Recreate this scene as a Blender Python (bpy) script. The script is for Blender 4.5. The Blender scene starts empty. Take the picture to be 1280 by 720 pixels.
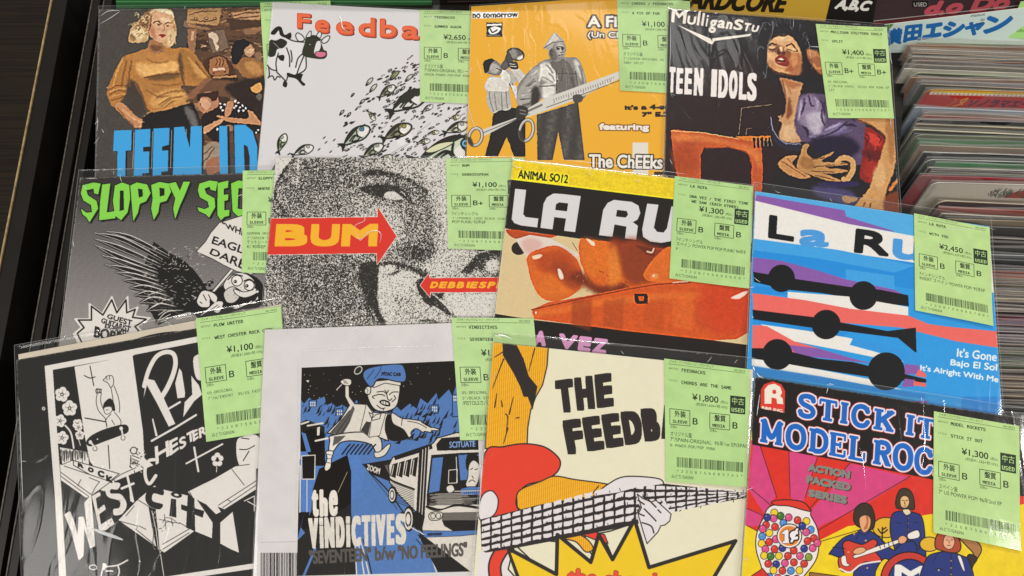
import bpy, bmesh, math, random
import numpy as np
from mathutils import Vector

# ------------------------------------------------------------------ camera, light, exposure
scene = bpy.context.scene
COL = scene.collection
U = 0.18                                   # a seven-inch jacket is 180 mm wide; 1 U = one jacket
CAM_H = 3.117 * U                          # camera height above the row of jackets
TILT = math.radians(17.955)                # camera looks down, tipped this much off the vertical
FOCAL = 1000.0 / 1280.0 * 36.0

cam_data = bpy.data.cameras.new('camera')
cam_data.lens = FOCAL
cam_data.sensor_width = 36.0
cam_data.clip_start = 0.01
cam_data.clip_end = 50.0
cam = bpy.data.objects.new('camera', cam_data)
cam.location = (0, 0, CAM_H)
cam.rotation_euler = (TILT, 0, 0)
COL.objects.link(cam)
scene.camera = cam

world = bpy.data.worlds.new('World')
scene.world = world
world.use_nodes = True
bgn = world.node_tree.nodes['Background']
bgn.inputs[0].default_value = (1.0, 0.98, 0.955, 1)
bgn.inputs[1].default_value = 0.15


def area_light(name, loc, size_x, size_y, power, color=(1, 0.965, 0.925), target=(0, 0.25, 0), spin=0.0):
    d = bpy.data.lights.new(name, 'AREA')
    d.shape = 'RECTANGLE'
    d.size = size_x
    d.size_y = size_y
    d.energy = power
    d.color = color
    o = bpy.data.objects.new(name, d)
    o.location = loc
    o.rotation_mode = 'QUATERNION'
    q = (Vector(target) - Vector(loc)).to_track_quat('-Z', 'Y')
    o.rotation_quaternion = q
    COL.objects.link(o)
    return o


# the shop's ceiling fluorescent tubes
area_light('ceiling_panel', (-2.1, -0.55, 2.6), 0.9, 1.4, 24)
area_light('ceiling_tube', (-0.3, -1.3, 2.6), 1.3, 0.16, 42)
area_light('ceiling_tube', (2.9, 0.2, 2.6), 0.20, 1.3, 36)
area_light('ceiling_tube', (0.4, 3.1, 2.6), 1.3, 0.16, 58)
area_light('ceiling_panel', (0.62, 2.05, 2.6), 0.9, 0.24, 2.4)

scene.view_settings.view_transform = 'Standard'
scene.view_settings.look = 'None'
scene.view_settings.exposure = 0.0
scene.view_settings.gamma = 1.0
scene.view_settings.use_curve_mapping = False
scene.cycles.transparent_max_bounces = 40
scene.cycles.max_bounces = 10
scene.cycles.caustics_reflective = False
scene.cycles.caustics_refractive = False


def px_ray(px, py):
    """direction of the view ray through a point of the 1280 x 720 photograph"""
    dx = (px - 640) / 1000.0
    dy = -(py - 360) / 1000.0
    c, s = math.cos(TILT), math.sin(TILT)
    return np.array([dx, dy * c + s, dy * s - c])


SU, SV = 0.014, 0.030                      # the shingled sleeves all lean by these slopes


def on_plane(px, py, c):
    """point where the ray meets the sleeve plane z = c - SU x + SV y (c in metres)"""
    d = px_ray(px, py)
    k = (CAM_H - c) / (-d[2] + (-SU * d[0] + SV * d[1]))
    return np.array([0, 0, CAM_H]) + k * d


def on_level(px, py, z):
    d = px_ray(px, py)
    k = (z - CAM_H) / d[2]
    return np.array([0, 0, CAM_H]) + k * d


def to_px(P):
    """world point(s) (...,3) -> photograph pixel coordinates"""
    P = np.asarray(P, float)
    c, s = math.cos(TILT), math.sin(TILT)
    x, y, d = P[..., 0], P[..., 1], CAM_H - P[..., 2]
    F = y * s + d * c
    Up = y * c - d * s
    return 640 + 1000 * x / F, 360 - 1000 * Up / F
# ------------------------------------------------------------------ drawing of flat print (numpy canvas)
def hexc(c):
    if isinstance(c, str):
        c = c.lstrip('#')
        return np.array([int(c[i:i + 2], 16) / 255 for i in (0, 2, 4)], np.float32)
    return np.array(c, np.float32) / 255.0


def smooth_pts(pts, closed=True, n=6):
    P = np.array(pts, float)
    if len(P) < 3:
        return P
    out = []
    N = len(P)
    rng = range(N if closed else N - 1)
    for i in rng:
        if closed:
            p0, p1, p2, p3 = P[(i - 1) % N], P[i], P[(i + 1) % N], P[(i + 2) % N]
        else:
            p0, p1, p2, p3 = P[max(i - 1, 0)], P[i], P[i + 1], P[min(i + 2, N - 1)]
        for k in range(n):
            t = k / n
            out.append(0.5 * ((2 * p1) + (-p0 + p2) * t + (2 * p0 - 5 * p1 + 4 * p2 - p3) * t * t
                              + (-p0 + 3 * p1 - 3 * p2 + p3) * t ** 3))
    if not closed:
        out.append(P[-1])
    return np.array(out)


def box_blur(a, r, axis):
    if r < 1:
        return a
    pad = [(0, 0)] * a.ndim
    pad[axis] = (r + 1, r)
    c = np.cumsum(np.pad(a, pad, mode='edge'), axis=axis, dtype=np.float64)
    n = a.shape[axis]
    hi = np.take(c, np.arange(2 * r + 1, 2 * r + 1 + n), axis=axis)
    lo = np.take(c, np.arange(0, n), axis=axis)
    return ((hi - lo) / (2 * r + 1)).astype(np.float32)


def gblur(a, s):
    r = int(round(s))
    if r < 1:
        return a
    for _ in range(2):
        a = box_blur(box_blur(a, r, 0), r, 1)
    return a


def dilate(m, r, sq=False):
    r = int(round(r))
    out = m
    for i in range(r):
        o = out.copy()
        o[1:] = np.maximum(o[1:], out[:-1])
        o[:-1] = np.maximum(o[:-1], out[1:])
        o[:, 1:] = np.maximum(o[:, 1:], out[:, :-1])
        o[:, :-1] = np.maximum(o[:, :-1], out[:, 1:])
        if i % 2 or sq:
            for a, b in (((slice(1, None), slice(1, None)), (slice(None, -1), slice(None, -1))),
                         ((slice(1, None), slice(None, -1)), (slice(None, -1), slice(1, None))),
                         ((slice(None, -1), slice(1, None)), (slice(1, None), slice(None, -1))),
                         ((slice(None, -1), slice(None, -1)), (slice(1, None), slice(1, None)))):
                o[a] = np.maximum(o[a], out[b])
        out = o
    return out


def vnoise(h, w, cell, seed, octaves=1):
    """smooth value noise 0..1"""
    r = np.random.RandomState(seed)
    acc = np.zeros((h, w), np.float32)
    amp, tot = 1.0, 0.0
    for o in range(octaves):
        c = max(cell / 2 ** o, 1.0)
        gh, gw = int(h / c) + 3, int(w / c) + 3
        g = r.rand(gh, gw).astype(np.float32)
        y = np.arange(h) / c
        x = np.arange(w) / c
        yi, xi = y.astype(int), x.astype(int)
        fy, fx = (y - yi)[:, None], (x - xi)[None, :]
        fy = fy * fy * (3 - 2 * fy)
        fx = fx * fx * (3 - 2 * fx)
        a = g[yi][:, xi] * (1 - fx) + g[yi][:, xi + 1] * fx
        b = g[yi + 1][:, xi] * (1 - fx) + g[yi + 1][:, xi + 1] * fx
        acc += amp * (a * (1 - fy) + b * fy)
        tot += amp
        amp *= 0.55
    return acc / tot


_fonts = {}


def get_font(kind):
    if kind in _fonts:
        return _fonts[kind]
    f = None
    if kind == 'mono':
        try:
            import os
            p = os.path.join(bpy.utils.system_resource('DATAFILES', path='fonts'), 'DejaVuSansMono.woff2')
            f = bpy.data.fonts.load(p)
        except Exception:
            f = None
    _fonts[kind] = f
    return f


_glyph = {}


def glyph_edges(text, font=None, shear=0.0, spacing=1.0):
    """outline edges of a line of text, as an (n,2,2) array in em units"""
    key = (text, font, shear, spacing)
    if key in _glyph:
        return _glyph[key]
    cu = bpy.data.curves.new('lettering', 'FONT')
    cu.body = text
    cu.resolution_u = 4
    cu.shear = shear
    cu.space_character = spacing
    f = get_font(font)
    if f:
        cu.font = f
    ob = bpy.data.objects.new('lettering', cu)
    me = bpy.data.meshes.new_from_object(ob)
    co = np.zeros(len(me.vertices) * 3, np.float32)
    me.vertices.foreach_get('co', co)
    co = co.reshape(-1, 3)[:, :2]
    cnt = {}
    for p in me.polygons:
        for e in p.edge_keys:
            cnt[e] = cnt.get(e, 0) + 1
    ed = np.array([e for e, k in cnt.items() if k == 1], int)
    bpy.data.objects.remove(ob)
    bpy.data.curves.remove(cu)
    bpy.data.meshes.remove(me)
    r = co[ed] if len(ed) else np.zeros((0, 2, 2), np.float32)
    _glyph[key] = r
    return r


class Canvas:
    def __init__(self, x0, y0, x1, y1, S=3.0, bg='#ffffff'):
        self.x0, self.y0, self.S = x0, y0, S
        self.w, self.h = int((x1 - x0) * S), int((y1 - y0) * S)
        self.img = np.ones((self.h, self.w, 3), np.float32) * hexc(bg)
        self.fr = (0.0, 0.0, 1.0)

    def frame(self, ox=0.0, oy=0.0, s=1.0):
        """following coordinates are given in an enlarged view of the print"""
        self.fr = (ox, oy, s)

    def T(self, pts):
        P = np.asarray(pts, float)
        ox, oy, s = self.fr
        return np.stack([(P[..., 0] / s + ox - self.x0) * self.S, (P[..., 1] / s + oy - self.y0) * self.S], -1)

    def k(self, v):
        return v / self.fr[2] * self.S

    # mask of unordered edges (n,2,2) already in raster space, even-odd
    def edge_mask(self, E, pad=2):
        E = np.asarray(E, float)
        if len(E) == 0:
            return None
        xa, ya = max(int(E[..., 0].min()) - pad, 0), max(int(E[..., 1].min()) - pad, 0)
        xb, yb = min(int(E[..., 0].max()) + pad + 1, self.w), min(int(E[..., 1].max()) + pad + 1, self.h)
        if xb - xa < 1 or yb - ya < 1:
            return None
        h, w = yb - ya, xb - xa
        T = np.zeros((h, w + 1), np.int32)
        for (x1, y1), (x2, y2) in E:
            if y1 == y2:
                continue
            if y1 > y2:
                x1, y1, x2, y2 = x2, y2, x1, y1
            r0 = max(int(math.ceil(y1 - 0.5)), ya)
            r1 = min(int(math.ceil(y2 - 0.5)), yb)
            if r1 <= r0:
                continue
            rows = np.arange(r0, r1)
            xs = x1 + (rows + 0.5 - y1) * (x2 - x1) / (y2 - y1)
            ci = np.clip(np.ceil(xs - 0.5).astype(int) - xa, 0, w)
            T[rows - ya, ci] += 1
        return (slice(ya, yb), slice(xa, xb)), (np.cumsum(T, 1)[:, :w] % 2).astype(np.float32)

    def poly_mask(self, pts, smooth=False, pad=2):
        P = self.T(pts)
        if smooth:
            P = smooth_pts(P, True)
        return self.edge_mask(np.stack([P, np.roll(P, -1, 0)], 1), pad)

    def put(self, M, col, a=1.0, mode='n'):
        if M is None:
            return
        sl, m = M
        m = (m * a)[..., None]
        c = hexc(col) if not isinstance(col, np.ndarray) else col
        if mode == 'n':
            self.img[sl] = self.img[sl] * (1 - m) + c * m
        elif mode == 'm':
            self.img[sl] = self.img[sl] * (1 - m + c * m)
        elif mode == 's':
            self.img[sl] = 1 - (1 - self.img[sl]) * (1 - c * m)

    def poly(self, pts, col, smooth=False, blur=0.0, a=1.0, out=None, ow=0.0, mode='n'):
        bl = self.k(blur)
        M = self.poly_mask(pts, smooth, pad=int(2 + bl * 3))
        if M is not None:
            if blur:
                M = (M[0], gblur(M[1], bl))
            self.put(M, col, a, mode)
        if out is not None:
            P = [tuple(p) for p in pts]
            self.stroke(P + [P[0]], ow, out, smooth=smooth, closed=True)

    def blob(self, pts, col, blur=3.0, a=1.0, mode='n'):
        self.poly(pts, col, True, blur, a, mode=mode)

    def seg_mask(self, P, W, butt=False):
        """P raster points, W full widths per point"""
        mw = max(W) / 2 + 2
        xa, ya = max(int(P[:, 0].min() - mw), 0), max(int(P[:, 1].min() - mw), 0)
        xb, yb = min(int(P[:, 0].max() + mw) + 1, self.w), min(int(P[:, 1].max() + mw) + 1, self.h)
        if xb <= xa or yb <= ya:
            return None
        out = np.zeros((yb - ya, xb - xa), np.float32)
        n = len(P) - 1
        for i in range(n):
            a, b = P[i], P[i + 1]
            w0, w1 = W[i] / 2, W[i + 1] / 2
            m = max(w0, w1) + 1.5
            sx0, sy0 = max(int(min(a[0], b[0]) - m), xa), max(int(min(a[1], b[1]) - m), ya)
            sx1, sy1 = min(int(max(a[0], b[0]) + m) + 2, xb), min(int(max(a[1], b[1]) + m) + 2, yb)
            if sx1 <= sx0 or sy1 <= sy0:
                continue
            X = np.arange(sx0, sx1)[None, :] + 0.5 - a[0]
            Y = np.arange(sy0, sy1)[:, None] + 0.5 - a[1]
            d = b - a
            L2 = d @ d + 1e-9
            t = (X * d[0] + Y * d[1]) / L2
            tc = np.clip(t, 0, 1)
            D = np.hypot(X - tc * d[0], Y - tc * d[1])
            m_ = np.clip(w0 + (w1 - w0) * tc - D + 0.5, 0, 1)
            if butt and (i == 0 or i == n - 1):
                if i == 0:
                    m_ = m_ * (t >= 0)
                if i == n - 1:
                    m_ = m_ * (t <= 1)
            s = (slice(sy0 - ya, sy1 - ya), slice(sx0 - xa, sx1 - xa))
            out[s] = np.maximum(out[s], m_)
        return (slice(ya, yb), slice(xa, xb)), out

    def stroke(self, pts, w, col='#111111', smooth=True, closed=False, w2=None, a=1.0, butt=False, blur=0.0, mid=None):
        P = self.T(pts)
        if smooth and len(P) > 2:
            if closed:
                P = smooth_pts(P[:-1], True, 5)
                P = np.vstack([P, P[:1]])
            else:
                P = smooth_pts(P, False, 5)
        w = self.k(w)
        n = len(P)
        if mid is not None:                       # tapered both ends
            t = np.linspace(0, 1, n)
            W = w + (self.k(mid) - w) * np.sin(t * math.pi)
        else:
            W = np.linspace(w, self.k(w2) if w2 is not None else w, n)
        M = self.seg_mask(P, W, butt)
        if M is not None and blur:
            M = (M[0], gblur(M[1], self.k(blur)))
        self.put(M, col, a)

    def lines(self, L, w, col='#111111', smooth=False, **k):
        for l in L:
            self.stroke(l, w, col, smooth, **k)

    def ell(self, cx, cy, rx, ry=None, col='#000000', rot=0.0, blur=0.0, a=1.0, out=None, ow=0, mode='n'):
        ry = rx if ry is None else ry
        t = np.linspace(0, 2 * math.pi, 40, endpoint=False)
        c, s = math.cos(rot), math.sin(rot)
        x, y = rx * np.cos(t), ry * np.sin(t)
        P = np.stack([cx + x * c - y * s, cy + x * s + y * c], -1)
        if col is not None:
            self.poly(P, col, False, blur, a, mode=mode)
        if out is not None:
            self.stroke(np.vstack([P, P[:1]]), ow, out, smooth=False)

    def rect(self, x0, y0, x1, y1, col, **k):
        self.poly([(x0, y0), (x1, y0), (x1, y1), (x0, y1)], col, **k)

    def text_mask(self, s, quad, font=None, shear=0.0, bold=0.0, spacing=1.0, bbox=None, pad=3, sq=False):
        """text mapped so that its ink box (or bbox) fills the quad TL,TR,BR,BL"""
        E = glyph_edges(s, font, shear, spacing)
        if len(E) == 0:
            return None
        if bbox is None:
            bx0, bx1 = E[..., 0].min(), E[..., 0].max()
            by0, by1 = E[..., 1].min(), E[..., 1].max()
        else:
            bx0, by0, bx1, by1 = bbox
        u = (E[..., 0] - bx0) / max(bx1 - bx0, 1e-6)
        v = 1 - (E[..., 1] - by0) / max(by1 - by0, 1e-6)
        Q = self.T(quad)
        u, v = u[..., None], v[..., None]
        R = (Q[0] * (1 - u) + Q[1] * u) * (1 - v) + (Q[3] * (1 - u) + Q[2] * u) * v
        b = self.k(bold)
        M = self.edge_mask(R, pad=int(pad + abs(b) * 1.5))
        if M is not None and b >= 0.5:
            M = (M[0], dilate(M[1], b, sq))
        return M

    def text(self, s, quad, col, out=None, ow=0.0, shadow=None, sh=(0, 0), **k):
        """out: outline colour of width ow round the letters"""
        if out is not None:
            M = self.text_mask(s, quad, pad=4 + self.k(ow) * 1.6, **k)
            if M is not None:
                self.put((M[0], dilate(M[1], self.k(ow))), out)
        if shadow is not None:
            q = [(p[0] + sh[0], p[1] + sh[1]) for p in quad]
            self.put(self.text_mask(s, q, **k), shadow)
        self.put(self.text_mask(s, quad, **k), col)

    def line(self, s, x, y, h, col='#222222', ang=0.0, width=None, font=None, bold=0.0, em=0.72, shear=0.0, a=1.0):
        """a line of small type: baseline start x,y, capital height h; width squeezes it"""
        E = glyph_edges(s, font, shear)
        if len(E) == 0:
            return
        sc = h / em
        W = E[..., 0].max()
        fx = (width / (W * sc)) if width else 1.0
        X = E[..., 0] * sc * fx
        Y = -E[..., 1] * sc
        c, s_ = math.cos(ang), math.sin(ang)
        P = self.T(np.stack([x + X * c - Y * s_, y + X * s_ + Y * c], -1))
        M = self.edge_mask(P, pad=4)
        if M is not None and self.k(bold) >= 0.5:
            M = (M[0], dilate(M[1], self.k(bold)))
        self.put(M, col, a)

    def region(self, pts, fn, smooth=False, blur=0.0):
        """recolour the inside of a polygon: fn(img_region, X, Y) -> new colours; X, Y in frame coordinates"""
        M = self.poly_mask(pts, smooth)
        if M is None:
            return
        sl, m = M
        if blur:
            m = gblur(m, self.k(blur))
        ox, oy, s = self.fr
        X = ((np.arange(sl[1].start, sl[1].stop) + 0.5) / self.S + self.x0 - ox) * s
        Y = ((np.arange(sl[0].start, sl[0].stop) + 0.5) / self.S + self.y0 - oy) * s
        X, Y = np.meshgrid(X, Y)
        new = fn(self.img[sl], X, Y)
        self.img[sl] = self.img[sl] * (1 - m[..., None]) + new * m[..., None]

    def grain(self, amt, seed=1, cell=2):
        n = vnoise(self.h, self.w, cell, seed, 2)[..., None] - 0.5
        self.img = np.clip(self.img * (1 + amt * n), 0, 1)

    def sample(self, px, py):
        x = np.clip((px - self.x0) * self.S - 0.5, 0, self.w - 1.001)
        y = np.clip((py - self.y0) * self.S - 0.5, 0, self.h - 1.001)
        xi, yi = x.astype(int), y.astype(int)
        fx, fy = (x - xi)[..., None], (y - yi)[..., None]
        I = self.img
        return (I[yi, xi] * (1 - fx) + I[yi, xi + 1] * fx) * (1 - fy) + (I[yi + 1, xi] * (1 - fx) + I[yi + 1, xi + 1] * fx) * fy


def to_image(name, arr):
    """numpy (h,w,3) in display values, top row first -> image datablock"""
    h, w = arr.shape[:2]
    im = bpy.data.images.new(name, w, h, alpha=False)
    buf = np.ones((h, w, 4), np.float32)
    buf[..., :3] = np.clip(arr[::-1], 0, 1)
    im.pixels.foreach_set(buf.ravel())
    im.update()
    return im
# small helpers on top of the canvas
def qmap(quad, pts):
    """unit coordinates -> positions inside the quad TL,TR,BR,BL"""
    Q = np.array(quad, float)
    P = np.asarray(pts, float)
    u, v = P[..., 0:1], P[..., 1:2]
    return (Q[0] * (1 - u) + Q[1] * u) * (1 - v) + (Q[3] * (1 - u) + Q[2] * u) * v


def inset(quad, b):
    Q = np.array(quad, float)
    C = Q.mean(0)
    out = []
    for i in range(4):
        a, n, p = Q[i], Q[(i + 1) % 4], Q[(i - 1) % 4]
        d1 = (n - a) / (np.linalg.norm(n - a) + 1e-9)
        d2 = (p - a) / (np.linalg.norm(p - a) + 1e-9)
        out.append(a + (d1 + d2) * b)
    return out


def heavy(cv, s, quad, col, bold, out=None, ow=0.0, **k):
    """heavy display lettering that still fills its quad"""
    cv.text(s, inset(quad, bold), col, out=out, ow=(ow + bold) if out is not None else 0, bold=bold, **k)


def heavy_line(cv, s, quad, gaps, col, bold, **k):
    """each character in its own slot; gaps = list of (u0,u1)"""
    for ch, (a, b) in zip(s, gaps):
        q = qmap(quad, [(a, 0), (b, 0), (b, 1), (a, 1)])
        heavy(cv, ch, q, col, bold, **k)


SLAB = {
    'S': [('c', [(.88, .22), (.80, .10), (.5, .05), (.18, .12), (.10, .28), (.25, .42), (.5, .49), (.78, .57), (.90, .74), (.78, .90), (.48, .96), (.2, .91), (.10, .78)]),
          ('s', [(.90, .02), (.90, .32)]), ('s', [(.08, .68), (.08, .98)])],
    'T': [('l', [(.5, .05), (.5, .95)]), ('b', [(.02, .09), (.98, .09)]), ('s', [(.05, .08), (.05, .30)]), ('s', [(.95, .08), (.95, .30)]), ('b', [(.24, .94), (.76, .94)])],
    'I': [('l', [(.5, .05), (.5, .95)]), ('b', [(.05, .07), (.95, .07)]), ('b', [(.05, .93), (.95, .93)])],
    'C': [('c', [(.90, .24), (.76, .09), (.5, .05), (.24, .14), (.10, .36), (.10, .64), (.24, .86), (.5, .95), (.78, .90), (.93, .74)]), ('s', [(.92, .02), (.92, .34)])],
    'K': [('l', [(.24, .05), (.24, .95)]), ('b', [(.02, .07), (.46, .07)]), ('b', [(.02, .93), (.46, .93)]), ('c', [(.84, .08), (.32, .56)]), ('l', [(.46, .44), (.84, .92)]),
          ('b', [(.62, .07), (.99, .07)]), ('b', [(.62, .93), (1.0, .93)])],
    'M': [('l', [(.17, .05), (.17, .95)]), ('l', [(.83, .05), (.83, .95)]), ('c', [(.17, .06), (.5, .72), (.83, .06)]), ('b', [(0, .07), (.26, .07)]), ('b', [(.74, .07), (1, .07)]),
          ('b', [(0, .93), (.34, .93)]), ('b', [(.66, .93), (1, .93)])],
    'O': [('o', [(.5, .05), (.78, .14), (.91, .36), (.91, .64), (.78, .86), (.5, .95), (.22, .86), (.09, .64), (.09, .36), (.22, .14)])],
    'D': [('l', [(.24, .05), (.24, .95)]), ('b', [(.02, .07), (.5, .07)]), ('b', [(.02, .93), (.5, .93)]), ('c', [(.4, .07), (.7, .12), (.9, .33), (.9, .67), (.7, .88), (.4, .93)])],
    'E': [('l', [(.24, .05), (.24, .95)]), ('b', [(.02, .07), (.93, .07)]), ('b', [(.02, .93), (.95, .93)]), ('b', [(.24, .49), (.66, .49)]), ('s', [(.92, .04), (.92, .30)]), ('s', [(.94, .68), (.94, .95)]),
          ('s', [(.66, .36), (.66, .62)])],
    'L': [('l', [(.26, .05), (.26, .95)]), ('b', [(.02, .07), (.54, .07)]), ('b', [(.02, .93), (.95, .93)]), ('s', [(.93, .62), (.93, .95)])],
    'R': [('l', [(.24, .05), (.24, .95)]), ('b', [(.02, .07), (.5, .07)]), ('b', [(.02, .93), (.46, .93)]), ('c', [(.4, .07), (.7, .10), (.84, .27), (.72, .44), (.4, .49)]), ('l', [(.55, .5), (.82, .92)]), ('b', [(.70, .93), (1.0, .93)])],
    'P': [('l', [(.24, .05), (.24, .95)]), ('b', [(.02, .07), (.5, .07)]), ('b', [(.02, .93), (.5, .93)]), ('c', [(.4, .07), (.72, .11), (.88, .29), (.74, .48), (.4, .53)])],
    'U': [('c', [(.2, .07), (.2, .6), (.28, .86), (.5, .95), (.74, .86), (.8, .6), (.8, .07)]), ('b', [(0, .07), (.4, .07)]), ('b', [(.6, .07), (1, .07)])],
}


def slab_word(cv, word, quad, slots, w, layers):
    """slab-serif letters; layers = [(grow, colour), ...] from the outermost in"""
    full = np.zeros((cv.h, cv.w), np.float32)
    for ch, (a, b) in zip(word, slots):
        q = qmap(quad, [(a, 0), (b, 0), (b, 1), (a, 1)])
        for kind, pts in SLAB[ch]:
            P = cv.T(qmap(q, pts))
            if kind in 'co':
                P = smooth_pts(P, kind == 'o', 5)
                if kind == 'o':
                    P = np.vstack([P, P[:1]])
            ww = cv.k(w * {'l': 1.0, 'c': .95, 'o': 1.0, 'b': .55, 's': .42}[kind])
            M = cv.seg_mask(P, np.full(len(P), ww), butt=kind in 'lbs')
            if M is not None:
                full[M[0]] = np.maximum(full[M[0]], M[1])
    ys, xs = np.nonzero(full > 0)
    if len(ys) == 0:
        return
    p = 14
    sl = (slice(max(ys.min() - p, 0), ys.max() + p), slice(max(xs.min() - p, 0), xs.max() + p))
    m = full[sl]
    for g, c in layers:
        cv.put((sl, dilate(m, cv.k(g)) if g > 0 else m), c)


def painterly(c, warp=1.1, seed=1, contrast=.16, sharp=.5):
    """break up flat shapes: brush-like wobble of the edges, tonal flecks, a little unsharp masking"""
    h, w = c.h, c.w
    dx = (vnoise(h, w, 9, seed, 2) - .5) * warp * c.S * 2.6
    dy = (vnoise(h, w, 9, seed + 1, 2) - .5) * warp * c.S * 2.6
    Y, X = np.mgrid[0:h, 0:w]
    xi = np.clip((X + dx).astype(int), 0, w - 1)
    yi = np.clip((Y + dy).astype(int), 0, h - 1)
    im = c.img[yi, xi]
    bl = np.stack([gblur(im[..., k], 4) for k in range(3)], -1)
    im = im + (im - bl) * sharp
    n = vnoise(h, w, 4.5, seed + 2, 1) * .5 + vnoise(h, w, 13, seed + 3, 2) * .5 - .5
    str_ = vnoise(h, max(w // 4, 8), 3, seed + 4, 1).repeat(4, 1)
    str_ = np.pad(str_, ((0, 0), (0, max(0, w - str_.shape[1]))), mode='edge')[:, :w] - .5
    im = im * (1 + contrast * 2 * n[..., None] + contrast * .6 * str_[..., None])
    c.img = np.clip(im, 0, 1).astype(np.float32)


# ------------------------------------------------------------------ the green price labels
def paint_label(L, n):
    """L: dict of the words on the label. Unit space 100 x 146"""
    c = Canvas(0, 0, 100, 146, 6.2, ((178, 213, 142), (181, 212, 146), (175, 210, 138), (183, 214, 141))[n % 4])
    ink = '#2b3a22'
    k = '#1f2a1a'
    m = 'mono'
    r = random.Random(n * 7 + 3)
    c.line('ジャキ・パンク/ガレージ・パワーポップ', 6, 4.0, 2.8, ink, width=52, bold=0)
    c.line('06/18/24', 82, 4.4, 2.2, ink, width=13)
    c.rect(5, 5.6, 95, 6.1, ink)
    c.line('ARTIST', 5, 12.5, 3.0, ink, font=m, width=12)
    c.line(L['artist'], 20, 13.6, 5.2, k, font=m, width=len(L['artist']) * 3.15, bold=.12)
    c.line('TITLE', 5, 27, 3.0, ink, font=m, width=10)
    for i, t in enumerate(L['title']):
        c.line(t, 20 + i * 3, 28.6 + i * 6.9, 5.2, k, font=m, width=len(t) * 3.12, bold=.12)
    c.line('¥' + L['price'], 33, 47, 7.8, k, width=31, bold=.18)
    c.line('(税込)', 66.5, 47, 3.0, ink, width=9)
    c.line('(税抜¥' + L['net'] + '+税10%)', 37, 53, 3.0, ink, width=38, bold=.02)
    if L.get('used', True):
        c.rect(78, 36, 96, 58, '#2c3a2a')
        c.line('中古', 79.8, 46, 7.0, '#b2d48b', width=14.5)
        c.line('USED', 79.6, 55.8, 6.4, '#b2d48b', font=m, width=14.8, bold=.12)
    for x, a, b in ((6, '外装', 'SLEEVE'), (54, '盤質', 'MEDIA')):
        c.stroke([(x, 60.5), (x + 24, 60.5), (x + 24, 79), (x, 79), (x, 60.5)], .75, ink, smooth=False)
        c.line(a, x + 5.4, 69.0, 6.0, k, width=13.5, bold=.12)
        c.line(b, x + 3.2, 77.0, 5.0, k, font=m, width=17.6 if len(b) == 6 else 15, bold=.1)
        c.line('状態A-', x, 83.2, 2.8, ink, width=9)
    c.line(L['grade'], 32.5, 76.5, 10.4, k, font=m, width=6.8 * len(L['grade']), bold=.1)
    c.line(L['grade'], 80.5, 76.5, 10.4, k, font=m, width=6.8 * len(L['grade']), bold=.1)
    for i, t in enumerate(L['desc']):
        cjk = any(ch > '\u2000' for ch in t)
        c.line(t, 6, 92.5 + 6.4 * i, 4.6, k, font=None if cjk else m, width=min(sum(4.4 if ch > '\u2000' else 2.75 for ch in t), 92))
    x = 14.0
    while x < 94:
        w = r.choice((.5, .5, .5, 1.15))
        c.rect(x, 117, x + w, 128.6, '#33442b')
        x += w + r.choice((.5, .5, 1.1))
    c.line('  '.join(L['code']) if 0 else ' '.join(L['code']), 13.5, 134.8, 4.2, k, font=m, width=81)
    c.line('みどり/GREEN', 7, 141.6, 3.8, k, width=27)
    n_ = vnoise(c.h, c.w, 90, n + 40, 3)[..., None]
    c.img = np.clip(c.img * (0.95 + 0.09 * n_), 0, 1)
    return c.img


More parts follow.
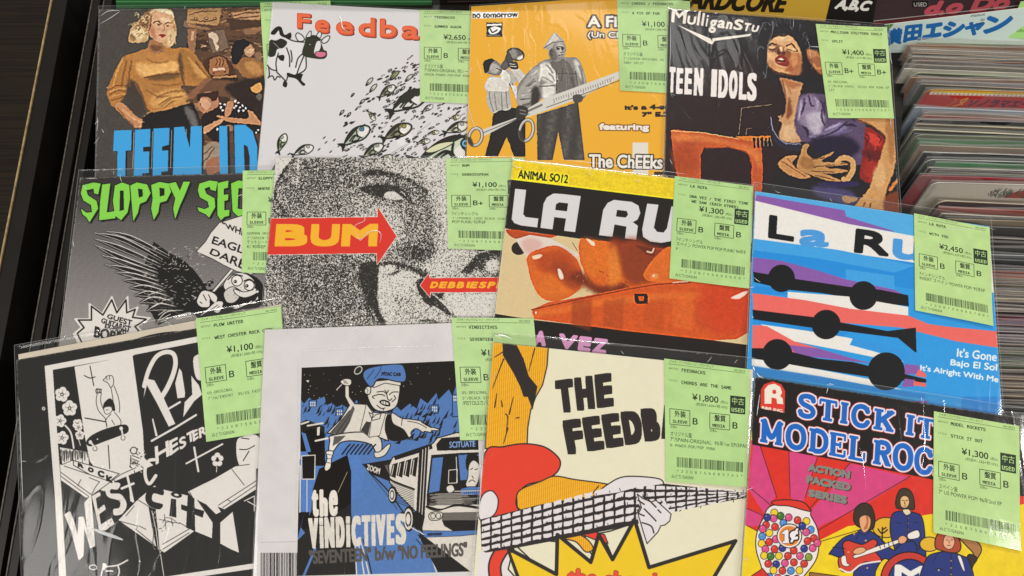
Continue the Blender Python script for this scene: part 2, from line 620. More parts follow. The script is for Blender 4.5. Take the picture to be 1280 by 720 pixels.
LABELS = {
    'teen1': dict(artist='TEEN IDOLS', title=['OLD DAYS, OLD WAYS'], price='1,400', net='1,273', grade='B', desc=['US-ORIGINAL', '7"/BLACK VINYL 96/US POP PUNK'], code='*22U0756685738*'),
    'feed1': dict(artist='FEEDBACKS', title=['SUMMER AGAIN'], price='2,650', net='2,409', grade='B', desc=['オリジナル盤', '7"/SPAIN-ORIGINAL 残シート', 'SPAIN POWER-POP/POP PUNK'], code='*22U0756685740*'),
    'afix': dict(artist='CHEEKS / FEEDBACKS', title=['A FIX OF FUN'], price='1,100', net='1,000', grade='B', desc=['オリジナル盤', '7"/SPAIN-ORIGINAL 95', '2WAY SPLIT'], code='*22U0756685739*'),
    'mull': dict(artist='MULLIGAN STU/TEEN IDOLS', title=['SPLIT'], price='1,400', net='1,273', grade='B+', desc=['US-ORIGINAL', '7"/BLACK VINYL  95/US POP PUNK SP', 'LIT'], code='*22U0756685736*'),
    'slop': dict(artist='SLOPPY SECONDS', title=['WHERE EAGLES DARE'], price='1,100', net='1,000', grade='B', desc=['GERMAN ORIGINAL', '7"/GREEN COLOR VINYL', 'ケットシート付', 'K/ 90年EP'], code='*22U0756685732*'),
    'bum': dict(artist='BUM', title=['DEBBIESPEAK'], price='1,100', net='1,000', grade='B+', desc=['7インチシングル', '7"/ORANGE LOGO BLACK VINYL', 'POP PUNK/ 95年EP'], code='*22U0756685681*'),
    'ruta': dict(artist='LA RUTA', title=['UNA VEZ / THE FIRST TIME', 'WE SAW (EACH OTHER)'], price='1,300', net='1,182', grade='B', desc=['7インチシングル', 'スペイン POWER POP POP PUNK/ 94年E', 'P'], code='*22U0756685650*'),
    'blue': dict(artist='LA RUTA', title=['WITH YOU'], price='2,450', net='2,227', grade='B', desc=['7インチシングル', 'INSERT スペイン POWER POP/ 95年EP'], code='*22U0756906789*'),
    'plow': dict(artist='PLOW UNITED', title=['WEST CHESTER ROCK CITY'], price='1,100', net='1,000', grade='B', desc=['US-ORIGINAL', '7"/w/INSERT  95/US FAST'], code='*22U0756685735*'),
    'vind': dict(artist='VINDICTIVES', title=['SEVENTEEN'], price='1,100', net='1,000', grade='B', desc=['US-ORIGINAL', '5"/BLACK VINYL', '/PISTOLSカバー'], code='*22U0756685743*'),
    'feed2': dict(artist='FEEDBACKS', title=['CHORDS ARE THE SAME'], price='1,800', net='1,636', grade='B', desc=['オリジナル盤', '7"/SPAIN-ORIGINAL  95年1st EP/SPAI', 'N POWER-POP/POP PUNK'], code='*22U0756685741*'),
    'stick': dict(artist='MODEL ROCKETS', title=['STICK IT OUT'], price='1,300', net='1,182', grade='B', desc=['スペイン盤', '7" US POWER POP/ 96年2nd EP'], code='*22U0756685661*'),
}
# ------------------------------------------------------------------ materials
def new_mat(name):
    m = bpy.data.materials.new(name)
    m.use_nodes = True
    nt = m.node_tree
    nt.nodes.clear()
    out = nt.nodes.new('ShaderNodeOutputMaterial')
    return m, nt, out


def nd(nt, kind, **kw):
    n = nt.nodes.new(kind)
    for k, v in kw.items():
        setattr(n, k, v)
    return n


def wrinkle_bump(nt, strength=.5, dist=.0012, seed=0.0):
    """long soft waves plus a few sharp creases, laid in world space"""
    geo = nd(nt, 'ShaderNodeNewGeometry')
    add = nd(nt, 'ShaderNodeVectorMath', operation='ADD')
    add.inputs[1].default_value = (seed, seed * .7, 0)
    rt = nd(nt, 'ShaderNodeMapping')
    rt.inputs['Rotation'].default_value = (0, 0, .5 + seed)
    rt.inputs['Scale'].default_value = (1.5, .42, 1)
    nt.links.new(geo.outputs['Position'], rt.inputs['Vector'])
    nt.links.new(rt.outputs[0], add.inputs[0])
    n1 = nd(nt, 'ShaderNodeTexNoise')
    n1.inputs['Scale'].default_value = 14
    n1.inputs['Detail'].default_value = 3.5
    n1.inputs['Distortion'].default_value = .6
    nt.links.new(add.outputs[0], n1.inputs['Vector'])
    n2 = nd(nt, 'ShaderNodeTexNoise')
    n2.inputs['Scale'].default_value = 22
    n2.inputs['Detail'].default_value = 1
    n2.inputs['Distortion'].default_value = 1.4
    nt.links.new(add.outputs[0], n2.inputs['Vector'])
    s = nd(nt, 'ShaderNodeMath', operation='SUBTRACT')
    s.inputs[1].default_value = .5
    nt.links.new(n2.outputs[0], s.inputs[0])
    ab = nd(nt, 'ShaderNodeMath', operation='ABSOLUTE')
    nt.links.new(s.outputs[0], ab.inputs[0])
    mr = nd(nt, 'ShaderNodeMapRange', interpolation_type='SMOOTHSTEP')
    mr.inputs[1].default_value = 0
    mr.inputs[2].default_value = .05
    mr.inputs[3].default_value = .06
    mr.inputs[4].default_value = 0
    nt.links.new(ab.outputs[0], mr.inputs[0])
    ad = nd(nt, 'ShaderNodeMath', operation='ADD')
    nt.links.new(n1.outputs[0], ad.inputs[0])
    nt.links.new(mr.outputs[0], ad.inputs[1])
    b = nd(nt, 'ShaderNodeBump')
    b.inputs['Strength'].default_value = strength
    b.inputs['Distance'].default_value = dist
    nt.links.new(ad.outputs[0], b.inputs['Height'])
    return b


def print_material(name, image, rough=.42, coat=0.0, bump=.12, seed=0.0):
    m, nt, out = new_mat(name)
    b = nd(nt, 'ShaderNodeBsdfPrincipled')
    t = nd(nt, 'ShaderNodeTexImage', image=image, extension='EXTEND')
    uv = nd(nt, 'ShaderNodeUVMap', uv_map='UVMap')
    nt.links.new(uv.outputs[0], t.inputs[0])
    nt.links.new(t.outputs[0], b.inputs['Base Color'])
    b.inputs['Roughness'].default_value = rough
    b.inputs['Specular IOR Level'].default_value = .16
    if coat:
        b.inputs['Coat Weight'].default_value = coat
        b.inputs['Coat Roughness'].default_value = .12
        w = wrinkle_bump(nt, .35, .001, seed)
        nt.links.new(w.outputs[0], b.inputs['Coat Normal'])
    geo = nd(nt, 'ShaderNodeNewGeometry')
    n = nd(nt, 'ShaderNodeTexNoise')
    n.inputs['Scale'].default_value = 900
    n.inputs['Detail'].default_value = 3
    nt.links.new(geo.outputs['Position'], n.inputs['Vector'])
    bp = nd(nt, 'ShaderNodeBump')
    bp.inputs['Strength'].default_value = bump
    bp.inputs['Distance'].default_value = .0002
    nt.links.new(n.outputs[0], bp.inputs['Height'])
    nt.links.new(bp.outputs[0], b.inputs['Normal'])
    nt.links.new(b.outputs[0], out.inputs[0])
    return m


def plain_material(name, col, rough=.5, metallic=0.0, var=.08, scale=60.0, stretch=(1, 1, 1), spec=.4, bump=0.0):
    m, nt, out = new_mat(name)
    b = nd(nt, 'ShaderNodeBsdfPrincipled')
    c = hexc(col) if isinstance(col, str) else np.array(col)
    lin = np.where(c <= .04045, c / 12.92, ((c + .055) / 1.055) ** 2.4)
    geo = nd(nt, 'ShaderNodeNewGeometry')
    mp = nd(nt, 'ShaderNodeMapping')
    mp.inputs['Scale'].default_value = stretch
    nt.links.new(geo.outputs['Position'], mp.inputs['Vector'])
    n = nd(nt, 'ShaderNodeTexNoise')
    n.inputs['Scale'].default_value = scale
    n.inputs['Detail'].default_value = 5
    nt.links.new(mp.outputs[0], n.inputs['Vector'])
    cr = nd(nt, 'ShaderNodeValToRGB')
    cr.color_ramp.elements[0].position = .3
    cr.color_ramp.elements[1].position = .7
    cr.color_ramp.elements[0].color = (*(lin * (1 - var)), 1)
    cr.color_ramp.elements[1].color = (*np.minimum(lin * (1 + var), 1), 1)
    nt.links.new(n.outputs[0], cr.inputs[0])
    nt.links.new(cr.outputs[0], b.inputs['Base Color'])
    b.inputs['Roughness'].default_value = rough
    b.inputs['Metallic'].default_value = metallic
    b.inputs['Specular IOR Level'].default_value = spec
    if bump:
        bp = nd(nt, 'ShaderNodeBump')
        bp.inputs['Strength'].default_value = bump
        bp.inputs['Distance'].default_value = .0005
        nt.links.new(n.outputs[0], bp.inputs['Height'])
        nt.links.new(bp.outputs[0], b.inputs['Normal'])
    nt.links.new(b.outputs[0], out.inputs[0])
    return m


def film_material(name, haze=.006, rough=.05, seed=0.0, refl=1.0, strength=.5, tint=(.985, .985, .98)):
    m, nt, out = new_mat(name)
    tr = nd(nt, 'ShaderNodeBsdfTransparent')
    tr.inputs[0].default_value = (*tint, 1)
    df = nd(nt, 'ShaderNodeBsdfDiffuse')
    df.inputs[0].default_value = (.85, .85, .84, 1)
    gl = nd(nt, 'ShaderNodeBsdfGlossy')
    gl.inputs['Roughness'].default_value = rough
    gl.inputs['Color'].default_value = (1, 1, 1, 1)
    b = wrinkle_bump(nt, strength, .0012, seed)
    nt.links.new(b.outputs[0], gl.inputs['Normal'])
    fr = nd(nt, 'ShaderNodeFresnel')
    g2 = nd(nt, 'ShaderNodeNewGeometry')              # the film reflects alike from both of its sides
    ir = nd(nt, 'ShaderNodeMapRange')
    ir.inputs[3].default_value = 1.48
    ir.inputs[4].default_value = 1 / 1.48
    nt.links.new(g2.outputs['Backfacing'], ir.inputs[0])
    nt.links.new(ir.outputs[0], fr.inputs['IOR'])
    nt.links.new(b.outputs[0], fr.inputs['Normal'])
    mu = nd(nt, 'ShaderNodeMath', operation='MULTIPLY')
    mu.inputs[1].default_value = refl
    nt.links.new(fr.outputs[0], mu.inputs[0])
    m1 = nd(nt, 'ShaderNodeMixShader')
    m1.inputs[0].default_value = haze
    nt.links.new(tr.outputs[0], m1.inputs[1])
    nt.links.new(df.outputs[0], m1.inputs[2])
    m2 = nd(nt, 'ShaderNodeMixShader')
    nt.links.new(mu.outputs[0], m2.inputs[0])
    nt.links.new(m1.outputs[0], m2.inputs[1])
    nt.links.new(gl.outputs[0], m2.inputs[2])
    nt.links.new(m2.outputs[0], out.inputs[0])
    return m


# ------------------------------------------------------------------ object helpers
def link(o, parent=None):
    COL.objects.link(o)
    if parent is not None:
        o.parent = parent
        o.matrix_parent_inverse = parent.matrix_world.inverted() if False else o.matrix_parent_inverse
    return o


def thing(name, label, cat, loc=(0, 0, 0), group=None):
    o = bpy.data.objects.new(name, None)
    o.empty_display_size = .02
    o.location = loc
    o['label'] = label
    o['category'] = cat
    if group:
        o['group'] = group
    COL.objects.link(o)
    return o


def mesh_obj(name, V, F, mats, parent=None, fmat=None, uv=None, smooth=False):
    """V in world coordinates; made local to the parent"""
    V = np.asarray(V, float)
    if parent is not None:
        V = V - np.array(parent.location)
    me = bpy.data.meshes.new(name)
    me.from_pydata([tuple(v) for v in V], [], [tuple(int(i) for i in f) for f in F])
    for m in mats:
        me.materials.append(m)
    if fmat is not None:
        me.polygons.foreach_set('material_index', np.asarray(fmat, np.int32))
    if uv is not None:
        l = me.uv_layers.new(name='UVMap')
        vi = np.zeros(len(me.loops), np.int32)
        me.loops.foreach_get('vertex_index', vi)
        l.data.foreach_set('uv', np.asarray(uv, np.float32)[vi].ravel())
    if smooth:
        me.polygons.foreach_set('use_smooth', np.ones(len(me.polygons), bool))
    me.update()
    o = bpy.data.objects.new(name, me)
    COL.objects.link(o)
    if parent is not None:
        o.parent = parent
    return o


def bil(Q, u, v):
    u = np.asarray(u)[..., None]
    v = np.asarray(v)[..., None]
    return (Q[0] * (1 - u) + Q[1] * u) * (1 - v) + (Q[3] * (1 - u) + Q[2] * u) * v


def wave(P, seed, amp=.0002):
    x, y = P[..., 0], P[..., 1]
    return amp * (np.sin(x * 31 + seed) * np.cos(y * 27 + seed * 1.7) + .5 * np.sin(x * 67 + y * 43 + seed * 2.3))


def card(name, quad, c, top, thick, mats, parent, seed=0, n=16, amp=.0002, art=None, res=900, place=None, curl=0.0, wear=0.0):
    """a flat card: quad given on the photograph, lying on the sleeve plane c, its face `top` above it.
    art: Canvas whose print goes on the face"""
    pl = place or (lambda x, y: on_plane(x, y, c + top))
    Q = [pl(x, y) for x, y in quad]
    g = np.linspace(0, 1, n + 1)
    uu, vv = np.meshgrid(g, g)
    T = bil(np.array(Q), uu, vv)
    T[..., 2] += wave(T, seed, amp)
    if curl:                                    # corners and lower edge lifting a little
        sg = seed * 1.7
        T[..., 2] += curl * (np.clip((vv - .72) / .28, 0, 1) ** 2 * (.5 + .5 * np.sin(sg + uu * 3)) + np.clip((uu - .8) / .2, 0, 1) ** 2 * (.4 + .4 * np.cos(sg + vv * 4)))
    V = T.reshape(-1, 3)
    nrm = np.cross(Q[1] - Q[0], Q[0] - Q[3])
    nrm = nrm / np.linalg.norm(nrm)
    B = V - nrm * thick
    uv = np.stack([uu.ravel(), 1 - vv.ravel()], -1)
    N = n + 1
    F, fm = [], []
    for j in range(n):
        for i in range(n):
            a = j * N + i
            F.append((a, a + N, a + N + 1, a + 1))
            fm.append(0)
    nb = N * N
    for j in range(n):
        for i in range(n):
            a = nb + j * N + i
            F.append((a, a + 1, a + N + 1, a + N))
            fm.append(1)
    ring = [i for i in range(N)] + [j * N + n for j in range(1, N)] + [n * N + i for i in range(n - 1, -1, -1)] + [j * N for j in range(n - 1, 0, -1)]
    for a, b in zip(ring, ring[1:] + ring[:1]):
        F.append((a, b, b + nb, a + nb))
        fm.append(1)
    if art is not None:
        gu = (np.arange(res) + .5) / res
        U_, V_ = np.meshgrid(gu, gu)
        W = bil(np.array(Q), U_, V_)
        px, py = to_px(W)
        img = art.sample(px, py)
        if wear:                                # rubbed, whitened edges and faint ring wear
            d = np.minimum(np.minimum(U_, 1 - U_), np.minimum(V_, 1 - V_)) * 180
            dc = np.hypot(np.minimum(U_, 1 - U_), np.minimum(V_, 1 - V_)) * 180
            nz = vnoise(res, res, 7, seed + 50, 3)
            m = np.clip(1 - d / (.35 + 1.3 * nz), 0, 1) * (nz > .42) * .75 + np.clip(1 - dc / 3.2, 0, 1) * nz
            rg = np.abs(np.hypot(U_ - .5, V_ - .5) * 180 - 84 - 2 * vnoise(res, res, 90, seed + 60))
            m = m + np.clip(1 - rg / 1.5, 0, 1) * np.clip(vnoise(res, res, 30, seed + 70, 3) - .5, 0, 1) * .5
            sp = (vnoise(res, res, 2.2, seed + 80) > .965) * .25
            m = (np.clip(m + sp, 0, 1) * wear)[..., None]
            img = img * (1 - m) + np.array([.84, .82, .78]) * m
        mats = [print_material(name + '_print', to_image(name + '_print', img), **art.mat), mats[0]]
    return mesh_obj(name, np.vstack([V, B]), F, mats, parent, fm, np.vstack([uv, uv]), smooth=False), Q


def film(quad, c, lo, hi, parent, mats, seed, flap=0.0, creases=()):
    """clear outer sleeve: a flattened pouch round the card. quad on the photograph, lo/hi heights of its two sides"""
    Q = np.array([on_plane(x, y, c) for x, y in quad])
    L = np.linalg.norm(Q[1] - Q[0])
    e = np.array([0, .0005, .0011, .0022, .004]) / L
    g = np.concatenate([e, np.linspace(.03, .97, 34), 1 - e[::-1]])
    N = len(g)
    uu, vv = np.meshgrid(g, g)
    P = bil(Q, uu, vv)
    d = np.minimum(np.minimum(uu, 1 - uu), np.minimum(vv, 1 - vv)) * L
    rise = np.clip(d / .004, 0, 1)
    rise = rise * (2 - rise)
    R = np.random.RandomState(seed)
    rip = sum(R.uniform(-1, 1) * np.sin(P[..., 0] * R.uniform(-90, 90) + P[..., 1] * R.uniform(-90, 90) + R.uniform(0, 6)) for _ in range(7)) * .00005
    mid = (lo + hi) / 2
    T = P.copy()
    T[..., 2] += mid + (hi - mid) * rise + (rip + wave(P, seed, .0002)) * rise + .0001
    B = P.copy()
    B[..., 2] += mid + (lo - mid) * rise
    V = np.vstack([T.reshape(-1, 3), B.reshape(-1, 3)])
    F, fm = [], []
    nb = N * N
    for j in range(N - 1):
        for i in range(N - 1):
            a = j * N + i
            edge = i < 1 or i >= N - 2 or j < 1 or j >= N - 2
            F.append((a, a + N, a + N + 1, a + 1))
            fm.append(1 if edge else 0)
            F.append((nb + a, nb + a + 1, nb + a + N + 1, nb + a + N))
            fm.append(0)
    # sharp folds standing up out of the film, whitened to paint its glare streaks
    for pts, w in creases:
        S = smooth_pts(np.array(pts, float), False, 8)
        W = np.array([on_plane(x, y, c + hi + .0002) for x, y in S])
        t = np.gradient(W, axis=0)
        t /= np.linalg.norm(t, axis=1)[:, None] + 1e-12
        s = np.stack([-t[:, 1], t[:, 0], np.zeros(len(t))], -1)
        k = np.sin(np.linspace(0, math.pi, len(W)))[:, None] ** .6
        k = np.maximum(k, .05) * w / 1000.0
        off = len(V)
        a = W - s * k * .5
        m = W.copy()
        m[:, 2] += .30 * k[:, 0]
        b = W + s * k * .5
        V = np.vstack([V, a, m, b])
        n = len(W)
        for i in range(n - 1):
            F.append((off + i, off + i + 1, off + n + i + 1, off + n + i))
            F.append((off + n + i, off + n + i + 1, off + 2 * n + i + 1, off + 2 * n + i))
            fm += [2, 2]
    return mesh_obj('plastic_sleeve', V, F, mats, parent, fm, smooth=True)
# ------------------------------------------------------------------ the twelve jacket fronts
# (coordinates follow an enlarged view of the print: frame(ox, oy, scale))
def art_teen1():
    c = Canvas(112, -20, 425, 275, 3, '#49443f')
    c.frame(220, 0, 6.545)
    # cluttered wall behind
    c.poly([(88, -150), (1400, -150), (1400, 1250), (88, 1250)], '#5d4230')
    R = random.Random(5)
    tones = ['#8a6142', '#6b4832', '#3c2a20', '#a0714c', '#4d3526', '#b98a62', '#2c2019']
    for i in range(150):
        x, y = R.uniform(95, 1150), R.uniform(50, 1200)
        w, h = R.uniform(15, 110), R.uniform(6, 34)
        a = R.uniform(-.35, .35)
        q = [(x + dx * math.cos(a) - dy * math.sin(a), y + dx * math.sin(a) + dy * math.cos(a)) for dx, dy in ((-w, -h), (w, -h), (w, h), (-w, h))]
        c.poly(q, R.choice(tones), smooth=True, blur=3, a=.55)
    for i in range(130):
        x, y = R.uniform(100, 1000), R.uniform(60, 700)
        c.stroke([(x, y), (x + R.uniform(-40, 60), y + R.uniform(-16, 16))], R.uniform(3, 8), R.choice(['#1f1510', '#d0a378', '#e0b890', '#2c1d15', '#94653f']), blur=2)
    c.poly([(100, 75), (372, 70), (345, 208), (80, 186)], '#b58a5c', blur=2)
    c.lines([[(105, 120), (200, 95), (330, 90)], [(120, 160), (240, 175), (330, 160)]], 7, '#5b3a28', smooth=True, blur=2)
    for x in (160, 250, 315):
        c.ell(x, 152, 17, 13, '#6d4730', blur=2)
        c.ell(x, 150, 8, 6, '#c49a72', blur=1)
    c.poly([(455, 100), (690, 70), (690, 165), (470, 160)], '#c09069', blur=3)
    c.lines([[(470, 130), (560, 105), (680, 100)], [(480, 150), (580, 140), (680, 128)]], 9, '#5b3a28', smooth=True, blur=2)
    c.poly([(430, 150), (700, 165), (700, 215), (440, 250)], '#4a3223', blur=4)
    c.poly([(95, 240), (170, 236), (150, 440), (100, 420)], '#9c6f50', blur=3)
    c.poly([(125, 255), (150, 255), (140, 330), (120, 330)], '#d3a685', blur=2)
    c.poly([(240, 250), (400, 225), (445, 400), (290, 455)], '#5a4335', blur=2)
    c.poly([(250, 262), (390, 240), (428, 392), (298, 438)], '#7d6553', blur=2)
    c.blob([(262, 285), (300, 262), (330, 280), (345, 320), (330, 360), (352, 385), (330, 410), (300, 330)], '#d6bda5', 3)
    # valve radio on a shelf
    c.poly([(215, 520), (270, 470), (360, 455), (430, 490), (480, 620), (300, 640), (230, 560)], '#4b2f20', smooth=True, blur=3)
    c.poly([(275, 500), (330, 465), (400, 480), (430, 600), (290, 612)], '#a06b45', smooth=True, blur=2)
    for x in (325, 352, 380):
        c.stroke([(x, 480), (x + 10, 505), (x, 535)], 7, '#3a241a')
    c.poly([(300, 560), (395, 553), (398, 572), (303, 580)], '#e0b89c', blur=1)
    c.ell(310, 598, 9, 8, '#5e2f1e')
    c.ell(402, 590, 9, 8, '#5e2f1e')
    c.poly([(300, 628), (495, 615), (497, 632), (300, 645)], '#b98459', blur=1)
    c.poly([(300, 645), (500, 632), (520, 760), (300, 760)], '#2a1c16', blur=5)
    # woman seen from behind, top right
    c.poly([(500, 500), (560, 470), (660, 480), (725, 560), (740, 800), (620, 760), (560, 640), (500, 560)], '#9b6a3c', smooth=True, blur=3)
    c.blob([(560, 520), (640, 500), (700, 560), (690, 610), (610, 600)], '#c08a50', 8)
    c.blob([(560, 640), (640, 660), (720, 620), (740, 760), (620, 750)], '#3a2a22', 6)
    c.poly([(455, 400), (480, 345), (540, 318), (600, 340), (610, 380), (560, 400), (545, 450), (500, 525), (455, 500)], '#1c1a1c', smooth=True, blur=2)
    c.poly([(565, 395), (610, 365), (640, 400), (632, 450), (590, 465), (560, 430)], '#c39572', smooth=True, blur=2)
    c.poly([(600, 400), (632, 405), (610, 440), (575, 425)], '#e2b892', smooth=True, blur=2)
    c.blob([(640, 440), (690, 420), (705, 470), (670, 500)], '#8d6a52', 4)
    c.frame(220, 100, 6.26)
    # crouching man with check sleeves
    c.blob([(170, 0), (400, 0), (560, 40), (520, 130), (300, 120), (190, 110)], '#6f4d38', 8)
    c.blob([(400, 40), (690, 0), (690, 330), (560, 230), (430, 120)], '#2e211d', 10)
    c.blob([(585, 60), (660, 20), (668, 80), (620, 105)], '#e0a35c', 3)
    c.ell(650, 130, 22, 28, '#6a6258', blur=4)
    c.poly([(200, 290), (340, 200), (560, 200), (660, 330), (690, 400), (600, 420), (400, 350), (350, 480), (240, 430)], '#241a1a', smooth=True, blur=3)
    c.poly([(175, 150), (210, 100), (285, 95), (330, 140), (320, 210), (230, 255), (200, 250), (172, 205)], '#b98160', smooth=True, blur=2)
    c.poly([(180, 150), (200, 200), (235, 235), (270, 190), (240, 150)], '#d8a684', smooth=True, blur=3)
    c.poly([(160, 150), (185, 105), (260, 100), (330, 85), (320, 150), (280, 165), (262, 140), (200, 130), (185, 170)], '#3c241b', smooth=True, blur=2)
    c.poly([(195, 205), (180, 190), (196, 180)], '#7d4634', blur=1)
    for x, y in ((462, 165), (490, 178), (520, 200), (545, 220), (470, 200), (500, 215), (525, 240), (490, 240), (455, 215), (352, 215), (368, 235), (345, 185), (380, 190), (440, 185), (625, 410), (640, 390), (325, 385)):
        c.ell(x, y, 9, 8, '#e6dccc', blur=1)
    c.poly([(395, 180), (440, 165), (450, 200), (415, 280), (380, 280)], '#c08a66', smooth=True, blur=2)
    c.poly([(320, 275), (420, 290), (560, 300), (560, 240), (600, 250), (665, 345), (600, 345), (440, 330), (350, 305)], '#c58e66', smooth=True, blur=2)
    c.poly([(205, 380), (260, 345), (350, 305), (365, 325), (290, 375), (225, 420)], '#cf9a72', smooth=True, blur=2)
    c.poly([(180, 560), (260, 490), (340, 500), (330, 620), (230, 690), (165, 690)], '#a08a76', smooth=True, blur=4)
    c.lines([[(200, 660), (260, 590), (300, 530)], [(190, 600), (240, 560), (280, 520)]], 10, '#6b5848', smooth=True, blur=3)
    c.blob([(240, 640), (330, 600), (350, 700), (250, 740)], '#a56d50', 5)
    # foreground woman
    c.frame(120, 0, 6.545)
    c.poly([(440, 350), (560, 350), (620, 395), (700, 390), (790, 420), (900, 600), (850, 700), (700, 700), (740, 850), (730, 870),
            (560, 930), (430, 900), (380, 800), (250, 640), (240, 760), (170, 760), (90, 720), (110, 690), (150, 600), (240, 460), (330, 425), (420, 390)], '#b87c3f', smooth=True, blur=2)
    c.frame(0, 0, 3.2735)
    # sleeves
    c.poly([(735, 205), (790, 222), (862, 320), (830, 330), (778, 318), (745, 270)], '#a9743a', smooth=True, blur=2)
    c.poly([(835, 325), (862, 322), (820, 370), (790, 405), (765, 395), (800, 360)], '#8d5f45', smooth=True, blur=2)
    c.poly([(442, 360), (480, 270), (520, 225), (535, 300), (520, 370), (470, 440), (442, 400)], '#b5793d', smooth=True, blur=2)
    c.lines([[(448, 385), (480, 370), (515, 375)], [(445, 365), (480, 350), (520, 352)], [(455, 410), (490, 400), (512, 392)]], 4, '#7c4d26', smooth=True, blur=1.5)
    c.lines([[(450, 376), (485, 362), (518, 364)], [(450, 398), (485, 386), (510, 384)]], 3, '#dba562', smooth=True, blur=1.2)
    c.poly([(470, 438), (500, 420), (560, 478), (600, 490), (625, 515), (600, 520), (555, 522), (540, 510)], '#c98d60', smooth=True, blur=1.5)
    c.lines([[(565, 500), (600, 498), (622, 512)], [(590, 475), (612, 478)], [(572, 515), (590, 520)]], 5, '#e3b184', smooth=True, blur=1)
    # body light and shade
    c.blob([(525, 330), (560, 345), (590, 450), (560, 470), (520, 430), (518, 380)], '#453c34', 6)
    c.blob([(540, 240), (600, 215), (700, 215), (735, 260), (660, 270), (600, 262)], '#c08548', 9)
    c.blob([(555, 260), (620, 262), (700, 250), (735, 262), (720, 290), (650, 300), (590, 315), (565, 300)], '#e8b26a', 7)
    c.blob([(600, 318), (680, 300), (735, 300), (720, 320), (640, 330)], '#67492c', 5, a=.85)
    c.blob([(560, 330), (640, 345), (700, 340), (720, 380), (640, 400), (580, 380)], '#b27a40', 7)
    c.blob([(640, 380), (730, 360), (770, 400), (720, 430), (640, 440), (610, 420)], '#d09a58', 6)
    c.lines([[(640, 400), (700, 375), (755, 372)], [(600, 370), (650, 395), (700, 392)], [(650, 430), (690, 405), (745, 395)]], 5, '#8b5a2d', smooth=True, blur=2.5)
    c.blob([(735, 215), (748, 260), (752, 330), (738, 300), (728, 250)], '#4c3728', 4, a=.8)
    c.blob([(780, 250), (830, 290), (850, 315), (810, 310)], '#d8a05c', 5)
    # skirt
    c.poly([(605, 465), (680, 450), (775, 420), (800, 440), (825, 520), (832, 590), (800, 720), (600, 720), (580, 520)], '#1f1c1c', smooth=True, blur=2)
    c.blob([(765, 435), (800, 470), (815, 560), (800, 640), (790, 540), (755, 450)], '#7f7a77', 6, a=.8)
    # head
    c.frame(120, 0, 6.545)
    c.poly([(440, 330), (540, 330), (560, 400), (500, 440), (430, 410)], '#a9754f', smooth=True, blur=3)
    c.blob([(455, 365), (540, 380), (500, 420), (450, 400)], '#70452e', 6, a=.8)
    c.poly([(265, 330), (285, 235), (350, 160), (430, 85), (520, 70), (620, 90), (655, 240), (640, 350), (590, 390), (540, 350), (440, 200), (420, 330), (330, 350)], '#c9a070', smooth=True, blur=3)
    c.blob([(400, 100), (440, 90), (430, 200), (380, 240), (340, 230)], '#6f4a30', 8, a=.7)
    c.blob([(300, 250), (380, 230), (400, 300), (330, 330)], '#e9d2a4', 8)
    c.blob([(280, 290), (300, 280), (330, 320), (290, 330)], '#8a623e', 5, a=.8)
    c.blob([(500, 78), (600, 85), (625, 120), (540, 110)], '#f2e4c0', 6)
    c.poly([(442, 190), (470, 110), (560, 100), (625, 150), (630, 230), (590, 310), (540, 345), (480, 330), (440, 290), (425, 240)], '#dcab84', smooth=True, blur=3)
    c.blob([(430, 200), (470, 210), (490, 320), (450, 290)], '#b9785a', 8, a=.8)
    c.blob([(530, 140), (600, 150), (600, 180), (540, 175)], '#f3d3ae', 8)
    c.stroke([(470, 185), (505, 172), (535, 190)], 8, '#4a2c22', blur=1.5)
    c.stroke([(565, 195), (590, 182), (612, 190)], 7, '#4a2c22', blur=1.5)
    c.ell(513, 198, 15, 7, '#3a2622', blur=2)
    c.ell(585, 208, 13, 6, '#3a2622', blur=2)
    c.stroke([(550, 200), (560, 240), (545, 252)], 5, '#9b6248', blur=2)
    c.poly([(510, 286), (540, 280), (572, 285), (545, 306)], '#9c3430', smooth=True, blur=1.5)
    c.blob([(590, 250), (650, 230), (640, 340), (600, 380), (580, 340)], '#e3c494', 7)
    c.blob([(612, 120), (640, 160), (655, 240), (635, 250)], '#b98c5c', 5)
    R = random.Random(31)
    c.frame(120, 0, 6.545)
    for i in range(34):                      # curls
        x, y = R.uniform(280, 420), R.uniform(110, 330)
        r = R.uniform(10, 26)
        if x + y * .5 < 380:
            continue
        c.stroke([(x - r, y), (x, y - r * .8), (x + r, y), (x + r * .4, y + r * .8)], R.uniform(3, 6), R.choice(['#8c6038', '#f0d9a6', '#d8b27c', '#5f3d24', '#f4e4bc']), blur=1.6)
    for i in range(16):
        x, y = R.uniform(590, 645), R.uniform(110, 350)
        c.stroke([(x, y), (x + R.uniform(-10, 10), y + 18), (x + R.uniform(-14, 8), y + 38)], 4, R.choice(['#a87c4a', '#f2dfb4', '#caa066']), blur=1.6)
    c.stroke([(440, 105), (500, 78), (590, 84), (630, 130)], 6, '#f8ecc8', blur=2)
    c.stroke([(452, 130), (445, 200), (430, 250)], 9, '#6d4526', blur=3)
    c.frame(0, 0, 3.2735)
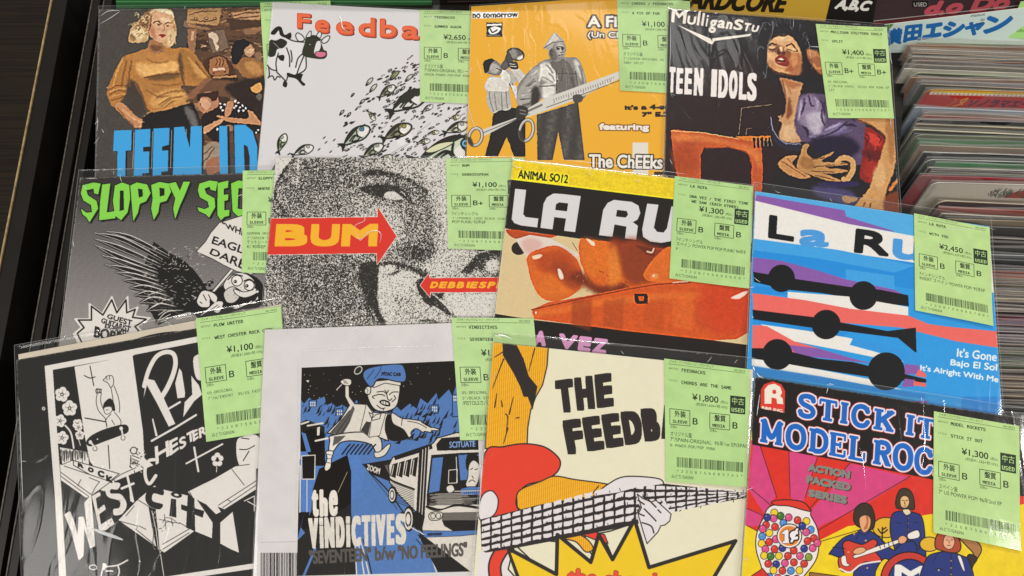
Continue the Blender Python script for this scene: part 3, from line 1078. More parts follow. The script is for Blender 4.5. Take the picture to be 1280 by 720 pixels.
    for pts, ww, cc in (([(540, 250), (528, 300), (530, 350)], 6, '#7c4f27'), ([(560, 345), (585, 400), (600, 450)], 7, '#6f4726'), ([(735, 265), (745, 320), (765, 380)], 6, '#6d4524'), ([(600, 240), (640, 256), (690, 250)], 4, '#93602e'),
                        ([(560, 280), (600, 300), (650, 296), (720, 284)], 5, '#f0c07c'), ([(590, 318), (660, 306), (735, 302)], 4, '#583a20'), ([(620, 345), (690, 350), (740, 340)], 4, '#8d5d2e'), ([(640, 420), (700, 392), (760, 384)], 4, '#e2ae68'),
                        ([(660, 436), (680, 420), (700, 408)], 3, '#6f4726'), ([(675, 438), (695, 424), (715, 412)], 3, '#6f4726'), ([(600, 462), (680, 446), (775, 418)], 4, '#d99f58'), ([(500, 240), (480, 290), (462, 350)], 5, '#dca45e'),
                        ([(520, 250), (505, 300), (498, 350)], 5, '#7c4f27'), ([(800, 250), (830, 290), (856, 318)], 4, '#6d4524'), ([(770, 235), (800, 270), (830, 310)], 5, '#d89c56'), ([(640, 190), (650, 205), (670, 212)], 4, '#8a5a3c'),
                        ([(500, 445), (545, 485), (590, 500)], 4, '#e8b88c'), ([(480, 440), (520, 490), (545, 512)], 4, '#7a4a2c')):
        c.stroke(pts, ww, cc, blur=2.2)
    painterly(c, .75, 3, .12, .9)
    # title
    c.frame(120, 100, 6.545)
    blue = '#3fa6e6'
    dk = '#2b2524'
    for pts in ([(148, 412), (292, 410), (288, 575), (242, 578), (236, 1000), (170, 1000), (176, 582), (140, 580)],
                [(320, 408), (446, 400), (442, 545), (385, 548), (386, 586), (436, 585), (432, 760), (378, 764), (376, 815), (430, 812), (428, 1000), (300, 1000)],
                [(472, 398), (602, 392), (598, 530), (542, 545), (542, 578), (592, 575), (588, 745), (534, 752), (532, 812), (586, 808), (584, 1000), (456, 1000)],
                [(640, 388), (722, 382), (768, 560), (776, 380), (866, 376), (864, 990), (766, 990), (712, 760), (706, 990), (622, 990)]):
        c.poly([(x + 14, y + 6) for x, y in pts], '#1f1a1a')
        c.stroke([(pts[1][0] + 18, pts[1][1] + 20), (pts[1][0] + 8, 720)], 4, '#c8c4bc', smooth=False)
        c.poly(pts, blue)
    c.frame(220, 100, 6.26)
    c.poly([(352, 362), (418, 362), (430, 980), (356, 980)], '#1f1a1a')
    c.poly([(337, 360), (400, 358), (412, 980), (346, 980)], blue)
    c.poly([(446, 352), (540, 350), (610, 400), (650, 520), (650, 800), (600, 960), (470, 980)], '#1f1a1a')
    c.poly([(455, 352), (540, 350), (600, 400), (636, 520), (640, 800), (590, 940), (468, 975)], blue)
    c.poly([(530, 505), (560, 520), (576, 600), (575, 720), (545, 740), (536, 700)], '#2c2221')
    c.poly([(690, 360), (800, 350), (840, 500), (840, 800), (790, 960), (700, 960), (665, 800), (660, 500)], blue)
    c.poly([(735, 500), (765, 500), (770, 800), (738, 800)], '#2c2221')
    c.poly([(880, 350), (950, 350), (960, 800), (1040, 795), (1040, 960), (880, 960)], blue)
    return c


def fish(c, x, y, s, ang, body='#c9d49a', top='#2a2a20', eye=None):
    ca, sa = math.cos(ang), math.sin(ang)

    def t(p):
        return [(x + (a * ca - b * sa) * s, y + (a * sa + b * ca) * s) for a, b in p]
    out = [(-1.0, 0.0), (-.45, -.38), (.2, -.5), (.8, -.28), (1.0, .02), (.75, .3), (.2, .42), (-.5, .22)]
    c.poly(t(out), body, smooth=True)
    c.poly(t([(-.9, -.05), (-.4, -.38), (.2, -.5), (.5, -.42), (.05, -.3), (-.4, -.16)]), top, smooth=True)
    c.lines([t([(-.6, .02), (-.2, -.12), (0, -.05)]), t([(-.5, .12), (-.1, .28)]), t([(-.2, .3), (.1, .2)])], .09 * s, '#201f1a', smooth=True)
    c.poly(t([(.15, -.1), (.7, -.2), (.9, .05), (.6, .25), (.2, .25)]), '#e9e6e2', smooth=True)
    c.stroke(t(out + [out[0]]), .1 * s, '#201f1a', closed=True)
    c.poly(t([(-.95, 0), (-1.4, -.32), (-1.28, 0), (-1.4, .34)]), '#201f1a', smooth=True)
    c.stroke(t([(.15, -.3), (.05, 0), (.2, .3)]), .08 * s, '#201f1a')
    c.stroke(t([(-.5, .1), (-.1, -.05), (0, .1)]), .07 * s, '#201f1a')
    ex = t([(.52, -.2)])[0]
    c.ell(ex[0], ex[1], .17 * s, None, '#201f1a')
    c.ell(ex[0], ex[1], .11 * s, None, eye or '#e9e6e2')
    c.ell(ex[0], ex[1], .05 * s, None, '#201f1a')


def art_feed1():
    c = Canvas(308, -8, 630, 275, 3, '#dddadc')
    R = random.Random(9)
    # title
    c.frame(320, 0, 3.4286)
    q = [(176, 58), (1010, 92), (1006, 198), (172, 132)]
    slots = [(0, .072), (.092, .168), (.200, .292), (.316, .405), (.425, .515), (.538, .632), (.65, .735), (.755, .85), (.87, .95)]
    word = 'Feedbacks'
    tops = {'F': 0, 'd': -.02, 'b': -.02, 'k': -.02}
    for ch, (a, b) in zip(word, slots):
        t = tops.get(ch, .26)
        y1 = 1.0 if ch != 'F' else .82
        qq = qmap([(176, 56), (1010, 112), (1008, 196), (176, 138)], [(a, t), (b, t), (b, y1 if ch == 'F' else .98), (a, y1 if ch == 'F' else .98)])
        qs = qq + np.array([3.5, 3.5])
        heavy(c, ch, qs, '#4a2018', 4.6)
        heavy(c, ch, qq, '#dd4f2a', 4.6)
        heavy(c, ch, qq * .86 + qq.mean(0) * .14 - np.array([1.2, 1.5]), '#ea6c40', 2.2)
    # cow
    c.frame(325, 0, 6.0)
    ink = '#1b1a16'
    c.poly([(75, 260), (160, 210), (200, 290), (330, 320), (320, 420), (345, 500), (280, 560), (200, 560), (120, 540), (55, 500), (60, 320)], '#e4e1e2', smooth=True)
    c.poly([(80, 250), (120, 205), (160, 205), (185, 262), (230, 245), (232, 290), (180, 282), (150, 262), (140, 230), (110, 262)], ink, smooth=True)
    c.poly([(62, 340), (80, 300), (120, 305), (160, 290), (205, 318), (175, 360), (130, 370), (110, 420), (62, 420)], '#26261c', smooth=True)
    c.lines([[(180, 275), (250, 308), (330, 318)], [(200, 360), (222, 430), (222, 500)], [(232, 380), (240, 430), (238, 465)], [(325, 400), (285, 440), (268, 505)],
             [(330, 420), (300, 490), (275, 560)], [(345, 430), (345, 510), (310, 545), (270, 560)], [(138, 400), (120, 470), (128, 545)],
             [(52, 485), (85, 520), (125, 530)], [(65, 500), (70, 560), (60, 585)], [(70, 575), (95, 570), (110, 600), (130, 575), (150, 580)],
             [(130, 545), (160, 575), (185, 600)], [(210, 560), (200, 600), (185, 610)]], 9, ink, smooth=True)
    c.poly([(135, 420), (180, 415), (178, 455), (150, 450)], ink, smooth=True)
    c.poly([(205, 545), (260, 560), (320, 555), (310, 600), (340, 632), (320, 642), (270, 592), (210, 575)], ink, smooth=True)
    c.poly([(170, 640), (185, 600), (205, 625), (195, 655)], ink, smooth=True)
    c.poly([(335, 325), (345, 280), (390, 265), (440, 275), (462, 330), (480, 375), (500, 385), (500, 425), (460, 445), (345, 428), (315, 400)], '#2e2f20', smooth=True)
    c.poly([(425, 318), (452, 312), (455, 350), (440, 385), (405, 400)], '#e4e1e2', smooth=True)
    c.poly([(412, 405), (430, 388), (490, 392), (492, 418), (460, 432), (425, 425)], '#dc7391', smooth=True, out=ink, ow=5)
    c.poly([(268, 270), (285, 248), (325, 275), (330, 305), (290, 310)], '#e4e1e2', smooth=True, out=ink, ow=7)
    c.poly([(465, 300), (500, 272), (525, 275), (505, 315), (470, 325)], '#e4e1e2', smooth=True, out=ink, ow=7)
    c.poly([(345, 285), (365, 245), (385, 235), (378, 280)], '#e4e1e2', smooth=True, out=ink, ow=6)
    c.poly([(425, 270), (445, 240), (462, 250), (452, 285)], '#e4e1e2', smooth=True, out=ink, ow=6)
    c.ell(375, 335, 4, 4, '#e4e1e2')
    c.ell(350, 285, 5, 5, '#e4e1e2')
    c.lines([[(345, 285), (400, 280), (460, 300)]], 8, ink, smooth=True)
    # shoal
    c.frame(420, 90, 6.26)
    A = -.62
    for x, y in [(R.uniform(-60, 700), R.uniform(-80, 700)) for _ in range(260)] + [(R.uniform(400, 1220), R.uniform(-200, 700)) for _ in range(260)]:
        # keep the shoal below its upper-left edge
        if y < 420 - .95 * x - R.uniform(-40, 60) * 1 or y < -190:
            continue
        if x < 330 and y > 380 + 0.1 * x and x < 60:
            continue
        L = R.uniform(8, 24)
        a = -.5 + R.uniform(-.15, .15)
        c.stroke([(x - L * math.cos(a), y - L * math.sin(a)), (x, y - 1), (x + L * math.cos(a), y + L * math.sin(a))], 3, ink, mid=R.uniform(9, 17))
        if L > 13 and R.random() < .6:
            c.stroke([(x - L * .5 * math.cos(a), y - L * .5 * math.sin(a)), (x, y - 1), (x + L * .6 * math.cos(a), y + L * .6 * math.sin(a))], 1, '#dcdcd8', mid=R.uniform(4, 8))
    c.lines([[(450, 655), (640, 510)], [(380, 670), (560, 560)], [(640, 470), (740, 400)], [(370, 440), (400, 410)]], 2, '#4a4842')
    for x, y, s, a in ((260, 75, 50, -.8), (290, 125, 52, -.8), (455, 25, 62, -.7), (570, 45, 50, -.7), (520, 130, 30, -.7), (205, 232, 34, -.7), (130, 180, 22, -.8), (45, 318, 32, -.8), (100, 335, 28, -.8)):
        pts = [(x + s * (u * math.cos(a) - v * math.sin(a)) * .8, y + s * (u * math.sin(a) + v * math.cos(a)) * .8) for u, v in ((-1, .1), (0, -.34), (.9, -.15), (.9, .15), (0, .36))]
        c.poly(pts, '#cfd3c2' if s < 60 else '#8b9465', smooth=True, out=ink, ow=7)
        c.stroke([(pts[0][0], pts[0][1]), ((x + pts[0][0]) / 2, (y + pts[0][1]) / 2), (x, y)], 10, ink, w2=3)
    fish(c, 405, 150, 72, -.65, '#9a9c84')
    fish(c, 580, 230, 150, -.5, '#dcdcd6')
    c.poly([(505, 235), (540, 170), (640, 130), (800, 100), (800, 160), (640, 180), (560, 240)], '#2a2a20', smooth=True)
    fish(c, 720, 285, 46, -.6, '#dcdcd6')
    fish(c, 165, 500, 118, -.6, '#b4bfae', eye='#5ba0c8')
    fish(c, 490, 468, 112, -.45, '#8a8768', eye='#cfc24a')
    fish(c, 295, 615, 88, -.55, '#a4a890')
    fish(c, 950, 440, 90, -.35, '#cfccb4')
    fish(c, 690, 545, 48, -.2, '#b9bfa0')
    fish(c, 770, 475, 38, -.2, '#d8cf90')
    fish(c, 935, 355, 40, -.2, '#d8cf90')
    fish(c, 280, 345, 44, .9, '#c9c59a')
    fish(c, 900, 640, 250, -.25, '#cbd6bc', eye='#6bb4dc')
    c.poly([(700, 620), (800, 560), (920, 545), (880, 580), (760, 630)], '#dcdcb4', smooth=True, out=ink, ow=7)
    fish(c, 1150, 560, 120, -.4, '#cfccb4')
    c.frame(320, 0, 3.4286)
    fish(c, 112, 610, 40, -1.2, '#9fb287')
    fish(c, 205, 645, 44, -.4, '#dcdcd6')
    for x, y in ((140, 660), (270, 640), (300, 610), (320, 650), (90, 650), (335, 600), (355, 625), (292, 590)):
        c.stroke([(x - 6, y + 5), (x, y), (x + 6, y - 6)], 1, ink, mid=5)
    for i in range(40):
        x, y = R.uniform(60, 960), R.uniform(690, 900)
        fish(c, x, y, R.uniform(20, 46), -.6, R.choice(['#c9d49a', '#dcdcd6', '#a4a890']))
    return c


def art_afix():
    c = Canvas(576, -10, 890, 275, 3, '#efb02f')
    R = random.Random(2)
    c.frame(570, 0, 3.2727)
    w, k = '#efe9df', '#1c1714'
    c.poly([(66, 48), (256, 48), (254, 72), (64, 76)], w)
    c.text('no tomorrow', [(68, 53), (252, 51), (252, 68), (68, 74)], k, bold=1.6)
    c.rect(124, 92, 190, 150, k)
    c.lines([[(130, 102), (182, 100)]], 8, w)
    c.poly([(132, 122), (155, 108), (182, 116), (172, 134), (150, 140), (138, 136)], w, smooth=True)
    c.lines([[(140, 118), (150, 132), (168, 122)]], 5, k, smooth=True)
    c.line('RECORDS', 128, 146, 5, w, width=56)
    for s, q, b, o in (('A Fix Of', [(540, 68), (800, 64), (800, 108), (540, 110)], 2.6, 3.5), ('(Un Chute De Fun)', [(540, 130), (905, 136), (905, 164), (540, 160)], 1.6, 2.6)):
        c.text(s, q, w, out=k, ow=o + b, bold=b)
    c.text("it's a 4-song", [(692, 432), (925, 424), (925, 452), (692, 452)], k, bold=2.6)
    c.text('7" E.P.', [(762, 460), (880, 458), (880, 476), (762, 476)], k, bold=2.4)
    c.text('featuring', [(588, 506), (788, 508), (788, 538), (588, 536)], w, out='#8a5a20', ow=4, bold=2.4)
    c.rect(722, 582, 786, 720, '#e6dfd2')
    c.text('The ChEEks', [(545, 632), (845, 636), (843, 690), (545, 684)], w, out=k, ow=4.6, bold=2.2)
    c.text('and', [(812, 700), (850, 700), (850, 715), (812, 715)], k, bold=2)
    # --- trumpet player
    c.frame(580, 40, 4.5)
    sh, sm, sd, bl = '#d9d5cc', '#a39e97', '#5f5b57', '#221e1d'
    c.poly([(165, 450), (250, 420), (300, 430), (345, 470), (345, 700), (280, 700), (240, 590), (190, 700), (118, 700), (150, 560)], bl, smooth=False)
    c.poly([(120, 290), (150, 250), (200, 255), (225, 210), (262, 220), (300, 270), (270, 300), (255, 320), (262, 430), (200, 440), (160, 455), (130, 400), (128, 340)], '#b8b3ab', smooth=True)
    c.poly([(255, 195), (300, 200), (350, 260), (330, 295), (300, 270), (280, 235)], '#cfcac2', smooth=True)
    c.poly([(120, 290), (150, 255), (235, 270), (248, 330), (180, 332), (125, 325)], '#dcd8cf', smooth=True)
    c.poly([(215, 215), (255, 240), (255, 290), (225, 290), (205, 250)], '#e0dcd4', smooth=True, blur=2)
    c.lines([[(140, 340), (150, 400), (165, 445)], [(170, 345), (178, 400), (185, 440)], [(210, 340), (212, 400), (215, 440)], [(235, 335), (240, 390), (245, 430)]], 4, '#7c7771', smooth=True, blur=1)
    c.lines([[(255, 290), (300, 385)], [(268, 285), (310, 375)]], 4, '#4b4744')
    c.poly([(262, 300), (290, 300), (320, 380), (300, 395)], '#d8d3ca')
    c.poly([(110, 195), (118, 165), (150, 150), (185, 165), (205, 185), (215, 215), (195, 245), (150, 240), (118, 225)], '#7d7771', smooth=True)
    c.poly([(108, 200), (112, 165), (150, 148), (172, 160), (150, 180), (140, 215), (118, 232)], '#1e1b1a', smooth=True)
    c.blob([(150, 185), (175, 178), (200, 200), (180, 235), (150, 225)], '#b4aea6', 5)
    c.lines([[(182, 205), (205, 215)]], 6, '#2b2725')
    c.poly([(205, 195), (235, 150), (255, 190), (230, 215)], '#5d5955', smooth=True)
    c.ell(290, 125, 52, 37, '#2b2826', rot=.35)
    c.ell(290, 127, 44, 29, '#5b5753', rot=.35)
    c.blob([(250, 110), (290, 100), (300, 140), (262, 150)], '#8d8882', 6)
    c.blob([(300, 140), (330, 130), (325, 152), (300, 156)], '#d8d4cc', 3)
    c.poly([(230, 150), (250, 110), (275, 158), (255, 185)], '#4a4643', smooth=True)
    c.poly([(245, 175), (290, 165), (305, 190), (300, 210), (262, 205)], '#3c3836', smooth=True)
    c.lines([[(255, 180), (285, 182)], [(260, 192), (295, 195)]], 4, '#b9b3aa')
    # --- man in cap with the slide rule scissors
    c.frame(660, 30, 4.2353)
    c.poly([(45, 480), (150, 450), (265, 410), (300, 720), (190, 720), (160, 570), (130, 720), (50, 720)], '#55504c')
    c.region([(45, 480), (150, 450), (265, 410), (300, 720), (190, 720), (160, 570), (130, 720), (50, 720)],
             lambda im, X, Y: im * (0.75 + 0.5 * (0.5 + 0.5 * np.sin(X / 14.0 + Y * .01)) * (vnoise(im.shape[0], im.shape[1], 12, 6, 2)))[..., None])
    c.poly([(-60, 360), (-30, 290), (40, 220), (100, 185), (200, 175), (270, 190), (312, 320), (300, 390), (250, 390), (150, 400), (60, 400), (50, 470), (-40, 470)], '#8b8680', smooth=True)
    c.poly([(-60, 380), (-20, 300), (50, 220), (62, 300), (20, 400), (-50, 430)], '#aaa59e', smooth=True, blur=3)
    c.blob([(70, 210), (110, 205), (150, 260), (150, 320), (70, 290), (62, 240)], '#e2dfd7', 7)
    c.blob([(80, 320), (130, 320), (140, 370), (80, 395)], '#e2dfd7', 6)
    c.blob([(240, 190), (270, 205), (290, 300), (262, 260)], '#d2cec6', 6)
    c.poly([(120, 200), (190, 185), (240, 250), (250, 380), (180, 400), (150, 330), (160, 280), (130, 230)], '#6a6560', smooth=True, blur=3)
    c.lines([[(150, 250), (152, 380)], [(60, 330), (140, 325)], [(250, 250), (262, 330)], [(160, 260), (250, 262)], [(0, 330), (40, 300)], [(-20, 370), (30, 350)], [(-40, 400), (10, 395)]], 4, '#4e4a47', smooth=True, blur=1.5)
    c.ell(152, 300, 5, 5, '#2b2826')
    c.ell(150, 345, 5, 5, '#2b2826')
    c.blob([(20, 350), (50, 330), (60, 400), (20, 460)], '#35312f', 5)
    c.poly([(110, 130), (150, 90), (190, 100), (200, 140), (185, 180), (150, 200), (118, 180)], '#8d8780', smooth=True)
    c.blob([(150, 105), (185, 108), (190, 160), (160, 165)], '#b9b3ab', 6)
    c.blob([(115, 140), (135, 135), (145, 190), (120, 180)], '#55504c', 5)
    c.lines([[(150, 122), (165, 118), (188, 122)], [(162, 164), (185, 160)]], 5, '#3a3634')
    c.blob([(150, 126), (165, 124), (168, 134), (152, 134)], '#3f3a37', 2)
    c.blob([(176, 124), (190, 124), (188, 134), (178, 134)], '#3f3a37', 2)
    c.stroke([(174, 124), (186, 146), (174, 150)], 4, '#55504c', blur=1)
    c.blob([(128, 150), (150, 160), (150, 190), (130, 180)], '#6d6762', 4)
    c.lines([[(122, 118), (118, 150), (128, 165)]], 7, '#4a4541', smooth=True, blur=1.5)
    for x0, y0, x1, y1, cc, ww in ((70, 215, 60, 300, '#f0ede6', 8), (95, 215, 130, 260, '#5c5752', 5), (110, 260, 140, 300, '#6d6862', 5), (75, 280, 130, 310, '#6d6862', 4), (180, 230, 175, 300, '#4a4541', 5), (205, 230, 215, 330, '#7d7872', 5),
                                  (230, 280, 240, 370, '#4a4541', 5), (270, 220, 290, 310, '#6b655f', 5), (20, 270, 50, 240, '#d8d4cc', 6), (-10, 330, 30, 290, '#6b655f', 6), (-30, 380, 10, 350, '#d0ccc4', 6), (-30, 430, 10, 420, '#57524d', 6), (290, 250, 300, 340, '#c4bfb7', 4)):
        c.stroke([(x0, y0), ((x0 + x1) / 2 + 5, (y0 + y1) / 2), (x1, y1)], ww, cc, blur=2.4)
    c.poly([(80, 125), (140, 42), (190, 88), (190, 100), (145, 100), (112, 140)], '#a9a49c', smooth=False)
    c.poly([(95, 112), (140, 45), (165, 80), (130, 92)], '#cfcac2', blur=2)
    c.lines([[(82, 128), (130, 98), (190, 92)]], 4, '#4e4a47', smooth=True)
    flat = c.img.copy()
    sat = np.clip((flat.max(-1) - flat.min(-1) - .25) * 6, 0, 1)[..., None]
    painterly(c, .45, 9, .12, .9)
    sat[:, 465:] = 1.0
    c.img = flat * sat + c.img * (1 - sat)
    # scissors with a slide rule blade
    c.frame(570, 0, 3.2727)
    c.poly([(95, 535), (250, 480), (300, 440), (370, 400), (670, 290), (676, 318), (480, 412), (300, 478), (270, 478), (105, 562)], '#d7d3cb')
    c.lines([[(370, 440), (480, 400), (670, 328)], [(100, 548), (300, 466)]], 3, '#55504c')
    c.lines([[(280, 462), (350, 430)]], 9, '#77726c')
    for i in range(24):
        t = i / 23
        x, y = 400 + t * 230, 408 - t * 80
        h = 18 if i % 6 == 0 else 10
        c.lines([[(x, y - 4), (x + 2, y + h - 4)]], 2, '#4a4642')
    for i in range(6):
        c.lines([[(600 + i * 9, 330 - i * 3), (601 + i * 9, 334 - i * 3)]], 2, '#4a4642')
    c.poly([(250, 435), (290, 440), (292, 470), (262, 492), (245, 480)], '#33302e', smooth=True)
    c.lines([[(262, 450), (285, 455)], [(262, 464), (285, 468)]], 4, '#8d8882')
    c.poly([(478, 392), (505, 385), (520, 398), (512, 416), (485, 420)], '#4a4643', smooth=True)
    for cx, cy, rx, ry in ((80, 560, 26, 36), (288, 534, 27, 44)):
        c.ell(cx, cy, rx, ry, None, rot=.25, out='#2e2b29', ow=14)
        c.ell(cx, cy, rx, ry, None, rot=.25, out='#b5b0a9', ow=9)
        c.ell(cx - 1, cy - 3, rx, ry, None, rot=.25, out='#e5e2dc', ow=3.5)
        c.poly([(cx - rx - 6, cy + 2), (cx - rx + 8, cy + 6), (cx - 8, cy + ry + 2), (cx - rx, cy + ry - 8)], '#3a3634', smooth=True, blur=2)
    return c


def art_mull():
    R2 = random.Random(14)
    c = Canvas(818, 0, 1145, 300, 3, '#201e22')
    c.frame(820, 0, 2.6667)
    w = '#f0e8dd'
    c.blob([(40, 330), (300, 200), (500, 420), (300, 650), (60, 620)], '#2d1b1e', 40)
    # thin outline of the stove
    c.lines([[(275, 448), (285, 360), (385, 348)], [(300, 450), (302, 430), (318, 428)]], 1.5, '#a98a6c')
    # wooden set
    o1, o2, o3 = '#c4562a', '#dd7a3c', '#8a3a1c'
    c.poly([(48, 436), (60, 432), (150, 440), (270, 462), (345, 455), (352, 470), (355, 560), (350, 700), (316, 720), (318, 540), (300, 505), (240, 490), (160, 492), (148, 520), (150, 720), (70, 590), (58, 520)], o1)
    c.blob([(60, 445), (150, 450), (250, 475), (340, 500), (345, 560), (320, 520), (260, 488), (150, 470), (70, 470)], o2, 6)
    c.blob([(55, 500), (120, 480), (140, 560), (75, 580)], '#b0481f', 10)
    c.lines([[(50, 436), (150, 441), (275, 463)]], 2.5, '#e9a56c')
    c.lines([[(160, 494), (240, 492), (300, 508), (316, 545)]], 3, o3, smooth=True)
    c.poly([(262, 455), (380, 452), (386, 470), (300, 470)], '#d9772f')
    for x in range(5):
        c.lines([[(326 + x * 13, 462), (328 + x * 13, 490)]], 8, '#1c1718')
        c.lines([[(331 + x * 13, 462), (333 + x * 13, 486)]], 1.5, '#97877b')
    # woman and man
    c.frame(930, 10, 6.0)
    c.blob([(430, 300), (470, 280), (560, 300), (600, 500), (520, 560), (430, 540), (420, 400)], '#241a1c', 10)
    c.poly([(470, 300), (520, 280), (570, 310), (590, 480), (560, 490), (520, 440), (480, 380)], '#a5623c', smooth=True, blur=6)
    c.blob([(480, 310), (530, 300), (550, 350), (500, 370)], '#c8895a', 8)
    c.blob([(440, 230), (520, 200), (600, 220), (640, 330), (620, 420), (560, 330), (470, 300)], '#191619', 8)
    c.stroke([(475, 330), (500, 350), (540, 350), (570, 370)], 8, '#c8804e', blur=4)
    c.stroke([(480, 380), (510, 400), (520, 440)], 7, '#6e3a22', blur=3)
    c.stroke([(520, 420), (545, 455), (585, 440)], 16, '#d3874f', blur=3)
    c.poly([(265, 510), (340, 520), (440, 560), (420, 640), (400, 720), (440, 1000), (330, 1010), (325, 720), (290, 600)], '#d6a070', smooth=False, blur=4)
    c.blob([(280, 520), (400, 560), (440, 570), (360, 600), (300, 560)], '#b57347', 8)
    c.poly([(175, 300), (180, 240), (230, 200), (330, 200), (390, 250), (425, 330), (425, 440), (400, 500), (300, 490), (220, 470), (180, 400)], '#dba673', smooth=True, blur=3)
    c.blob([(350, 350), (425, 350), (430, 480), (380, 510), (330, 470)], '#b06c40', 9, a=.9)
    c.blob([(230, 215), (330, 215), (350, 250), (250, 250)], '#e8bf8f', 9)
    c.blob([(180, 380), (230, 420), (240, 470), (190, 430)], '#c98b5b', 8)
    c.poly([(170, 300), (200, 270), (280, 285), (300, 320), (330, 310), (350, 350), (320, 390), (250, 340), (200, 325)], '#6e3f2c', smooth=True, blur=7, a=.8)
    for pts in ([(178, 292), (205, 265), (242, 272)], [(318, 285), (355, 272), (400, 320)]):
        c.stroke(pts, 9, '#2a1514', blur=1.5)
    c.blob([(182, 292), (210, 280), (238, 290), (212, 306)], '#e0b483', 4)
    c.blob([(322, 298), (360, 288), (396, 316), (350, 312)], '#e0b483', 4)
    c.stroke([(185, 305), (212, 312), (240, 300)], 5, '#35191a')
    c.stroke([(322, 305), (355, 318), (398, 326)], 5, '#35191a')
    c.poly([(250, 335), (262, 300), (300, 320), (304, 345), (280, 340)], '#5d2c22', smooth=True, blur=3)
    c.poly([(228, 395), (250, 355), (285, 352), (330, 385), (335, 425), (300, 410), (250, 402)], '#8e2a26', smooth=True, blur=2)
    c.poly([(255, 385), (272, 374), (300, 384), (285, 390)], '#e0c0a0', smooth=True, blur=2)
    c.poly([(240, 392), (275, 390), (315, 392), (295, 402)], '#3a1514', smooth=True, blur=2)
    c.poly([(150, 420), (130, 250), (100, 190), (140, 110), (230, 70), (340, 90), (440, 170), (470, 260), (440, 330), (400, 270), (350, 210), (240, 200), (185, 250), (160, 320), (180, 430), (300, 500), (420, 510), (560, 520), (500, 570), (430, 560), (280, 520), (180, 540), (140, 480)], '#1e1d21', smooth=True, blur=4)
    c.lines([[(110, 190), (140, 120), (160, 110)], [(150, 150), (165, 160)], [(240, 120), (250, 140)], [(345, 140), (360, 160)], [(100, 320), (120, 290), (150, 300)], [(140, 480), (160, 510)], [(180, 110), (200, 130)]], 5, '#6b7078', smooth=True, blur=2)
    c.poly([(318, 322), (352, 345), (340, 400), (372, 455), (330, 480), (300, 470), (332, 430), (336, 395), (306, 360)], '#a4562f', smooth=True, blur=6, a=.7)
    c.stroke([(300, 290), (296, 318), (304, 348)], 5, '#8c4a2c', blur=2)
    c.stroke([(258, 322), (252, 345), (270, 340)], 6, '#42201a', blur=2)
    c.stroke([(286, 345), (302, 346), (306, 330)], 5, '#42201a', blur=2)
    c.blob([(262, 292), (282, 290), (290, 322), (270, 326)], '#f0c48c', 4)
    c.poly([(232, 400), (262, 408), (300, 408), (334, 420), (318, 436), (262, 428)], '#8c2c26', smooth=True, blur=2)
    c.stroke([(250, 440), (290, 452), (320, 446)], 6, '#c07a48', blur=3)
    c.blob([(185, 330), (225, 340), (222, 380), (190, 380)], '#eab67e', 6)
    c.blob([(350, 360), (395, 350), (400, 420), (365, 440)], '#d8905a', 8)
    c.stroke([(190, 440), (230, 478), (300, 498), (380, 505)], 10, '#70351f', blur=4)
    c.poly([(172, 240), (200, 205), (260, 196), (330, 200), (300, 212), (240, 215), (196, 246), (180, 290)], '#2a1a1a', smooth=True, blur=3)
    for i in range(26):
        a = R2.uniform(0, 6.28)
        x, y = 280 + 190 * math.cos(a), 250 + 175 * math.sin(a)
        if x > 150 and y > 260:
            continue
        c.stroke([(x, y), (x + R2.uniform(-20, 20), y + R2.uniform(8, 34)), (x + R2.uniform(-26, 26), y + R2.uniform(30, 60))], 3.4, '#4c5158', blur=1.5)
    c.stroke([(318, 560), (350, 640), (372, 720)], 12, '#b87848', blur=6)
    c.stroke([(285, 540), (305, 620), (322, 700)], 9, '#7a4028', blur=4)
    # dress
    c.frame(930, 120, 4.965)
    c.poly([(340, 0), (540, 0), (700, 140), (760, 200), (740, 420), (600, 380), (440, 300), (345, 270), (310, 160)], '#5b4a68', smooth=True, blur=5)
    c.blob([(345, 20), (440, 0), (500, 120), (470, 240), (390, 210), (330, 130)], '#8d7a98', 12)
    c.blob([(380, 120), (480, 100), (480, 220), (430, 235)], '#c9bfcc', 12, a=.8)
    c.blob([(520, 200), (600, 160), (640, 200), (540, 260), (470, 260)], '#7e6f98', 9)
    c.lines([[(400, 0), (412, 50), (430, 60)], [(500, 40), (480, 120), (500, 180)], [(640, 160), (560, 220), (480, 250)]], 9, '#33263f', smooth=True, blur=4)
    for x0, y0, x1, y1, cc in ((350, 30, 335, 150, '#b7a8c0'), (372, 10, 352, 120, '#463654'), (440, 10, 452, 90, '#a796b4'), (470, 20, 500, 120, '#3f3050'), (520, 60, 560, 140, '#3a2c4a'), (545, 40, 640, 130, '#75658a'),
                             (590, 60, 690, 160, '#35284a'), (500, 210, 600, 170, '#a99cc0'), (560, 240, 680, 210, '#6a5d88'), (610, 180, 700, 190, '#2c2240'), (360, 180, 400, 260, '#2e2440'), (400, 250, 470, 270, '#8f82a4')):
        c.stroke([(x0, y0), ((x0 + x1) / 2 + 10, (y0 + y1) / 2 - 6), (x1, y1)], 3, cc, mid=16, blur=4)
    c.blob([(430, 260), (640, 250), (720, 330), (600, 390), (440, 340)], '#231c33', 12)
    c.poly([(270, 0), (335, 0), (320, 100), (305, 200), (345, 260), (340, 290), (250, 290), (215, 250), (235, 170), (215, 150), (255, 100)], '#cf9c6c', smooth=True, blur=4)
    c.blob([(240, 190), (300, 180), (320, 260), (250, 270)], '#dcb386', 8)
    c.blob([(280, 0), (300, 100), (262, 140), (268, 60)], '#8a4c30', 6)
    c.poly([(170, 120), (180, 200), (240, 280), (350, 290), (400, 300), (360, 340), (260, 330), (190, 280), (165, 200)], '#2c2838', smooth=True, blur=3)
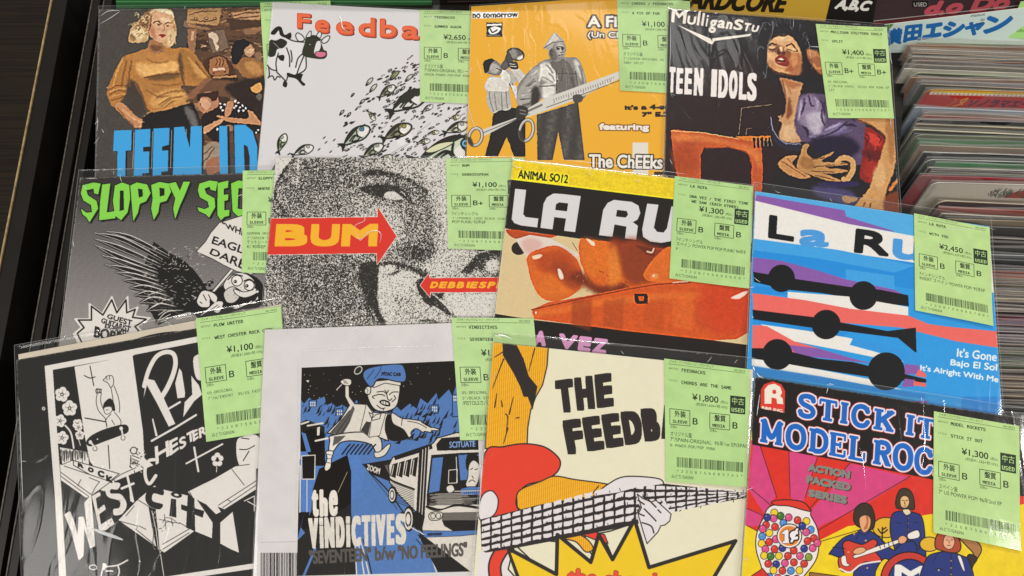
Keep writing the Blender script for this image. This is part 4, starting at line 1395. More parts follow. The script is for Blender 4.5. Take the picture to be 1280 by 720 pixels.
    c.stroke([(165, 130), (185, 220), (250, 290), (350, 295)], 5, '#9ba0b8', blur=1.5)
    c.poly([(205, 125), (235, 115), (225, 150)], '#c08a60', blur=2)
    # red cloth
    c.poly([(750, 210), (780, 195), (870, 260), (870, 320), (850, 460), (800, 540), (720, 500), (740, 350)], '#8e2420', smooth=True, blur=4)
    c.blob([(770, 220), (850, 270), (840, 310), (780, 290)], '#d13c30', 7)
    c.blob([(760, 400), (820, 420), (800, 500), (740, 480)], '#a52c22', 10)
    c.blob([(740, 330), (860, 340), (840, 400), (750, 380)], '#641a1c', 8)
    for i in range(14):
        x, y = R2.uniform(745, 860), R2.uniform(220, 500)
        c.stroke([(x, y), (x + 14, y + 22), (x + 6, y + 48)], 7, R2.choice(['#4a1416', '#c23a2c', '#7a1e1c']), blur=3)
    # man's arm
    c.poly([(700, 145), (800, 130), (925, 140), (945, 260), (935, 440), (880, 600), (885, 720), (690, 700), (700, 660), (770, 580), (810, 480), (860, 330), (875, 250), (800, 190)], '#d09a60', smooth=True, blur=3)
    c.blob([(880, 150), (930, 170), (940, 300), (915, 420), (890, 300)], '#b2743f', 8, a=.9)
    c.blob([(800, 480), (850, 420), (880, 520), (830, 580)], '#e0b27c', 8, a=.8)
    c.lines([[(740, 680), (750, 660)], [(780, 690), (785, 665)], [(700, 145), (800, 190), (872, 250)]], 8, '#6d3d20', smooth=True, blur=3)
    # hands
    c.poly([(210, 420), (260, 375), (330, 370), (300, 410), (330, 450), (400, 490), (410, 505), (340, 510), (250, 470)], '#c98f58', smooth=True, blur=2)
    c.lines([[(230, 400), (290, 440), (380, 500)], [(270, 390), (320, 440), (390, 470)]], 4, '#6d3a22', smooth=True, blur=2)
    c.poly([(345, 370), (370, 300), (405, 300), (390, 350), (440, 390), (545, 345), (550, 360), (480, 405), (620, 410), (640, 425), (500, 440), (620, 455), (640, 470), (520, 480), (470, 470), (590, 515), (600, 528), (520, 525), (420, 490), (330, 450)], '#bd8a54', smooth=True, blur=1.5)
    c.lines([[(400, 400), (500, 380)], [(430, 440), (560, 425)], [(420, 465), (560, 470)], [(440, 490), (560, 520)]], 5, '#5e3a22', smooth=True, blur=2)
    c.blob([(350, 380), (420, 390), (430, 450), (360, 440)], '#a5713f', 7)
    c.stroke([(580, 405), (620, 380), (670, 400), (675, 460), (645, 510), (620, 515)], 34, '#d1a067', blur=2)
    c.stroke([(600, 420), (645, 415), (650, 460), (625, 500)], 6, '#5e3a22', blur=2)
    c.blob([(470, 535), (690, 530), (690, 560), (500, 560)], '#2f2550', 4)
    c.blob([(430, 560), (640, 580), (700, 640), (640, 680), (460, 620)], '#4a4470', 12)
    c.poly([(610, 620), (700, 630), (695, 650), (630, 660)], '#b58a60', smooth=True, blur=3)
    c.stroke([(905, 580), (955, 520)], 22, '#d3803f', blur=3)
    c.blob([(880, 620), (1000, 600), (1000, 760), (880, 740)], '#7a3a22', 8)
    painterly(c, .7, 7, .12, .9)
    c.frame(820, 0, 2.6667)
    q = [(50, 27), (345, 70), (338, 108), (50, 74)]
    for ch, (a, b), t, bt in zip('MulliganStu', [(0, .17), (.18, .28), (.295, .325), (.345, .375), (.395, .42), (.435, .52), (.53, .62), (.63, .70), (.715, .82), (.83, .905), (.92, 1.0)],
                                 [0, .35, 0, 0, .1, .4, .35, .4, .1, .3, .4], [1.0, 1.0, 1.0, 1.0, 1.0, 1.45, 1.0, 1.0, 1.0, 1.0, 1.0]):
        qq = qmap(q, [(a, t), (b, t), (b, bt), (a, bt)])
        sk = np.array([[4, 0], [4, 0], [0, 0], [0, 0]])
        heavy(c, ch.upper() if ch in 'StuM' else ch, qq + sk, w, 2.0 if ch not in 'li' else 1.2)
    c.poly([(70, 82), (182, 128), (188, 138), (188, 148), (180, 146)], w)
    c.poly([(188, 127), (318, 112), (312, 120), (196, 136), (188, 148)], w)
    # title
    for ch, qd in (('T', (44, 222, 64, 308)), ('E', (68, 226, 90, 312)), ('E', (96, 226, 120, 314)), ('N', (127, 226, 157, 318)), ('I', (184, 230, 203, 322)),
                   ('D', (208, 232, 240, 326)), ('O', (243, 234, 272, 329)), ('L', (277, 240, 303, 332)), ('S', (304, 242, 336, 336))):
        x0, y0, x1, y1 = qd
        s = 1.6
        heavy(c, ch, [(x0 + s, y0), (x1 + s, y0 + 2), (x1 - s, y1 + 1), (x0 - s, y1)], '#f5ece8', 3.4 if ch not in 'I' else 3.6, sq=True)
    return c
def art_slop():
    c = Canvas(55, 205, 412, 530, 3, '#111111')
    # diagonal screen, darker towards the top
    Y, X = np.mgrid[0:c.h, 0:c.w].astype(np.float32)
    v = np.sin((X * 0.98 + Y) * math.pi / 3.3) * np.sin((X - Y * 0.98) * math.pi / 3.3)
    g = np.clip(Y / c.h * 1.15, 0, 1) ** .8
    m = np.clip((v - (0.62 - 1.15 * g)) * 3 + .5, 0, 1)[..., None]
    c.img = hexc('#2b2828') * (1 - m) + hexc('#b9b3b0') * m
    c.frame(60, 200, 3.13)
    c.region([(90, 60), (1200, 60), (1200, 250), (90, 250)], lambda im, X, Y: im * (1 - .75 * np.clip((250 - Y) / 180, 0, 1)[..., None]) + hexc('#2b2724') * (.75 * np.clip((250 - Y) / 180, 0, 1)[..., None]), blur=14)
    gr, k, w = '#86d64c', '#171512', '#e2dcd6'
    # dripping title letters
    L = []
    L.append([(135, 98), (178, 88), (206, 92), (196, 135), (180, 130), (178, 112), (150, 118), (156, 138), (190, 160), (196, 190), (176, 222), (162, 244), (150, 224), (136, 214), (128, 190), (150, 206), (172, 204), (168, 176), (138, 158), (128, 130)])
    L.append([(212, 96), (244, 92), (230, 205), (262, 200), (264, 228), (200, 236), (204, 160)])
    L.append([(262, 100), (290, 88), (318, 98), (322, 150), (312, 205), (286, 236), (262, 218), (254, 160)])
    L.append([(322, 100), (348, 88), (388, 96), (402, 130), (384, 162), (360, 172), (352, 208), (334, 240), (328, 170)])
    L.append([(404, 98), (436, 86), (472, 92), (482, 124), (464, 160), (438, 168), (432, 205), (414, 236), (404, 190), (410, 150)])
    L.append([(472, 92), (500, 86), (516, 120), (530, 84), (556, 84), (534, 140), (516, 180), (498, 232), (490, 190), (498, 150), (484, 120)])
    L.append([(592, 92), (632, 80), (664, 84), (656, 122), (636, 116), (632, 104), (612, 112), (620, 132), (652, 150), (654, 184), (630, 226), (616, 212), (590, 200), (584, 184), (612, 192), (630, 184), (624, 162), (594, 146), (586, 118)])
    L.append([(664, 90), (706, 80), (704, 108), (688, 112), (688, 136), (706, 134), (704, 156), (690, 160), (690, 196), (710, 194), (708, 218), (690, 222), (676, 236), (662, 214)])
    L.append([(716, 92), (745, 80), (790, 86), (790, 112), (745, 110), (742, 190), (790, 196), (780, 218), (745, 222), (722, 200)])
    L.append([(800, 92), (830, 82), (858, 92), (866, 150), (850, 205), (826, 232), (802, 214), (796, 150)])
    L.append([(880, 90), (902, 86), (925, 150), (925, 84), (948, 84), (946, 225), (926, 222), (902, 160), (900, 230), (880, 220)])
    for P in L:
        q = [(x + 7, y + 7) for x, y in P]
        c.poly(q, k)
        c.stroke(P + [P[0]], 7, k, smooth=False)
    for P in L:
        c.poly(P, gr)
    for P in ([(282, 120), (296, 120), (298, 195), (280, 200)], [(352, 112), (370, 115), (372, 142), (356, 148)], [(436, 108), (456, 112), (456, 138), (438, 144)], [(820, 120), (838, 120), (836, 196), (820, 196)]):
        c.poly(P, k)
    # the placard
    c.frame(220, 280, 5.5417)
    c.poly([(140, 192), (205, 120), (240, 60), (300, -10), (460, -60), (620, 0), (600, 300), (520, 352), (420, 328), (330, 285), (250, 240)], w, out=k, ow=5)
    for s, q in (('"WHERE', [(318, -14), (560, 58), (536, 116), (330, 20)]), ('EAGLES', [(262, 84), (560, 180), (544, 232), (246, 134)]), ('DARE"', [(250, 168), (520, 262), (500, 330), (232, 206)])):
        c.text(s, q, k, bold=2.2)
    # wing
    c.frame(100, 270, 4.6462)
    R = random.Random(4)
    body = [(430, 150), (520, 215), (600, 255), (660, 310), (720, 390), (760, 470), (760, 560), (620, 560), (520, 600), (455, 635), (410, 560), (380, 470), (360, 380), (380, 260)]
    c.poly(body, k)
    feathers = [((150, 88), (300, 130), (520, 240), 34), ((78, 98), (250, 140), (480, 260), 34), ((82, 132), (240, 190), (470, 290), 34), ((80, 165), (230, 240), (450, 320), 36), ((125, 228), (260, 275), (450, 340), 36),
                ((142, 282), (280, 315), (450, 365), 36), ((205, 325), (320, 350), (460, 390), 36), ((245, 372), (350, 385), (480, 420), 40), ((285, 418), (380, 420), (500, 450), 44), ((315, 462), (400, 455), (520, 480), 46),
                ((345, 505), (430, 490), (540, 510), 50), ((385, 552), (460, 530), (560, 540), 52), ((440, 625), (500, 580), (600, 560), 52)]
    for p0, p1, p2, ww in feathers:
        c.stroke([p0, p1, p2], 5, k, mid=ww)
    for p0, p1, p2, ww in feathers:
        for o in (-.42, .30):
            q = [(p0[0] + 2, p0[1]), (p1[0], p1[1] + o * ww), (p2[0], p2[1] + o * ww * .6)]
            c.stroke(q, 1.6, w, mid=5.5 if o < 0 else 3)
        for j in range(7):
            t = R.uniform(.05, .8)
            x = p0[0] + (p2[0] - p0[0]) * t
            y = (1 - t) ** 2 * p0[1] + 2 * t * (1 - t) * p1[1] + t * t * p2[1] + R.uniform(-.25, .3) * ww
            c.stroke([(x, y), (x + R.uniform(18, 60), y + R.uniform(4, 26))], 1, w, mid=R.uniform(2.5, 5))
    for i in range(150):
        x, y = R.uniform(360, 720), R.uniform(180, 520)
        a = R.uniform(-.6, .7)
        n = R.uniform(4, 20)
        c.stroke([(x, y), (x + n * math.cos(a), y + n * math.sin(a))], 2.2, w)
    for i in range(26):
        x, y = R.uniform(500, 640), R.uniform(230, 300)
        c.stroke([(x, y), (x + R.uniform(-6, 10), y + R.uniform(-22, -6))], 3, R.choice([w, k]))
    c.lines([[(420, 530), (480, 500)], [(455, 575), (495, 548)], [(462, 605), (525, 570)], [(395, 460), (450, 440)], [(480, 490), (540, 480)], [(555, 580), (640, 560)], [(560, 595), (650, 580)], [(470, 615), (520, 595)]], 4, w)
    # head and claws
    c.frame(220, 280, 5.5417)
    c.poly([(120, 500), (180, 460), (300, 440), (420, 340), (520, 350), (600, 420), (600, 560), (420, 600), (250, 660), (140, 640)], k, smooth=True)
    c.poly([(380, 310), (400, 318), (270, 470), (245, 470)], w, out=k, ow=5)
    c.poly([(150, 520), (185, 465), (250, 475), (285, 510), (270, 545), (235, 520), (230, 570), (180, 575), (150, 550)], w, smooth=True)
    c.lines([[(190, 490), (210, 530)], [(225, 490), (240, 520)], [(165, 540), (180, 550)]], 6, k)
    c.poly([(170, 635), (220, 590), (280, 540), (325, 545), (300, 610), (270, 610), (250, 590)], w, smooth=True)
    c.lines([[(250, 590), (290, 560)], [(270, 600), (300, 570)]], 4, k)
    c.poly([(330, 420), (380, 350), (470, 340), (540, 390), (540, 450), (470, 470), (400, 440), (380, 530), (340, 530), (345, 470)], w, smooth=True, out=k, ow=4)
    c.poly([(370, 440), (410, 440), (440, 500), (400, 545), (350, 540), (330, 480)], '#cfc9c3', smooth=True, out=k, ow=5)
    c.poly([(400, 450), (470, 470), (540, 455), (555, 480), (480, 510), (420, 490)], w, smooth=True, out=k, ow=5)
    for i in range(16):
        c.ell(R.uniform(350, 540), R.uniform(360, 510), 3, 3, '#55504c')
    for x, y, r in ((422, 392, 37), (506, 424, 35)):
        c.ell(x, y, r + 3, r + 3, k)
        c.ell(x, y, r - 3, r - 3, '#efe9e2')
    c.ell(410, 398, 12, 12, k)
    c.ell(490, 428, 12, 12, k)
    c.ell(407, 396, 4, 4, w)
    c.ell(487, 426, 4, 4, w)
    c.lines([[(360, 385), (400, 350), (460, 360)], [(470, 395), (510, 382), (548, 410)]], 8, k, smooth=True)
    c.poly([(395, 585), (420, 560), (440, 570), (470, 545), (490, 560), (520, 530), (540, 545), (565, 500), (570, 520), (420, 588)], w)
    c.ell(545, 455, 9, 9, w)
    c.ell(563, 468, 9, 9, w)
    for x, y in ((205, 420), (228, 405), (245, 390), (232, 425), (250, 405)):
        c.ell(x, y, 11, 11, k)
    c.lines([[(225, 408), (236, 402)], [(240, 385), (250, 390)], [(110, 495), (140, 510), (125, 520)]], 5, w)
    # burst
    c.frame(60, 200, 3.13)
    B = [(68, 690), (118, 640), (100, 602), (160, 615), (152, 560), (198, 605), (222, 575), (252, 535), (272, 585), (312, 536), (318, 585), (355, 575), (340, 608), (400, 616), (352, 645), (385, 690), (330, 760), (250, 790), (150, 780)]
    B = [(100, 680), (130, 655), (105, 622), (162, 622), (162, 562), (212, 600), (250, 534), (272, 590), (312, 534), (315, 590), (352, 575), (340, 610), (400, 618), (350, 650), (395, 700), (330, 760), (250, 790), (150, 780), (120, 720)]
    c.poly(B, w)
    c.stroke(B + [B[0]], 5, w, smooth=False)
    C_ = [(x + (245 - x) * .10, y + (665 - y) * .10) for x, y in B]
    c.stroke(C_ + [C_[0]], 6, k, smooth=False)
    for s, q in (('GUEST', [(236, 602), (330, 628), (326, 650), (230, 618)]), ('GUITARIST', [(212, 618), (324, 652), (318, 676), (208, 636)]), ('EX-MISFIT', [(226, 640), (310, 668), (308, 684), (222, 656)])):
        c.text(s, q, k, bold=.6)
    c.text('BOBBY', [(186, 652), (320, 686), (312, 724), (180, 692)], k, bold=1.6)
    return c


def stipple(c, sl, tone, seed=1, cell=.95, dark='#2c2925', light='#dedad2', soft=.30):
    """black and white grain whose density follows the tone"""
    h, w = tone.shape
    n = vnoise(h, w, c.S * cell, seed, 1) * .62 + vnoise(h, w, c.S * cell * .6, seed + 9, 1) * .38
    n = (n - .5) * 1.55 + .5
    m = np.clip((tone - n) / soft + .5, 0, 1)[..., None]
    c.img[sl] = hexc(dark) * (1 - m) + hexc(light) * m


def art_bum():
    c = Canvas(312, 188, 655, 500, 3, '#8a8a8a')
    c.frame(320, 190, 3.2727)
    # tones of the face: grey levels, turned to grain afterwards
    def G(v):
        return (v * 255, v * 255, v * 255)
    c.poly([(-20, -20), (1100, -20), (1100, 1000), (-20, 1000)], G(.54))
    c.blob([(500, -10), (800, -10), (800, 500), (620, 420), (600, 200), (520, 60)], G(.70), 30)
    c.blob([(700, 30), (800, 30), (800, 520), (740, 520)], G(.80), 18)
    c.blob([(60, 10), (180, 20), (130, 130), (70, 200)], G(.86), 10)
    c.blob([(100, 60), (320, 20), (420, 80), (380, 200), (180, 180), (70, 130)], G(.36), 26)
    c.blob([(150, 20), (180, 20), (170, 130), (150, 130)], G(.62), 7)
    c.blob([(70, 150), (110, 240), (160, 270), (60, 280)], G(.48), 12)
    c.blob([(200, 200), (420, 130), (480, 200), (480, 280), (200, 290)], G(.58), 20)
    c.blob([(430, 90), (480, 70), (560, 90), (640, 130), (700, 160), (690, 190), (640, 175), (560, 130), (480, 100)], G(.02), 6)
    c.blob([(600, 120), (700, 150), (740, 300), (720, 420), (620, 440), (590, 300), (650, 220)], G(.42), 22)
    c.blob([(420, 110), (520, 100), (620, 160), (560, 165), (440, 150)], G(.50), 12)
    c.poly([(430, 150), (500, 140), (560, 150), (600, 160), (640, 200), (630, 208), (590, 178), (540, 165), (500, 168), (470, 168)], G(.0), smooth=True, blur=2.5)
    c.poly([(440, 150), (510, 140), (540, 160), (520, 180), (470, 170)], G(.0), smooth=True, blur=3)
    c.poly([(530, 170), (560, 165), (590, 185), (570, 196), (530, 188)], G(.98), smooth=True, blur=1.5)
    c.lines([[(480, 180), (540, 196), (590, 196), (620, 205)], [(520, 140), (590, 152), (625, 178), (640, 205)]], 6, G(.12), smooth=True, blur=3)
    c.stroke([(565, 152), (600, 165), (622, 190)], 5, G(.9), blur=2)
    c.blob([(420, 280), (560, 220), (640, 260), (640, 330), (520, 380), (440, 360)], G(.66), 26)
    c.blob([(600, 370), (700, 370), (740, 420), (690, 450), (620, 430), (580, 400)], G(.20), 14)
    c.blob([(560, 350), (600, 370), (650, 430), (620, 440), (560, 380)], G(.34), 12)
    c.blob([(740, 420), (850, 380), (900, 480), (820, 520), (720, 500), (680, 460)], G(.76), 18)
    c.blob([(30, 430), (420, 420), (430, 640), (500, 720), (20, 720)], G(.46), 22)
    c.blob([(30, 480), (120, 500), (180, 640), (60, 680)], G(.52), 20)
    c.stroke([(110, 460), (180, 560), (230, 650), (280, 720)], 16, G(.14), blur=10)
    c.poly([(425, 480), (460, 450), (490, 460), (500, 500), (490, 620), (470, 620), (440, 560), (420, 510)], G(.0), smooth=True, blur=3)
    c.poly([(495, 460), (600, 470), (680, 510), (700, 560), (720, 600), (760, 640), (780, 760), (520, 760), (490, 640), (492, 560)], G(.86), smooth=True, blur=6)
    c.blob([(600, 560), (700, 600), (760, 700), (620, 720), (560, 640)], G(.74), 14)
    c.stroke([(455, 470), (500, 455), (580, 470), (640, 480), (700, 505)], 20, G(.28), blur=6)
    c.stroke([(490, 465), (482, 560), (490, 640), (525, 720)], 16, G(.0), blur=3)
    c.stroke([(440, 540), (450, 620), (480, 680), (520, 730)], 10, G(.18), blur=5)
    c.stroke([(500, 620), (512, 680), (540, 730)], 5, G(.98), blur=1.5)
    c.stroke([(560, 590), (600, 640), (660, 690)], 5, G(.5), blur=3)
    c.stroke([(505, 480), (545, 500), (585, 488), (560, 500)], 7, G(.1), blur=2)
    c.poly([(655, 530), (690, 520), (690, 560), (720, 590), (760, 575), (770, 590), (700, 620), (670, 580)], G(.0), smooth=True, blur=2.5)
    c.poly([(700, 620), (735, 590), (745, 600), (800, 660), (790, 668), (730, 630), (715, 635)], G(.06), blur=1.5)
    c.stroke([(735, 590), (770, 620), (800, 655)], 6, G(1.0), blur=1.5)
    c.stroke([(680, 690), (740, 700), (760, 760)], 12, G(.1), blur=4)
    c.poly([(760, 580), (1100, 575), (1100, 760), (800, 760), (830, 690)], G(.95), blur=5)
    c.poly([(835, 490), (925, 400), (1100, 380), (1100, 420), (960, 430), (870, 500)], G(.10), blur=3)
    c.poly([(960, 430), (1100, 400), (1100, 500), (1000, 520), (900, 470)], G(.25), blur=4)
    c.ell(970, 468, 30, 30, G(.92), blur=4)
    c.stroke([(880, 420), (960, 400), (1060, 380)], 4, G(1.0), blur=1)
    # the shaded left side of the face, nose wing, lids and cheek
    c.blob([(90, 60), (330, 20), (420, 90), (400, 240), (160, 260), (80, 200)], G(.40), 30, a=.7)
    c.blob([(420, 200), (520, 210), (600, 215), (560, 250), (450, 240)], G(.60), 14)
    c.blob([(590, 210), (660, 190), (700, 300), (690, 380), (620, 380), (600, 300)], G(.44), 18)
    c.blob([(470, 240), (560, 240), (600, 320), (560, 400), (500, 340)], G(.74), 22)
    c.blob([(100, 430), (300, 430), (420, 470), (400, 640), (300, 700), (160, 640)], G(.36), 26, a=.7)
    c.stroke([(436, 96), (500, 84), (580, 96), (650, 130), (698, 160)], 10, G(.06), blur=5)
    c.stroke([(440, 112), (520, 104), (600, 124), (650, 150)], 12, G(.62), blur=6)
    c.poly([(60, 20), (150, 15), (120, 60), (90, 120), (70, 190)], G(.95), smooth=True, blur=3)
    c.stroke([(165, 20), (120, 70), (86, 130), (78, 180), (110, 240), (130, 265)], 9, G(.08), blur=3)
    c.stroke([(172, 30), (172, 80), (168, 130)], 5, G(.95), blur=2)
    c.poly([(425, 152), (480, 138), (560, 148), (590, 160), (540, 172), (500, 182), (460, 170)], G(.0), smooth=True, blur=3)
    c.poly([(530, 166), (566, 162), (598, 188), (570, 196), (528, 186)], G(1.0), smooth=True, blur=1)
    c.stroke([(425, 150), (500, 136), (580, 146), (618, 172), (636, 206)], 8, G(.02), blur=2)
    c.stroke([(480, 186), (540, 200), (600, 200)], 5, G(.2), blur=2)
    c.stroke([(430, 205), (520, 215), (600, 214)], 8, G(.44), blur=5)
    c.stroke([(500, 470), (560, 456), (640, 476), (700, 520)], 12, G(.04), blur=4)
    c.poly([(424, 482), (446, 452), (492, 452), (500, 500), (492, 620), (470, 640), (440, 570)], G(.0), smooth=True, blur=3)
    c.stroke([(486, 480), (480, 560), (492, 640), (530, 730)], 24, G(.0), blur=3)
    c.poly([(505, 470), (560, 462), (570, 480), (540, 500), (510, 492)], G(.9), smooth=True, blur=2)
    tone = c.img[..., 0].copy()
    stipple(c, (slice(None), slice(None)), tone * .90 + .04, 3)
    # red arrows
    w = '#e8e2da'
    for P in ([(58, 272), (497, 266), (498, 226), (575, 345), (496, 460), (494, 414), (46, 420)], [(672, 546), (706, 498), (710, 516), (1100, 512), (1100, 572), (712, 574), (712, 594)]):
        c.poly(P, w)
        c.stroke(P + [P[0]], 4.5, w, smooth=False)
        c.poly(P, '#dc3527')
    y = '#f6b52a'
    for ch, (a, b) in zip('BUM', ((.0, .315), (.345, .625), (.65, 1.0))):
        heavy(c, ch, qmap([(84, 295), (500, 294), (494, 386), (76, 386)], [(a, 0), (b, 0), (b, 1), (a, 1)]), y, 7.5, sq=True)
    for i, ch in enumerate('DEBBIESPEAK'):
        x = 712 + i * 36 - (8 if i > 4 else 0)
        if ch == 'I':
            heavy(c, ch, [(x + 10, 530), (x + 22, 530), (x + 14, 557), (x + 2, 557)], y, 2.4)
        else:
            heavy(c, ch, [(x + 8 - (10 if i > 4 else 0), 530), (x + 38 - (10 if i > 4 else 0), 530), (x + 28 - (10 if i > 4 else 0), 557), (x - 2 - (10 if i > 4 else 0), 557)], y, 2.4)
    return c


def art_ruta():
    c = Canvas(598, 190, 955, 550, 3, '#dfc58e')
    c.frame(610, 190, 2.7706)
    k = '#1b1614'
    c.poly([(80, 20), (940, 112), (940, 202), (76, 95)], '#edcf1e')
    c.poly([(76, 95), (940, 200), (940, 385), (55, 264)], k)
    c.poly([(55, 264), (940, 385), (930, 700), (10, 570)], '#dcc493')
    c.poly([(160, 582), (930, 668), (930, 1010), (-40, 860), (-10, 560)], k)
    c.poly([(10, 558), (160, 582), (155, 602), (10, 600)], k)
    c.text('ANIMAL SO12', [(106, 62), (278, 80), (274, 108), (104, 90)], '#2b2412', bold=.9)
    w = '#dcd9da'
    Q = [(94, 127), (655, 190), (628, 318), (80, 250)]

    def P(pts, col, sm=False):
        c.poly(qmap(Q, pts), col, smooth=sm)
    # rounded deco letters
    P([(0, 0), (.068, 0), (.068, .68), (.085, .75), (.165, .75), (.165, 1.0), (.06, 1.0), (.02, .96), (0, .86)], w)
    P([(.185, 1.0), (.185, .32), (.20, .14), (.235, .02), (.28, 0), (.405, 0), (.405, 1.0), (.335, 1.0), (.335, .66), (.262, .66), (.262, 1.0)], w)
    P([(.262, .46), (.262, .30), (.28, .24), (.335, .24), (.335, .46)], k)
    P([(.555, 1.0), (.555, .30), (.575, .10), (.61, 0), (.72, 0), (.765, .08), (.785, .28), (.775, .46), (.75, .54), (.785, .62), (.79, 1.0), (.72, 1.0), (.715, .68), (.64, .66), (.64, 1.0)], w)
    P([(.64, .44), (.64, .26), (.70, .26), (.712, .36), (.70, .44)], k)
    P([(.815, 0), (.885, 0), (.885, .62), (.91, .72), (.95, .72), (.965, .60), (.965, 0), (1.04, 0), (1.04, .7), (1.01, .92), (.95, 1.0), (.88, 1.0), (.83, .9), (.815, .7)], w)
    P([(1.06, 0), (1.30, 0), (1.30, .24), (1.22, .24), (1.22, 1.0), (1.14, 1.0), (1.14, .24), (1.06, .24)], w)
    P([(1.32, 1.0), (1.32, .32), (1.34, .14), (1.38, .02), (1.42, 0), (1.5, 0), (1.5, 1)], w)
    # photograph of orange chairs
    c.frame(610, 270, 5.5412)
    o1, o2, o3 = '#d9641f', '#b8491a', '#8b3112'
    c.poly([(130, 92), (280, 110), (260, 150), (200, 158), (150, 135)], o2, smooth=True)
    c.poly([(270, 108), (480, 135), (440, 150), (300, 150)], o2)
    c.ell(212, 224, 50, 46, '#2a1c14')
    c.poly([(190, 160), (290, 130), (420, 150), (520, 200), (640, 270), (600, 290), (470, 215), (270, 285), (220, 210)], '#e1d6ca')
    c.blob([(230, 180), (300, 150), (380, 190), (330, 240), (270, 260)], '#dcb2a8', 12)
    body = [(270, 285), (330, 235), (470, 205), (580, 265), (640, 340), (655, 440), (640, 500), (560, 560), (450, 590), (360, 555), (300, 450), (275, 350)]
    c.poly(body, o1, smooth=True)
    c.blob([(330, 270), (520, 240), (620, 350), (640, 460), (520, 470), (380, 400)], o2, 20)
    c.blob([(440, 330), (540, 320), (640, 420), (640, 500), (500, 470)], '#a2411a', 16)
    c.blob([(380, 400), (480, 420), (560, 540), (420, 570), (340, 500)], '#de6f22', 20)
    c.poly([(305, 278), (350, 265), (375, 270), (350, 295), (315, 298)], '#f0d9bd', smooth=True, blur=2)
    c.poly([(482, 370), (500, 368), (522, 410), (520, 435), (495, 430)], '#eee2d2', smooth=True, blur=2)
    c.poly([(640, 150), (700, 160), (1400, 250), (1400, 480), (1150, 560), (880, 570), (760, 520), (690, 440), (640, 320), (625, 220)], o1)
    c.blob([(650, 170), (760, 170), (940, 220), (900, 330), (760, 400), (680, 380)], '#e0701f', 16)
    c.blob([(840, 160), (950, 190), (960, 420), (900, 330)], o3, 18)
    c.blob([(640, 380), (760, 480), (940, 460), (960, 560), (800, 560), (640, 470), (560, 430)], '#7a2e14', 14)
    c.blob([(930, 180), (1100, 200), (1060, 460), (960, 440)], '#9a3a16', 22)
    c.poly([(680, 155), (735, 180), (738, 205), (715, 200)], '#efe3d2', smooth=True, blur=1.5)
    c.stroke([(585, 185), (620, 240)], 4, '#6b3a1c')
    c.stroke([(615, 280), (640, 350), (660, 400)], 4, '#f0c79a', blur=1)
    R = random.Random(8)
    for i in range(60):
        x, y = R.uniform(600, 1000), R.uniform(380, 520)
        c.stroke([(x, y), (x + R.uniform(-14, 14), y + R.uniform(-14, 14))], 3, R.choice(['#5c200e', '#c4561e', '#e08a4a']), blur=1.2)
    c.frame(770, 280, 4.2353)
    c.blob([(-20, 100), (30, 200), (20, 300), (-40, 320)], '#e8862e', 14, a=.8)
    c.blob([(40, 110), (280, 140), (200, 300), (80, 300), (40, 240)], '#8f3a18', 16)
    c.poly([(100, 110), (210, 130), (200, 170), (160, 160)], '#6b2a12', blur=3)
    c.stroke([(165, 145), (190, 150), (200, 130)], 9, '#eed9bd', blur=2)
    c.poly([(150, 250), (230, 150), (300, 130), (330, 300), (200, 305), (155, 290)], '#dd6a22', smooth=True, blur=2)
    c.ell(205, 275, 22, 16, '#e88c4c', blur=5)
    c.ell(200, 272, 7, 5, '#f5dcc0', blur=2)
    # the table top
    c.frame(610, 190, 2.7706)
    T = [(150, 545), (210, 520), (330, 500), (480, 470), (560, 455), (760, 440), (905, 465), (920, 610), (860, 650), (780, 652), (480, 620), (160, 578)]
    c.poly(T, '#d2561d', smooth=False)
    c.poly([(160, 552), (400, 505), (640, 485), (905, 480), (910, 500), (640, 510), (400, 530), (160, 575)], '#e06a26', blur=6)
    for a, col, al in ((290, '#963a16', .55), (400, '#a8441a', .5), (540, '#bb4a1a', .4), (640, '#e8742c', .4), (720, '#c04420', .5)):
        c.poly([(a, 515), (a + 70, 505), (a + 66, 620), (a - 2, 600)], col, blur=4, a=al)
    c.blob([(740, 450), (905, 470), (915, 610), (840, 640), (760, 600)], '#cf431c', 20)
    c.lines([[(150, 546), (330, 506), (560, 462), (700, 452)]], 3, '#7a2c12', smooth=True, blur=1)
    c.lines([[(640, 452), (700, 446)]], 3.5, '#f0d8c0', blur=1)
    c.poly([(840, 505), (895, 480), (895, 490), (870, 508)], '#f3ded0', smooth=True, blur=1)
    c.ell(166, 556, 3.5, 3.5, '#f5e6d6')
    c.poly([(506, 490), (548, 490), (554, 500), (552, 524), (516, 526), (508, 516)], k)
    c.poly([(520, 500), (540, 500), (541, 515), (524, 516)], '#cf541c')
    c.lines([[(540, 512), (552, 524)]], 4, k)
    c.poly([(780, 652), (860, 648), (930, 610), (930, 672)], '#dcc493')
    lum = c.img.copy()
    painterly(c, .35, 5, .10, .9)
    Q = np.clip((lum[..., 0] - lum[..., 2]) * 3 - .6, 0, 1)[..., None]
    c.img = lum * (1 - Q) + c.img * Q
    # second title
    pk = '#dd9bc9'
    Q = [(162, 616), (412, 648), (404, 696), (156, 664)]
    for ch, (a, b) in zip('UNA', ((-.52, -.33), (-.28, -.06), (0, .18))):
        heavy(c, ch, qmap(Q, [(a, 0), (b, 0), (b, 1.1), (a, 1.1)]), pk, 5)
    for ch, (a, b) in zip('VEZ', ((.34, .60), (.62, .80), (.82, 1.02))):
        heavy(c, ch, qmap(Q, [(a, 0), (b, 0), (b, 1.1), (a, 1.1)]), pk, 5)
    return c


